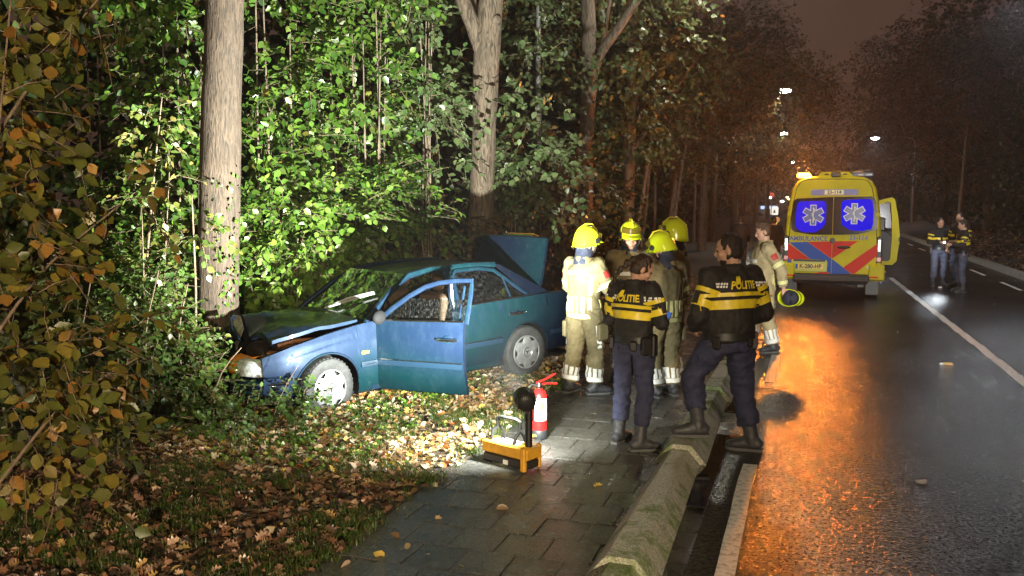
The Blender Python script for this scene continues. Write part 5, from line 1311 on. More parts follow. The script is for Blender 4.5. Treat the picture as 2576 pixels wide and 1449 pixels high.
# things in hands
def torch(loc, d, label):
    r = empty('torch', loc, 0, label, 'torch'); d = V3(d).normalized()
    q = d.to_track_quat('Z', 'Y').to_matrix()
    MB().lathe([(0.014, -0.12), (0.015, 0.0), (0.024, 0.035), (0.026, 0.055)], 14, rot=q).build('barrel', BLK, r)
    MB().lathe([(0.025, 0.056), (0.001, 0.062)], 14, rot=q, caps=False).build('lens', mat('torch_light', (1, 1, 1), .3, emit=(0.8, 0.9, 1.0), estr=25), r)
    return r
for (root, J, aim, lab, pw_) in ((p8, J8, (8.9, 19.9, 0), 'lit torch held by the policewoman who faces us', 150), (p9, J9, (10.82, 22.3, 0.75), 'lit torch in the hands of the officer seen from the side', 60)):
    wl0 = root.matrix_basis @ (J['wri_l'].lerp(J['wri_r'], .5) + V3((0, 0.10, 0.01)))
    d = Vector(aim) - wl0
    torch(wl0, d + V3((0, 0, 0)), lab)
    light('torch_beam', 'SPOT', wl0 + d.normalized() * 0.09, pw_, (0.85, 0.93, 1.0), 0.02, aim, 42, 0.8)
ph = empty('mobile_phone', pw.matrix_basis @ (JW['wri_r'].lerp(JW['wri_l'], .4) + V3((0.0, 0.11, 0.03))), R(-30), 'dark phone in the hands of the policewoman with the braid', 'phone')
rt = Matrix.Rotation(R(38), 3, 'X')
MB().box((0, 0, 0), (0.078, 0.155, 0.010), rot=rt, bevel=0.004).build('case', BLK, ph)
MB().box(rt @ V3((0, 0, 0.0065)), (0.070, 0.143, 0.003), rot=rt).build('screen', mat('phone_screen', (0.01, 0.02, 0.06), 0.1, emit=(0.1, 0.25, 0.8), estr=0.5), ph)
pn = MB().tube([(0, 0, -0.06), (0, 0, 0.08)], 0.006, 6)

# ================================================================== WORK LIGHT AND EXTINGUISHER
WY = mat('work_light_yellow', (0.72, 0.36, 0.03), 0.45, var=0.2, vscale=10)
WRZ = math.atan2(-0.34, 0.38)
wlr = empty('work_light', Vector((-0.03, 6.86, 0.0)), WRZ, 'yellow and black portable work light with a raised lamp head on the paving', 'work light')
MB().box((0, 0.03, 0.055), (0.47, 0.15, 0.07), bevel=0.012).build('battery_tray', mat('tray_dark', (0.03, 0.025, 0.022), 0.5), wlr)
mb = MB(); mb.box((0, 0.03, 0.142), (0.485, 0.165, 0.10), bevel=0.012); mb.build('case', WY, wlr)
mb = MB()
for x in (0.215,):
    for y in (-0.062, 0.122): mb.box((x, y, 0.105), (0.045, 0.035, 0.20), bevel=0.012)
mb.build('case_rib', WY, wlr)
MB().box((-0.02, 0.03, 0.195), (0.28, 0.10, 0.012), bevel=0.005).build('lid_label', mat('label_grey', (0.45, 0.46, 0.42), 0.4), wlr)
mb = MB(); mb.tube([(-0.17, -0.015, 0.19), (-0.165, 0.0, 0.27), (-0.14, 0.03, 0.30), (-0.14, 0.03, 0.37), (-0.10, 0.03, 0.385), (0.06, 0.03, 0.385), (0.10, 0.03, 0.37), (0.10, 0.03, 0.30), (0.08, 0.0, 0.25), (0.075, -0.02, 0.19)], 0.015, 8)
mb.tube([(-0.10, 0.07, 0.19), (-0.115, 0.06, 0.27), (-0.14, 0.03, 0.31)], 0.013, 8); mb.tube([(0.15, 0.05, 0.19), (0.13, 0.04, 0.26), (0.10, 0.03, 0.31)], 0.013, 8)
mb.build('handle', BLK, wlr)
mb = MB().tube([(0.19, 0.03, 0.08), (0.19, 0.03, 0.40)], 0.030, 14)
mast = mb.build('mast', BLK, wlr)
prof = []
for i in range(8): prof += [(0.036, 0.40 + i * 0.017), (0.036, 0.408 + i * 0.017), (0.027, 0.409 + i * 0.017), (0.027, 0.416 + i * 0.017)]
MB().lathe(prof, 16, c=(0.19, 0.03, 0)).build('bellows_grip', BLK, mast)
LH = wlr.matrix_basis.inverted() @ FLOOD
fdir = Matrix.Rotation(-WRZ, 3, 'Z') @ V3((-0.12, 1.0, 0.22)).normalized()
q = fdir.to_track_quat('Z', 'Y').to_matrix()
hd = MB(); hd.lathe([(0.02, -0.075), (0.055, -0.07), (0.078, -0.05), (0.088, -0.01), (0.09, 0.03), (0.092, 0.05), (0.086, 0.052)], 28, c=LH, rot=q)
hd.tube([(0.19, 0.03, 0.53), LH + V3((0, 0, -0.03))], 0.036, 12)
hdo = hd.build('lamp_head', BLK, mast)
fn = MB()
for i in range(9):
    k = -0.064 + i * 0.016; h = math.sqrt(max(0, 0.085 ** 2 - k * k))
    fn.box(LH + q @ V3((k, 0, -0.05)), (0.004, 2 * h, 0.06), rot=q)
fn.build('cooling_fin', BLK, hdo, False)
MB().lathe([(0.084, 0.050), (0.001, 0.053)], 24, c=LH, rot=q, caps=False).build('lamp_glass', mat('flood_lens', (1, 1, 1), .3, emit=(0.93, 1, 0.9), estr=60), hdo)
mb = MB(); mb.box((0.02, -0.056, 0.05), (0.05, 0.006, 0.035)); mb.build('sticker', WHT, wlr)
mb = MB().tube([(-0.235, -0.05, 0.02), (-0.13, -0.05, 0.018)], 0.006, 6); mb.build('latch_rod', CHR, wlr)

ex = empty('fire_extinguisher', Vector((0.245, 7.72, 0)), R(20), 'red fire extinguisher standing right behind the work light', 'extinguisher')
REDX = mat('extinguisher_red', (0.52, 0.012, 0.012), 0.28, coat=0.4)
MB().lathe([(0.070, 0.0), (0.075, 0.008), (0.075, 0.075), (0.072, 0.08)], 28).build('base_skirt', mat('skirt_black', (0.02, 0.022, 0.026), .5), ex)
cyl = MB().lathe([(0.070, 0.078), (0.071, 0.10), (0.071, 0.36), (0.068, 0.395), (0.055, 0.425), (0.030, 0.445), (0.022, 0.455)], 30).build('cylinder', REDX, ex)
lbm = MB()
def cylpatch(a0, a1, z0, z1, m, name, r=0.0725):
    rows = [[(r * math.sin(R(a)), -r * math.cos(R(a)), z) for a in np.linspace(a0, a1, 9)] for z in (z0, z1)]
    return MB().grid(rows).build(name, m, cyl)
cylpatch(-55, 40, 0.17, 0.37, WHT, 'label'); cylpatch(-20, 15, 0.27, 0.34, mat('pictogram_brown', (0.35, 0.13, 0.05), .5), 'pictogram', 0.0735); cylpatch(50, 75, 0.26, 0.32, PYEL, 'round_sticker'); cylpatch(48, 72, 0.20, 0.24, PYEL, 'round_sticker')
for z in (0.185, 0.205, 0.225): cylpatch(-45, 30, z, z + 0.008, REDX, 'label_line', 0.0735)
mb = MB().lathe([(0.02, 0.45), (0.024, 0.46), (0.024, 0.50), (0.016, 0.51)], 14); mb.build('valve', CHR, ex)
mb = MB(); mb.tube([(-0.03, 0, 0.505), (0.04, 0, 0.525), (0.15, 0.0, 0.575)], (0.016, 0.008), 8); mb.tube([(-0.02, 0, 0.485), (0.06, 0, 0.495), (0.17, 0, 0.485)], (0.016, 0.008), 8); mb.build('lever', REDX, ex)
mb = MB(); mb.tube([(-0.02, 0, 0.48), (-0.07, 0.01, 0.49), (-0.11, 0.0, 0.46), (-0.115, -0.01, 0.38), (-0.10, 0, 0.22)], 0.012, 8); mb.build('hose', BLK, ex)
# ================================================================== STREET LAMPS AND FAR STREET
POLE = mat('pole_galvanised', (0.34, 0.34, 0.33), 0.45, metal=0.5, var=0.2, vscale=4)
def lampmat(c, e): return mat('lantern_%d_%d' % (int(c[1] * 100), int(c[2] * 100)), (1, 1, 1), 0.3, emit=c, estr=e)
LL = ['street lamp behind the viewer', 'nearest lit street lamp, greenish white, hanging high over the road before the ambulance', 'street lamp on the pale pole left of the road, its lantern among lit leaves',
      'street lamp on the second, more distant pole left of the road, beside the amber light', 'street lamp on the right of the road above the dark trees', 'street lamp on the right whose lantern hangs just above the picture', 'street lamp above the group of helpers, out of the picture']
for (s_, tp, tl), c_, lb_ in zip(LAMPS, LAMPCOL, LL):
    r = empty('street_lamp', W(s_, tp, 0), ROADROT, lb_, 'street lamp')
    d = tl - tp
    mb = MB().tube([(0, 0, 0), (0, 0, 4.2), (0, 0, 4.21), (0, 0, 7.6)], [0.085, 0.08, 0.06, 0.05], 10)
    mb.build('pole', POLE, r)
    MB().tube([(0, 0, 7.55), (d * .08, 0, 7.9), (d * .3, 0, 8.02), (d, 0, 8.06)], [0.045, 0.04, 0.035, 0.03], 8).build('arm', POLE, r)
    sg = 1 if d > 0 else -1
    MB().box((d + sg * 0.1, 0, 8.05), (0.75, 0.30, 0.12), bevel=0.05).build('lantern', POLE, r)
    MB().ell((d + sg * 0.1, 0, 7.97), (0.34, 0.17, 0.13)).build('lamp_glass', lampmat(c_, 110 if s_ > 0 else 20), r)
# far end of the street: lit crossing with signs, a car and small lights
def small_sign(px, py, Y, size, m, label, post=True, name='road_sign', shape='sq', back=0.02):
    p = A(px, Y); z = CAMH - (py - 512) / FPX * Y
    r = empty(name, p, 0, label, 'sign' if name == 'road_sign' else 'bollard')
    if post: MB().tube([(0, 0, 0), (0, 0, z)], 0.035, 8).build('post', POLE, r)
    if shape == 'sq': b_ = MB().prism(rrect(-size, -size, size, size, size * .2), 0.04, c=(0, -0.04, z), rot=Matrix.Rotation(R(90), 3, 'X'))
    else: b_ = MB().prism(circ(0, 0, size), 0.04, c=(0, -0.04, z), rot=Matrix.Rotation(R(90), 3, 'X'))
    b_.build('plate', m, r, False); return r, z
SW = mat('lit_sign_white', (0.8, 0.8, 0.75), .4, emit=(1, .95, .8), estr=1.1)
r, z = small_sign(1945, 530, 95, 0.42, SW, 'square white crossing sign glowing at the far end of the street'); MB().prism([(-.18, -.2), (.18, -.2), (0, .2)], .02, c=(0, -0.07, z), rot=Matrix.Rotation(R(90), 3, 'X')).build('pictogram', NAVY, r, False)
r, z = small_sign(1952, 552, 92, 0.30, mat('sign_orange', (.7, .35, .1), .4, emit=(1, .5, .15), estr=.5), 'round orange lit road sign at the far crossing', shape='c')
r, z = small_sign(1947, 560, 90, 0.24, mat('bollard_yellow', (.8, .6, .1), .4, emit=(1, .75, .2), estr=.9), 'yellow beacon post on the traffic island far up the road', name='island_post', shape='c')
MB().tube([(0, 0, 0.1), (0, 0, z - .1)], 0.13, 10).build('column', MATS['bollard_yellow'], r)
r, z = small_sign(1938, 490, 80, 0.20, mat('sign_red', (.6, .1, .08), .4, emit=(1, .2, .12), estr=.5), 'small red lit sign on the far lamp post', shape='sq')
def far_light(px, py, Y, c, e, s, label):
    p = A(px, Y); z = CAMH - (py - 512) / FPX * Y
    r = empty('street_lamp', p, 0, label, 'street lamp', 'tiny street lamps at the far end of the road')
    MB().tube([(0, 0, 0), (0, 0, z + .1), (0.5, 0, z + .2)], .06, 6).build('pole', POLE, r); MB().ell((0.5, 0, z), (s, s, s * .5), nu=10, nv=6).build('lamp_glass', mat('far_lamp_%d' % int(e * 10 + c[2] * 100), (1, 1, 1), .3, emit=c, estr=e), r)
for q in ((1926, 497, 150, (.85, .93, 1), 30, .34), (1958, 506, 170, (.9, .95, 1), 30, .34), (1918, 533, 130, (1, .9, .55), 25, .30), (1955, 534, 150, (1, .95, .85), 25, .28), (1970, 496, 160, (1, .8, .3), 14, .24), (1974, 501, 165, (1, .8, .3), 12, .2), (1982, 531, 140, (1, .8, .4), 10, .26)):
    far_light(*q, 'tiny street lamp glowing at the far end of the road')
# a parked van with lit windows at the crossing
fc = empty('far_van', A(1932, 150), R(60), 'distant pale van with bright blue white windows at the crossing', 'van')
FCM = mat('far_van_paint', (.45, .46, .5), .3)
mb = MB(); mb.rings([[(x, -2.2, z) for x, z in ((-.85, .4), (.85, .4), (.9, 1.1), (.75, 1.9), (-.75, 1.9), (-.9, 1.1))], [(x, 1.6, z) for x, z in ((-.85, .4), (.85, .4), (.9, 1.1), (.75, 1.9), (-.75, 1.9), (-.9, 1.1))], [(x, 2.3, z) for x, z in ((-.8, .4), (.8, .4), (.85, .95), (.75, 1.1), (-.75, 1.1), (-.85, .95))]], True, True); mb.build('body', FCM, fc)
MB().box((-0.86, -0.2, 1.45), (.06, 2.8, .5), rot=Matrix.Rotation(.16, 3, 'Y')).build('window', mat('far_van_glass', (.1, .2, .6), .2, emit=(.5, .65, 1), estr=1.6), fc)
for y in (-1.4, 1.4):
    for x in (-.8, .8): MB().lathe([(.33, -.1), (.33, .1)], 14, c=(x, y, .33), rot=Matrix.Rotation(R(90), 3, 'Y')).build('wheel', RUB, fc)

# ================================================================== PLANTS
def norm(a): return a / np.maximum(1e-9, np.linalg.norm(a, axis=1))[:, None]
BROAD_V = np.array([(0, 0, 0), (.20, .30, .03), (.55, .40, .04), (.85, .20, 0), (1.08, 0, -.06), (.85, -.20, 0), (.55, -.40, .04), (.20, -.30, .03), (.28, 0, -.03), (.66, 0, -.03)], float)
BROAD_T = np.array([(0, 8, 1), (1, 8, 2), (8, 9, 2), (2, 9, 3), (9, 4, 3), (0, 7, 8), (7, 6, 8), (8, 6, 9), (6, 5, 9), (9, 5, 4)])
SMALL_V = np.array([(0, 0, 0), (.45, .38, .05), (1.05, 0, -.05), (.45, -.38, .05), (.5, 0, -.03)], float)
SMALL_T = np.array([(0, 4, 1), (1, 4, 2), (0, 3, 4), (3, 2, 4)])
LOBE_V = np.array([(0, 0, 0), (.18, .12, .02), (.30, .34, .10), (.42, .16, .03), (.58, .40, .13), (.68, .15, .03), (.86, .24, .08), (1.0, 0, .05), (.86, -.24, .07), (.68, -.15, .03), (.58, -.40, .12), (.42, -.16, .03), (.30, -.34, .09), (.18, -.12, .02)], float)
LOBE_T = np.array([(0, 13, 1), (1, 13, 3), (1, 3, 2), (13, 12, 11), (13, 11, 3), (3, 11, 5), (3, 5, 4), (11, 10, 9), (11, 9, 5), (5, 9, 7), (5, 7, 6), (9, 8, 7)])
def leaf_mesh_np(name, pos, d, n, size, tint, mtl, V=BROAD_V, T=BROAD_T):
    d = norm(d); n = n - d * (n * d).sum(1)[:, None]; n = norm(n); s = np.cross(n, d)
    k = len(V); N = len(pos)
    P = pos[:, None, :] + size[:, None, None] * (V[None, :, 0:1] * d[:, None] + V[None, :, 1:2] * s[:, None] + V[None, :, 2:3] * n[:, None])
    F = (T[None] + (np.arange(N) * k)[:, None, None]).reshape(-1, 3)
    return np_mesh(name, P.reshape(-1, 3), F, mtl, np.repeat(tint, k, 0))
def palette_pick(pal, N):
    w = np.array([p[3] if len(p) > 3 else 1 for p in pal], float); i = nrs.choice(len(pal), N, p=w / w.sum())
    c = np.array([p[:3] for p in pal])[i]
    return np.clip(c * nrs.uniform(.72, 1.3, (N, 1)) * nrs.uniform(.93, 1.07, (N, 3)), .004, .8)
def blob_twigs(blobs, N, gap=0.0, seed=0, shell=0.5):
    w = np.array([b[1][0] * b[1][1] * b[1][2] for b in blobs]) ** 0.67; idx = nrs.choice(len(blobs), N, p=w / w.sum())
    c = np.array([b[0] for b in blobs], float)[idx]; r = np.array([b[1] for b in blobs], float)[idx]
    v = norm(nrs.normal(size=(N, 3))); rad = nrs.uniform(shell ** 3, 1, N) ** (1 / 3) * nrs.uniform(.85, 1.12, N)
    p = c + v * r * rad[:, None]
    if gap > 0:
        g = np.array([noise.noise((q[0] * 1.15 + seed, q[1] * 1.15, q[2] * 1.15)) for q in p.tolist()]); keep = g > (-.55 + gap)
        p, v = p[keep], v[keep]
    keep = p[:, 2] > 0.06
    return p[keep], v[keep]
def sprays(p, v, L, n, size, up=0.25, droop=0.35, flat=0.6):
    N = len(p); d = norm(v * 0.9 + nrs.normal(scale=.45, size=(N, 3)) + np.array([0, 0, up])); LL_ = L * nrs.uniform(.6, 1.3, N)
    pn = norm(np.array([0, 0, 1.0]) * flat + v * 0.55 + nrs.normal(scale=.35, size=(N, 3))); sd = norm(np.cross(pn, d))
    P, D, NN, S_, TW = [], [], [], [], []
    for k in range(n):
        q = (k + .6) / n; sg = 1 if k % 2 else -1
        pos = p + d * (LL_ * q)[:, None]; pos[:, 2] -= droop * LL_ * q * q
        dd = d * .55 + sd * sg * (.85 if k < n - 1 else .1) + nrs.normal(scale=.25, size=(N, 3)); dd[:, 2] -= .35
        P.append(pos); D.append(dd); NN.append(pn + nrs.normal(scale=.38, size=(N, 3))); S_.append(size * nrs.uniform(.6, 1.25, N) * (1 - .25 * abs(q - .5)))
    end = p + d * LL_[:, None]; end[:, 2] -= droop * LL_
    return np.concatenate(P), np.concatenate(D), np.concatenate(NN), np.concatenate(S_), (p, end)
def twig_mesh(name, a, b, r, parent, m=None, mx=700):
    if len(a) > mx:
        i = nrs.choice(len(a), mx, replace=False); a, b = a[i], b[i]
    N = len(a); d = norm(b - a); u = norm(np.cross(d, np.array([.3, .5, .8]))); w_ = np.cross(d, u)
    mid = (a + b) / 2 + u * .02; V = []
    for c, rr in ((a, r), (mid, r * .8), (b, r * .4)):
        for q in range(3):
            an = 2 * math.pi * q / 3; V.append(c + rr * (u * math.cos(an) + w_ * math.sin(an)))
    V = np.stack(V, 1); F = []
    for lv in range(2):
        for q in range(3):
            k = (q + 1) % 3; F += [(lv * 3 + q, lv * 3 + k, lv * 3 + 3 + k), (lv * 3 + q, lv * 3 + 3 + k, lv * 3 + 3 + q)]
    F = (np.array(F)[None] + (np.arange(N) * 9)[:, None, None]).reshape(-1, 3)
    o = obj(name, np_mesh(name, V.reshape(-1, 3), F, m or TWIG), parent); tag(o, kind='stuff'); return o
def leaf_parts(root, loc, P, D, NN, S_, tint, K, mtl, V=BROAD_V, T=BROAD_T, pal=None, nv=8):
    """the K leaves that show largest become parts; returns the mask of the rest"""
    px = np.array([PIX(p) for p in P.tolist()]); inside = (px[:, 0] > -20) & (px[:, 0] < 2596) & (px[:, 1] > -20) & (px[:, 1] < 1469)
    dist = np.linalg.norm(P - np.array([0, 0, CAMH]), axis=1); sc_ = np.where(inside, S_ / dist, -1) * nrs.uniform(.8, 1.2, len(P)); order = np.argsort(-sc_)[:K]
    order = order[sc_[order] > 0]
    vt = palette_pick(pal, nv); vm = [np_mesh('leaf', V * np.array([1, nrs.uniform(.85, 1.15), nrs.uniform(.5, 2.2)]), T, mtl, np.repeat(vt[i:i + 1], len(V), 0)) for i in range(nv)]
    inv = Vector(loc)
    for i in order:
        d = Vector(D[i]).normalized(); n = Vector(NN[i]); n = (n - d * n.dot(d)).normalized(); s = n.cross(d); k = float(S_[i])
        o = bpy.data.objects.new('leaf', vm[rnd.randrange(nv)]); COL.objects.link(o); o.parent = root
        q = Vector(P[i]) - inv
        o.matrix_basis = Matrix(((d.x * k, s.x * k, n.x * k, q.x), (d.y * k, s.y * k, n.y * k, q.y), (d.z * k, s.z * k, n.z * k, q.z), (0, 0, 0, 1)))
    m = np.ones(len(P), bool); m[order] = False; return m
def leafy(root, loc, blobs, ntw, n, L, size, pal, K=0, gap=0.0, droop=.35, up=.25, shell=.5, name='foliage', small=False, twigs=True, flat=.6, mtl=None, extra=None):
    p, v = blob_twigs(blobs, ntw, gap, rnd.uniform(0, 50), shell)
    if extra is not None: p = np.concatenate([p, extra[0]]); v = np.concatenate([v, extra[1]])
    P, D, NN, S_, (a, b) = sprays(p, v, L, n, size, up, droop, flat); tint = palette_pick(pal, len(P))
    V, T = (SMALL_V, SMALL_T) if small else (BROAD_V, BROAD_T); mtl = mtl or LEAF
    lo = np.array(loc, float)
    if K: m = leaf_parts(root, loc, P, D, NN, S_, tint, K, mtl, V, T, pal); P, D, NN, S_, tint = P[m], D[m], NN[m], S_[m], tint[m]
    o = obj(name, leaf_mesh_np(name, P - lo, D, NN, S_, tint, mtl, V, T), root); tag(o, kind='stuff')
    if twigs: twig_mesh('twig', a - lo, b - lo, 0.0045, root)
    return o
def trunk(root, loc, pts, rad, m, n=22, name='trunk', seed=0, bump=0.05):
    """tapered trunk with an uneven skin; pts are world points"""
    pts = [Vector(p) - Vector(loc) for p in pts]; P, Rr = [], []
    for i in range(len(pts) - 1):
        k = max(2, int((pts[i + 1] - pts[i]).length / .12))
        for j in range(k): P.append(pts[i].lerp(pts[i + 1], j / k)); Rr.append(lerp(rad[i], rad[i + 1], j / k))
    P.append(pts[-1]); Rr.append(rad[-1])
    for _ in range(2): P = [P[0]] + [(P[i - 1] + P[i] * 2 + P[i + 1]) / 4 for i in range(1, len(P) - 1)] + [P[-1]]
    mb = MB().tube(P, Rr, n)
    ax = P
    mb.v = [tuple(Vector(p) + (Vector(p) - ax[min(i // n, len(ax) - 1)]) * (bump * 2 * noise.noise((p[0] * 5 + seed, p[1] * 5, p[2] * 2.2)) + bump * noise.noise((p[0] * 22, p[1] * 22 + seed, p[2] * 6)))) for i, p in enumerate(mb.v)]
    return mb.build(name, m, root, True, 0)
def zat(py, Y): return CAMH - (py - 512) / FPX * Y

GREEN = [(0.055, 0.115, 0.014, 3), (0.085, 0.155, 0.02, 3), (0.035, 0.08, 0.014, 2), (0.11, 0.16, 0.03, .7), (0.16, 0.15, 0.03, .15)]
LIME = [(0.09, 0.17, 0.022, 3), (0.13, 0.21, 0.03, 2), (0.06, 0.12, 0.02, 1)]
PALEG = [(0.09, 0.13, 0.05, 3), (0.12, 0.16, 0.07, 2), (0.06, 0.10, 0.03, 1.5)]
AUTUMN = [(0.19, 0.145, 0.025, 2.5), (0.14, 0.13, 0.024, 3), (0.09, 0.115, 0.022, 2), (0.26, 0.14, 0.03, 1.0), (0.10, 0.105, 0.022, 3), (0.34, 0.21, 0.06, .6)]
OLIVE = [(0.06, 0.085, 0.022, 3), (0.085, 0.105, 0.028, 2), (0.13, 0.12, 0.035, 1), (0.04, 0.065, 0.02, 2)]
BROWN = [(0.12, 0.075, 0.025, 3), (0.08, 0.06, 0.02, 3), (0.17, 0.09, 0.03, 1.2), (0.06, 0.07, 0.02, 1.5)]
DARKG = [(0.04, 0.06, 0.022, 3), (0.055, 0.07, 0.025, 2), (0.09, 0.08, 0.03, 1)]

# --- big trees of the avenue on the left
la = (-3.25, 9.62, 0)
ta = empty('tree', la, 0, 'thick ridged trunk of the tree that the car has hit', 'tree')
trunk(ta, la, [(-3.28, 9.62, -0.1), (-3.27, 9.62, .35), (-3.26, 9.62, 1.0), (-3.17, 9.62, 2.8), (-3.05, 9.62, 4.6), (-2.95, 9.6, 8), (-2.9, 9.6, 11)], [.30, .25, .228, .21, .195, .16, .10], BARKA, 40, seed=3, bump=.035)
leafy(ta, la, [((-3.2, 10.2, 9.5), (3.2, 2.8, 2.4)), ((-1.5, 9, 8.2), (1.8, 1.8, 1.2))], 900, 6, .5, .10, GREEN, 0, .2, name='crown')
# ivy up the trunk
N = 260; zz = nrs.uniform(.5, 2.6, N); aa = nrs.normal(-.75, .45, N); cx = -3.26 + (zz - 1) * .05
pp = np.stack([cx + .235 * np.cos(aa), 9.62 + .235 * np.sin(aa), zz], 1); keep = nrs.uniform(0, 1, N) < (1.25 - zz * .42); pp = pp[keep]; aa = aa[keep]; out = np.stack([np.cos(aa), np.sin(aa), 0 * aa], 1)
iv = obj('ivy', leaf_mesh_np('ivy', pp + out * .02 - np.array(la), np.array([0, 0, -.8]) + out * .3 + nrs.normal(scale=.4, size=pp.shape), out + nrs.normal(scale=.35, size=pp.shape), nrs.uniform(.03, .07, len(pp)), palette_pick(GREEN, len(pp)), LEAF, SMALL_V, SMALL_T), ta); tag(iv, kind='stuff')

lb2 = (-0.51, 14.7, 0)
tb_ = empty('tree', lb2, 0, 'pale forked trunk lit white behind the car roof', 'tree')
Y = 14.7
trunk(tb_, lb2, [(-.56, Y, -.1), (-.53, Y, 1), (-.50, Y, 2.4), (-.46, Y, 3.4), (-.42, Y, 4.6), (-.32, Y, 5.6), (-.1, Y, 9)], [.30, .225, .20, .195, .215, .19, .12], BARK, 30, seed=8, bump=.05)
trunk(tb_, lb2, [(-.44, Y - .02, 4.35), (-.58, Y - .05, 4.85), (-.82, Y - .05, 5.45), (-1.2, Y, 6.6), (-2.0, Y + .3, 9)], [.12, .13, .115, .10, .06], BARK, 18, 'limb', 9, .05)
trunk(tb_, lb2, [(-.42, Y + .1, 4.6), (-.6, Y + .4, 5.2), (-.8, Y + .8, 6.2)], [.08, .07, .05], BARK, 12, 'limb', 10, .05)
trunk(tb_, lb2, [(-.28, Y - .12, 5.05), (-.22, Y - .22, 5.1)], [.10, .05], BARK, 12, 'branch_stub', 11, .08)
leafy(tb_, lb2, [((-1.35, Y - .4, 4.0), (.7, .6, .75)), ((-.45, Y - .8, 3.75), (.75, .3, .28)), ((.45, Y - .2, 3.2), (.55, .6, .9)), ((.75, Y - .2, 2.4), (.6, .6, .6)), ((-1.1, Y - .3, 2.9), (.5, .5, .6)), ((.35, Y + .3, 4.3), (.4, .5, .5)), ((-.3, Y, 7.5), (2.6, 2.4, 1.6))], 560, 7, .40, .125, PALEG, 230, .26, name='crown', up=0)

lc = (1.67, 20.2, 0)
tcx = empty('tree', lc, 0, 'grey trunk with one long limb slanting up to the right, above the firefighters', 'tree'); Y = 20.2
trunk(tcx, lc, [(1.70, Y, -.1), (1.69, Y, 2), (1.69, Y, 3.6), (1.78, Y, 5.1), (1.70, Y, 7), (1.72, Y, 10)], [.22, .17, .16, .17, .14, .09], BARK, 24, seed=14, bump=.05)
trunk(tcx, lc, [(1.78, Y, 4.9), (2.0, Y - .1, 5.5), (2.45, Y - .2, 6.1), (2.95, Y - .2, 6.9), (3.6, Y, 8.2)], [.10, .11, .10, .085, .05], BARK, 16, 'limb', 15, .05)
trunk(tcx, lc, [(2.0, Y, 5.4), (2.15, Y + .1, 6.2), (2.3, Y + .1, 7.4)], [.05, .045, .03], BARK, 10, 'limb', 16, .05)
leafy(tcx, lc, [((.35, Y - .6, 5.8), (.9, .9, .8)), ((.6, Y - .6, 4.3), (.75, .8, .8)), ((2.75, Y - .3, 4.6), (.8, .8, .9)), ((2.5, Y - .4, 3.4), (.6, .6, .7)), ((1.5, Y - .8, 5.5), (.5, .3, .3)), ((2.9, Y, 7.6), (2.5, 2.2, 1.3)), ((.2, Y, 7.6), (2.2, 2, 1.2)), ((3.4, Y - .3, 5.7), (.9, .8, .9))], 750, 7, .45, .13, PALEG, 130, .24, name='crown', up=0)
# further trunks of the avenue with their crowns over the road
far_trees = [  # s, t, trunk points (dt, z), radius, crown blobs (ds, dt, z, r), palette, label
    (26.5, -5.3, .16, [(0, -.4, 7.2, 2.4), (1.0, 1.4, 6.3, 1.5), (0, .2, 4.4, 1.3)], PALEG, 'straight dull trunk standing right of the slanting limb tree'),
    (33.0, -4.9, .15, [(0, .6, 7.2, 2.6), (0, 2.2, 6.0, 1.6), (0, 0, 4.2, 1.4)], BROWN, 'fourth trunk of the avenue, brownish, left of the road'),
    (40.0, -4.6, .17, [(0, 1.2, 8, 3.0), (0, 3.2, 6.8, 1.9), (0, .3, 4.6, 1.6)], BROWN, 'fifth avenue tree, its amber leaves hanging over the walkway'),
    (50.0, -5.2, .18, [(0, 1.2, 9.0, 3.4), (0, 2.2, 11.4, 2.0), (0, .6, 5.2, 2.0)], BROWN, 'sixth avenue tree, dark brown crown left of the nearest street lamp'),
    (62.0, -5.0, .19, [(0, 1.0, 9.5, 3.8), (0, 4.0, 10, 2.6), (0, .4, 5.4, 2.4)], BROWN, 'avenue tree before the pale lamp pole, brushed by lamp light'),
    (76.0, -5.4, .2, [(0, 1, 10, 4.2), (0, 4.2, 11, 3.0), (1, 2.4, 6.6, 1.7)], DARKG, 'avenue tree whose leaves hide the lantern of the pale pole'),
    (95.0, -5.4, .2, [(0, 1, 11, 5.0), (0, 4, 12, 3.4), (0, 0, 6, 3)], DARKG, 'dim avenue tree far up the left side of the road'),
    (120.0, -5.4, .2, [(0, 2, 12, 6.0), (0, 3, 7, 3.2)], DARKG, 'last avenue tree on the left, behind the glow of the amber light'),
    (46.0, 9.6, .18, [(0, -.8, 8.5, 3.2), (0, 0, 4.8, 2.4), (2, -1.8, 10.5, 2.2)], DARKG, 'dark tree on the right roadside at the edge of the picture'),
    (58.0, 9.8, .2, [(0, -1.2, 9.5, 4.0), (0, -.4, 5.2, 3.0), (0, -2.6, 12, 2.6)], BROWN, 'brownish dark tree on the right above the three officers'),
    (74.0, 9.6, .2, [(0, -1.2, 10.5, 4.6), (0, -.5, 5.6, 3.4), (0, -2.8, 13.5, 3.0)], DARKG, 'tall dark tree right of the road behind the right street lamp'),
    (96.0, 9.6, .2, [(0, -1.5, 12, 5.4), (0, -.5, 6, 4.0), (0, -3, 16, 3.4)], DARKG, 'distant dark tree on the right, behind the ambulance roof'),
    (125.0, 9.6, .2, [(0, -2, 13, 6.5), (0, -2, 7, 4.0)], DARKG, 'last dark tree on the right where the road vanishes'),
]
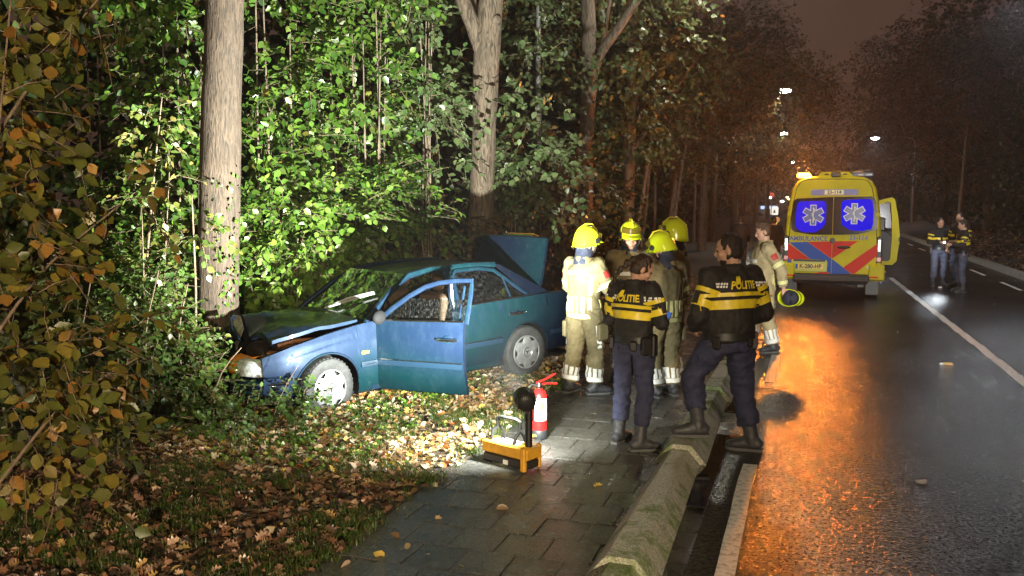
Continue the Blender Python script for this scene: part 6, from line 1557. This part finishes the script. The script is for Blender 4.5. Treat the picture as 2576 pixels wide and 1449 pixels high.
for s_, t_, r_, bl_, pal_, lab_ in far_trees:
    lo = W(s_, t_, 0); r0 = empty('tree', lo, 0, lab_, 'tree')
    trunk(r0, lo, [lo + V3((0, 0, -.1)), lo + V3((.05, 0, 3)), lo + V3((.1 * (-1) ** int(s_), 0, 6)), lo + V3((.3, 0, 10))], [r_ * 1.25, r_, r_ * .85, r_ * .5], BARKD, 14, seed=s_)
    for k_ in range(2): trunk(r0, lo, [lo + V3((.05, 0, 3.6 + k_)), lo + W(0, (1.2 if t_ < 0 else -1.2) * (1 - .6 * k_), 5.2 + k_), lo + W(.8, (2.6 if t_ < 0 else -2.2), 7.5 + k_)], [r_ * .5, r_ * .4, r_ * .2], BARKD, 8, 'limb', s_ + k_)
    blobs = [((lambda c: (c.x, c.y, c.z))(W(s_ + a_, t_ + b_, z_)), (q_, q_, q_ * .8)) for a_, b_, z_, q_ in bl_]
    sz = .12 + .0016 * s_
    leafy(r0, lo, blobs, int(1500), 6, .55 + s_ * .003, sz, pal_, 0, .26, name='crown', small=True, twigs=s_ < 45, shell=.35)
# slender leaning stems between them
for px_, py0, px1, py1, Y_, r_, lab_ in ((1581, 590, 1640, 310, 26.6, .06, 'thin pale stem leaning right beside the straight dull trunk'), (1606, 590, 1632, 400, 28.5, .05, 'thin upright stem behind the leaning pale one'), (1672, 590, 1712, 420, 30, .06, 'thin reddish stem leaning right above the firefighters helmets'), (1640, 590, 1645, 430, 34, .07, 'slim trunk in the shade left of the reddish stem'), (2405, 590, 2420, 300, 44, .10, 'pale slim trunk on the dark right bank')):
    p0 = A(px_, Y_); p1 = A(px1, Y_, zat(py1, Y_)); r0 = empty('sapling', p0, 0, lab_, 'tree')
    trunk(r0, p0, [p0, p0.lerp(p1, .5) + V3((.05, 0, 0)), p1, p1 + (p1 - p0) * .6], [r_ * 1.2, r_, r_ * .8, r_ * .4], BARKD, 10, seed=px_)
    q = p1 + (p1 - p0) * .5; leafy(r0, p0, [((q.x, q.y, q.z), (.8, .7, .7)), ((p1.x + .3, p1.y, p1.z + .4), (.6, .6, .5))], 160, 6, .4, .12, BROWN, 0, .1, name='crown', small=True)

# --- the wall of green saplings behind the car
def sapling(px, Y, ztop_, rad, ntw, pal, K, lab, size=.108, gap=.22, z0=.5, stems=4, cat='tree', name='sapling', up=.15, droop=.3, flat=.6):
    lo = A(px, Y); r0 = empty(name, lo, 0, lab, cat)
    for k in range(stems):
        x = rnd.uniform(-.6, .6) * rad; y = rnd.uniform(-.4, .4) * rad; h = ztop_ * rnd.uniform(.7, 1.0)
        trunk(r0, lo, [lo + V3((x * .5, y * .5, -.05)), lo + V3((x * .8, y, h * .4)), lo + V3((x + rnd.uniform(-.2, .2), y, h))], [.024, .016, .008], BARKD, 8, 'stem', k, .04)
    nb = max(2, int((ztop_ - z0) / (rad * .9))); bl_ = []
    for k in range(nb + 1):
        z = lerp(z0, ztop_, k / nb); bl_.append(((lo.x + rnd.uniform(-.3, .3) * rad, lo.y + rnd.uniform(-.25, .25) * rad, z), (rad * rnd.uniform(.75, 1.1), rad * rnd.uniform(.6, .85), rad * rnd.uniform(.7, .95))))
    leafy(r0, lo, bl_, ntw, 7, .36, size, pal, K, gap, droop, up, .45, flat=flat)
    return r0
sapling(60, 12.4, 5.4, 1.0, 420, OLIVE, 40, 'dim thicket sapling at the far left edge behind the autumn leaves', gap=.35)
sapling(290, 12.2, 5.6, .85, 520, GREEN, 120, 'sparse green sapling left of the hit tree with pale stems showing', gap=.42)
sapling(440, 11.0, 5.2, .62, 520, GREEN, 200, 'leafy sapling whose green sprays touch the left side of the hit trunk', gap=.25)
sapling(690, 11.8, 5.9, .75, 760, GREEN, 280, 'dense bright green sapling just right of the hit trunk', gap=.36)
sapling(830, 12.4, 6.2, .85, 800, GREEN, 260, 'tall bright green sapling at the middle of the leaf wall', gap=.4)
sapling(965, 12.7, 6.2, .8, 720, GREEN, 240, 'green sapling at the right of the leaf wall, hanging over the windscreen', gap=.4, z0=2.2)
sapling(1050, 13.4, 6.0, .6, 480, PALEG, 200, 'pale green sapling reaching the forked trunk from the left', gap=.32, z0=2.9)
sapling(710, 10.95, 1.75, .62, 420, LIME, 220, 'low lime bright bush right behind the bonnet', size=.10, gap=.14, z0=.5, stems=3, cat='bush', name='bush')
sapling(860, 11.7, 1.9, .6, 330, LIME, 160, 'lime bright bush behind the windscreen', size=.095, gap=.2, z0=.6, stems=3, cat='bush', name='bush')
sapling(1040, 12.6, 1.9, .65, 330, GREEN, 120, 'dull green bush above the car roof, left of the forked trunk', size=.09, gap=.25, z0=.8, stems=3, cat='bush', name='bush')
sapling(1135, 13.6, 1.8, .7, 300, BROWN, 100, 'brown green bush at the foot of the forked trunk', size=.10, gap=.25, z0=.6, stems=3, cat='bush', name='bush')
sapling(1330, 16.0, 2.5, .95, 420, BROWN, 110, 'russet bush behind the open boot lid', size=.12, gap=.2, z0=.7, stems=3, cat='bush', name='bush')
sapling(1440, 17.5, 2.2, .9, 330, BROWN, 60, 'dim russet bush between boot lid and left firefighter helmet', size=.12, gap=.2, z0=.6, stems=3, cat='bush', name='bush')
sapling(1530, 23.0, 2.4, 1.0, 300, DARKG, 0, 'dark bush behind the helmets of the firefighters', size=.13, gap=.2, z0=.6, stems=2, cat='bush', name='bush')
sapling(1300, 15.2, 3.0, .55, 260, PALEG, 130, 'pale leaf spray hanging right of the forked trunk', size=.11, gap=.2, z0=2.5, stems=2, cat='branch', name='branch_spray', up=-.2, droop=.6)

# --- left foreground: autumn hazel, brambles, ivy
def shrub(lo, blobs, ntw, n, L, size, pal, K, lab, stems, gap=.1, droop=.35, up=.2, name='shrub', cat='shrub', rs=.009, small=False, shell=.4):
    r0 = empty(name, lo, 0, lab, cat)
    for p in stems: trunk(r0, lo, [V3(q) for q in p], [rs * lerp(1.2, .45, i / (len(p) - 1)) for i in range(len(p))], TWIG, 7, 'stem', p[0][0], .04)
    leafy(r0, lo, blobs, ntw, n, L, size, pal, K, gap, droop, up, shell, small=small)
    return r0
shrub((-2.75, 4.5, 0), [((-2.62, 4.3, 3.0), (.45, .4, .42)), ((-2.58, 4.2, 2.45), (.42, .35, .42)), ((-2.50, 4.2, 1.9), (.42, .35, .40)), ((-2.45, 4.3, 1.35), (.42, .35, .35)), ((-2.12, 4.5, 2.15), (.28, .2, .16)), ((-2.12, 4.5, 3.15), (.28, .2, .22)), ((-2.05, 4.5, 1.42), (.22, .2, .16)), ((-2.6, 4.6, 2.7), (.5, .3, .9)), ((-2.65, 4.6, 1.2), (.5, .3, .6)), ((-2.5, 4.9, 0.75), (.45, .3, .4))], 330, 6, .24, .085, AUTUMN, 300,
      'autumn hazel at the left picture edge with big yellow brown leaves close to us', [[(-2.95, 4.7, 0), (-2.75, 4.4, 1.4), (-2.5, 4.3, 2.4), (-2.35, 4.3, 3.4)], [(-2.8, 4.5, 0), (-2.7, 4.3, 1.6), (-2.62, 4.2, 3.2)], [(-2.7, 4.35, 1.3), (-2.35, 4.4, 1.8), (-2.0, 4.5, 2.1)], [(-2.7, 4.35, 2.2), (-2.3, 4.4, 2.8), (-2.0, 4.5, 3.2)], [(-2.7, 4.4, .6), (-2.3, 4.4, 1.1), (-1.95, 4.5, 1.3)]], .05)
shrub((-3.9, 6.9, 0), [((-4.0, 7.0, .35), (.75, .5, .42)), ((-3.55, 7.25, .40), (.6, .4, .42)), ((-4.4, 6.9, .7), (.6, .4, .5))], 330, 7, .22, .055, OLIVE, 160, 'dark bramble thicket low at the left, in front of the others', [[(-4.2, 7, 0), (-4.0, 6.9, .6), (-3.5, 6.8, .8)], [(-3.6, 7.2, 0), (-3.5, 7.0, .5), (-3.2, 6.8, .35)]], .05, name='bramble', cat='bramble')
shrub((-4.0, 8.1, 0), [((-4.1, 8.1, .6), (.8, .6, .65)), ((-3.5, 8.3, .65), (.55, .5, .6)), ((-4.8, 8.3, .9), (.7, .6, .9))], 480, 7, .22, .06, OLIVE, 170, 'dull olive thicket in the middle of the left undergrowth', [[(-4.2, 8.1, 0), (-4.0, 8.0, .8), (-3.8, 7.9, 1.5)], [(-3.4, 8.2, 0), (-3.4, 8.0, .9), (-3.2, 7.9, 1.5)]], .08, name='bramble', cat='bramble')
shrub((-3.3, 8.35, 0), [((-3.35, 8.4, .75), (.36, .32, .50)), ((-3.1, 8.3, .45), (.32, .3, .36)), ((-3.55, 8.5, 1.15), (.32, .3, .40))], 330, 8, .22, .062, [(0.06, 0.115, 0.022, 3), (0.085, 0.14, 0.03, 2), (0.13, 0.14, 0.03, .8), (0.045, .08, .02, 2)], 230, 'bright green briar covering the crushed nose of the car', [[(-3.2, 8.4, 0), (-3.2, 8.3, .9), (-3.05, 8.2, 1.35)], [(-3.5, 8.5, 0), (-3.55, 8.4, 1.2), (-3.5, 8.3, 2.0)], [(-2.9, 8.3, 0), (-2.8, 8.2, .5), (-2.55, 8.15, .75)]], .06, name='briar', cat='briar')
shrub((-2.5, 8.15, 0), [((-2.55, 8.1, .16), (.32, .25, .20)), ((-2.15, 8.2, .12), (.28, .22, .20)), ((-2.05, 8.35, .22), (.22, .12, .22)), ((-2.7, 7.8, .12), (.4, .3, .16))], 210, 7, .14, .05, [(0.06, 0.12, 0.02, 3), (0.09, 0.15, 0.03, 1.5), (0.05, .09, .03, 2)], 170, 'low ivy and nettles in front of the front wheel', [[(-2.3, 8.2, 0), (-2.2, 8.15, .3), (-2.0, 8.2, .62)]], .05, name='ivy_clump', cat='ivy', rs=.005)
shrub((-4.2, 9.6, 0), [((-4.1, 9.7, 1.6), (.6, .5, .7)), ((-4.5, 9.8, .9), (.7, .5, .8)), ((-3.75, 9.3, 1.25), (.35, .3, .6))], 380, 7, .26, .075, GREEN, 180, 'glossy dark green laurel left of the hit trunk', [[(-4.2, 9.7, 0), (-4.1, 9.6, 1.2), (-4.0, 9.5, 2.3)], [(-3.8, 9.4, 0), (-3.72, 9.3, 1.2), (-3.6, 9.3, 2.6)]], .2, name='laurel', cat='bush')
shrub((-3.7, 8.9, 0), [((-3.72, 8.9, 1.6), (.22, .2, .35)), ((-3.62, 8.9, 2.3), (.25, .2, .35)), ((-3.55, 8.9, 2.9), (.25, .2, .3)), ((-3.2, 8.95, 1.75), (.35, .1, .12))], 95, 6, .24, .085, [(0.08, 0.13, 0.025, 3), (0.13, 0.15, 0.03, 1.5), (.18, .14, .04, .5)], 220, 'young sapling with a straight pale stem in front of the hit trunk', [[(-3.85, 8.9, 0), (-3.75, 8.9, 1.3), (-3.6, 8.9, 2.5), (-3.5, 8.9, 3.2)], [(-3.3, 8.95, 0), (-3.25, 8.95, 1.2), (-3.24, 8.9, 2.2)]], .02, name='sapling', cat='tree', rs=.014)

# --- woodland in the dark on both sides: one mass each
def woodland(name, pts, size, pal, lab):
    N = len(pts); v = norm(nrs.normal(size=(N, 3)))
    o = obj(name, leaf_mesh_np(name, pts, v, norm(nrs.normal(size=(N, 3))), nrs.uniform(.6, 1.3, N) * size, palette_pick(pal, N), LEAF, SMALL_V, SMALL_T)); tag(o, lab, None, None, 'stuff'); return o
def wpts(N, s0, s1, tf, z1):
    out = []
    while len(out) < N:
        s_ = rnd.uniform(s0, s1); t_ = tf(s_); z = rnd.uniform(0, 1) ** .9 * z1
        if t_ < 0 and s_ < 60 or noise.noise((s_ * .16, t_ * .2, z * .25)) > -.18: out.append(W(s_, t_, z)[:])
    return np.array(out)
woodland('woodland', wpts(40000, -2, 60, lambda s: -9.5 - rnd.uniform(0, 1) ** 1.5 * 14, 13), .40, DARKG, 'dark wood behind the green saplings')
woodland('woodland', wpts(16000, 40, 190, lambda s: -8.5 - rnd.uniform(0, 1) ** 1.5 * 20, 17), .6, DARKG, 'dark wood further along the left of the road')
woodland('woodland', wpts(26000, 18, 80, lambda s: 9.2 + rnd.uniform(0, 1) ** 1.6 * 14, 13), .30, DARKG, 'dark wood on the bank right of the road')
woodland('woodland', wpts(14000, 70, 210, lambda s: 8.8 + rnd.uniform(0, 1) ** 1.6 * 20, 18), .6, DARKG, 'dark wood further along the right of the road')
woodland('woodland', wpts(9000, 190, 215, lambda s: rnd.uniform(-25, 25), 13), .8, BROWN, 'dim trees closing the far end of the road')

# --- fallen leaves, grass
FALL = [(0.40, 0.28, 0.15, 3), (0.32, 0.19, 0.09, 2), (0.52, 0.38, 0.09, 1.6), (0.14, 0.085, 0.045, 2), (0.56, 0.47, 0.33, 3), (0.33, 0.12, 0.04, 1.2)]  # paler than FALLB: the work light's brightness is put into these leaf colours
FALLB = [(0.30, 0.165, 0.10, 3), (0.20, 0.10, 0.055, 3), (0.08, 0.048, 0.03, 3.5), (0.44, 0.31, 0.20, 1.8), (0.38, 0.27, 0.09, .4), (0.045, 0.03, 0.02, 3)]
def litter_pts(N, s0, s1, t0, t1, dens):
    out = []
    while len(out) < N:
        s_, t_ = rnd.uniform(s0, s1), rnd.uniform(t0, t1)
        if rnd.random() < dens(s_, t_): out.append((s_, t_))
    return out
def litter(pts, pal, size, name, K=0, par=None, lab=None, zf=vergez, curl=1.0, lift=.012):
    N = len(pts); P = np.array([W(s_, t_, zf(s_, t_) + lift + rnd.uniform(0, .025)) for s_, t_ in pts]); a = nrs.uniform(0, 2 * math.pi, N)
    D = np.stack([np.cos(a), np.sin(a), nrs.normal(scale=.32, size=N)], 1); NN = np.array([0, 0, 1.0]) + nrs.normal(scale=.5, size=(N, 3)); S_ = size * nrs.uniform(.35, 1.45, N)
    tint = palette_pick(pal, N)
    LV = LOBE_V * np.array([1, 1, curl]); BV = BROAD_V * np.array([1, .9, curl * 1.6])
    if K: m = leaf_parts(par, (0, 0, 0), P, D, NN, S_, tint, K, LITTER, LV, LOBE_T, pal); P, D, NN, S_, tint = P[m], D[m], NN[m], S_[m], tint[m]
    h = len(P) * 3 // 5
    obj_ = []
    for sl, V_, T_ in ((slice(0, h), LV, LOBE_T), (slice(h, None), BV, BROAD_T)):
        o = obj(name, leaf_mesh_np(name, P[sl], D[sl], NN[sl], S_[sl], tint[sl], LITTER, V_, T_), par)
        tag(o, lab, None, None, 'stuff')
    tag(o, lab, None, None, 'stuff'); return o
def dn(s_, t_): return max(.15, min(1, 1.0 + 1.1 * noise.noise((s_ * 1.1, t_ * 1.1, 4)))) * min(1, max(0.0, (-2.62 - t_) * 3 + .10))
litter(litter_pts(7500, 2.6, 6.0, -6.0, -2.55, dn), FALLB, .062, 'leaf_litter', 270, verge, None, curl=1.7)
litter(litter_pts(15000, 5.6, 11.5, -5.6, -2.55, dn), FALL, .065, 'leaf_litter', 0, verge, None, curl=1.5)
litter(litter_pts(5000, 9, 26, -8.5, -2.55, dn), BROWN, .085, 'leaf_litter', 0, verge, None, curl=1.4)
litter(litter_pts(9000, 14, 60, 6.1, 11, lambda s_, t_: .5 + noise.noise((s_, t_, 1))), FALLB, .13, 'leaf_litter', 0, vr, None, vergez_r, 1.4)
litter(litter_pts(70, 3.4, 14, -2.6, -1.1, lambda s_, t_: 1 if t_ < -2.3 else .2), FALL, .06, 'fallen_leaves', 0, pave, None, lambda s_, t_: -.004, 1.2, .004)
litter(litter_pts(60, 3, 9, -1.15, -1.08, lambda s_, t_: 1), FALLB, .03, 'leaf_debris', 0, pave, None, lambda s_, t_: -.004, 1.5, .004)
N = 260; P_ = litter_pts(N, 3, 30, -.5, 5.4, lambda s_, t_: 1); litter(P_, [(.4, .33, .2), (.3, .2, .1), (.5, .5, .45)], .022, 'grit', 0, road, None, lambda s_, t_: 0, 1.5, .003)
def grass(N, s0, s1, t0, t1, h, pal, thr, lab):
    pts = [q for q in litter_pts(N, s0, s1, t0, t1, lambda s_, t_: 1 if noise.noise((s_ * 1.6, t_ * 1.6, 9)) > thr else .06)]
    b = np.array([W(s_, t_, vergez(s_, t_)) for s_, t_ in pts]); nb = 5; b = np.repeat(b, nb, 0) + nrs.normal(scale=(.018, .018, 0), size=(N * nb, 3))
    M = len(b); a = nrs.uniform(0, 6.283, M); lean = nrs.uniform(.15, .8, M); hh = h * nrs.uniform(.5, 1.3, M); dx = np.stack([np.cos(a), np.sin(a), 0 * a], 1); sd = np.stack([-np.sin(a), np.cos(a), 0 * a], 1); w_ = .0035
    mid = b + dx * (hh * lean * .35)[:, None] + np.array([0, 0, 1]) * (hh * .6)[:, None]; tip = b + dx * (hh * lean)[:, None] + np.array([0, 0, 1]) * (hh * (1 - .3 * lean))[:, None]
    V = np.stack([b - sd * w_, b + sd * w_, mid - sd * w_ * .8, mid + sd * w_ * .8, tip], 1).reshape(-1, 3); F = (np.array([(0, 1, 3), (0, 3, 2), (2, 3, 4)])[None] + (np.arange(M) * 5)[:, None, None]).reshape(-1, 3)
    o = obj('grass', np_mesh('grass', V, F, LEAF, np.repeat(palette_pick(pal, M), 5, 0))); tag(o, lab, None, None, 'stuff')
grass(10000, 3.0, 10.5, -5.2, -2.6, .065, [(0.06, .11, .02, 3), (.10, .13, .03, 1), (.14, .12, .05, .6)], .05, 'short tufts of grass among the fallen leaves')
# small clover-like weeds on the lit verge
wd_p = litter_pts(420, 5.6, 10.5, -5.0, -2.7, lambda s_, t_: 1 if noise.noise((s_ * .9, t_ * .9, 22)) > .1 else .03); pw2 = np.array([W(s_, t_, vergez(s_, t_) + .03) for s_, t_ in wd_p])
P, D, NN, S_, _x = sprays(pw2, np.tile([0, 0, 1.0], (len(pw2), 1)), .06, 5, .045, .2, .1, 1.0)
o = obj('weeds', leaf_mesh_np('weeds', P, D, NN, S_, palette_pick(LIME, len(P)), LEAF, SMALL_V, SMALL_T)); tag(o, 'small green weeds growing through the leaf litter by the car', None, None, 'stuff')

tp_ = litter_pts(900, 3, 10, -5.5, -2.6, lambda s_, t_: 1); ta_ = np.array([W(s_, t_, vergez(s_, t_) + .02) for s_, t_ in tp_]); an_ = nrs.uniform(0, 6.28, len(ta_)); tl_ = nrs.uniform(.04, .16, len(ta_))
o = twig_mesh('twigs', ta_, ta_ + np.stack([np.cos(an_) * tl_, np.sin(an_) * tl_, nrs.uniform(-.01, .03, len(ta_))], 1), .0028, verge, None, 900)
# --- bits lying on the road
def scrap(px, py, m, size, lab, cat, name):
    p = G(px, py); mb = MB(); pts = []
    for k in range(9): a = 6.283 * k / 9; q = size * rnd.uniform(.6, 1.1); pts.append((q * math.cos(a), q * .7 * math.sin(a)))
    mb.rings([[(x, y, .001) for x, y in pts], [(x * 1.05, y * 1.05, size * .25 + .012 * math.sin(i * 2)) for i, (x, y) in enumerate(pts)], [(x * .6, y * .6, size * .45) for x, y in pts]], True, True)
    o = mb.build(name, m, None, True, 30); o.location = p + V3((0, 0, .002)); tag(o, lab, cat)
scrap(2320, 1216, WHT, .05, 'crumpled white paper scrap lying alone on the wet asphalt', 'litter', 'paper_scrap')
scrap(2385, 918, mat('dry_leaf', (.5, .32, .12), .6), .07, 'tan fallen leaf curled on the road near the centre line', 'leaf', 'fallen_leaf')
scrap(2372, 917, WHT, .04, 'tiny white scrap beside the tan leaf on the road', 'litter', 'paper_scrap')
scrap(1848, 1100, mat('dry_leaf2', (.45, .2, .08), .6), .045, 'orange leaf in the gutter by the policeman\'s standing boot', 'leaf', 'fallen_leaf')
scrap(2365, 724, WHT, .06, 'white scrap on the road at the far policewoman\'s feet', 'litter', 'paper_scrap')
br = empty('fallen_twig', G(1925, 980), 0, 'broken twig lying on the asphalt beside the edge line', 'twig')
MB().tube([(-.22, .03, .012), (-.05, .0, .016), (.12, -.04, .012), (.26, -.03, .02)], [.006, .007, .006, .003], 6).build('stem', TWIG, br); MB().tube([(.05, -.02, .014), (.14, .06, .02), (.22, .10, .015)], [.004, .004, .002], 6).build('side_twig', TWIG, br)

# ================================================================== the damp night air
hm_ = bpy.data.materials.new('night_haze'); hm_.use_nodes = True; hn_ = hm_.node_tree.nodes
hn_.remove(hn_['Principled BSDF']); pv = hn_.new('ShaderNodeVolumePrincipled'); pv.inputs['Color'].default_value = (0.85, 0.85, 0.88, 1)
pv.inputs['Density'].default_value = 0.0016; pv.inputs['Anisotropy'].default_value = 0.72   # Principled Volume
hm_.node_tree.links.new(pv.outputs[0], hn_['Material Output'].inputs['Volume'])
hz_ = MB().box((50, 160, 15), (760, 600, 33)).build('haze', hm_, None, False); tag(hz_, None, None, None, 'stuff')
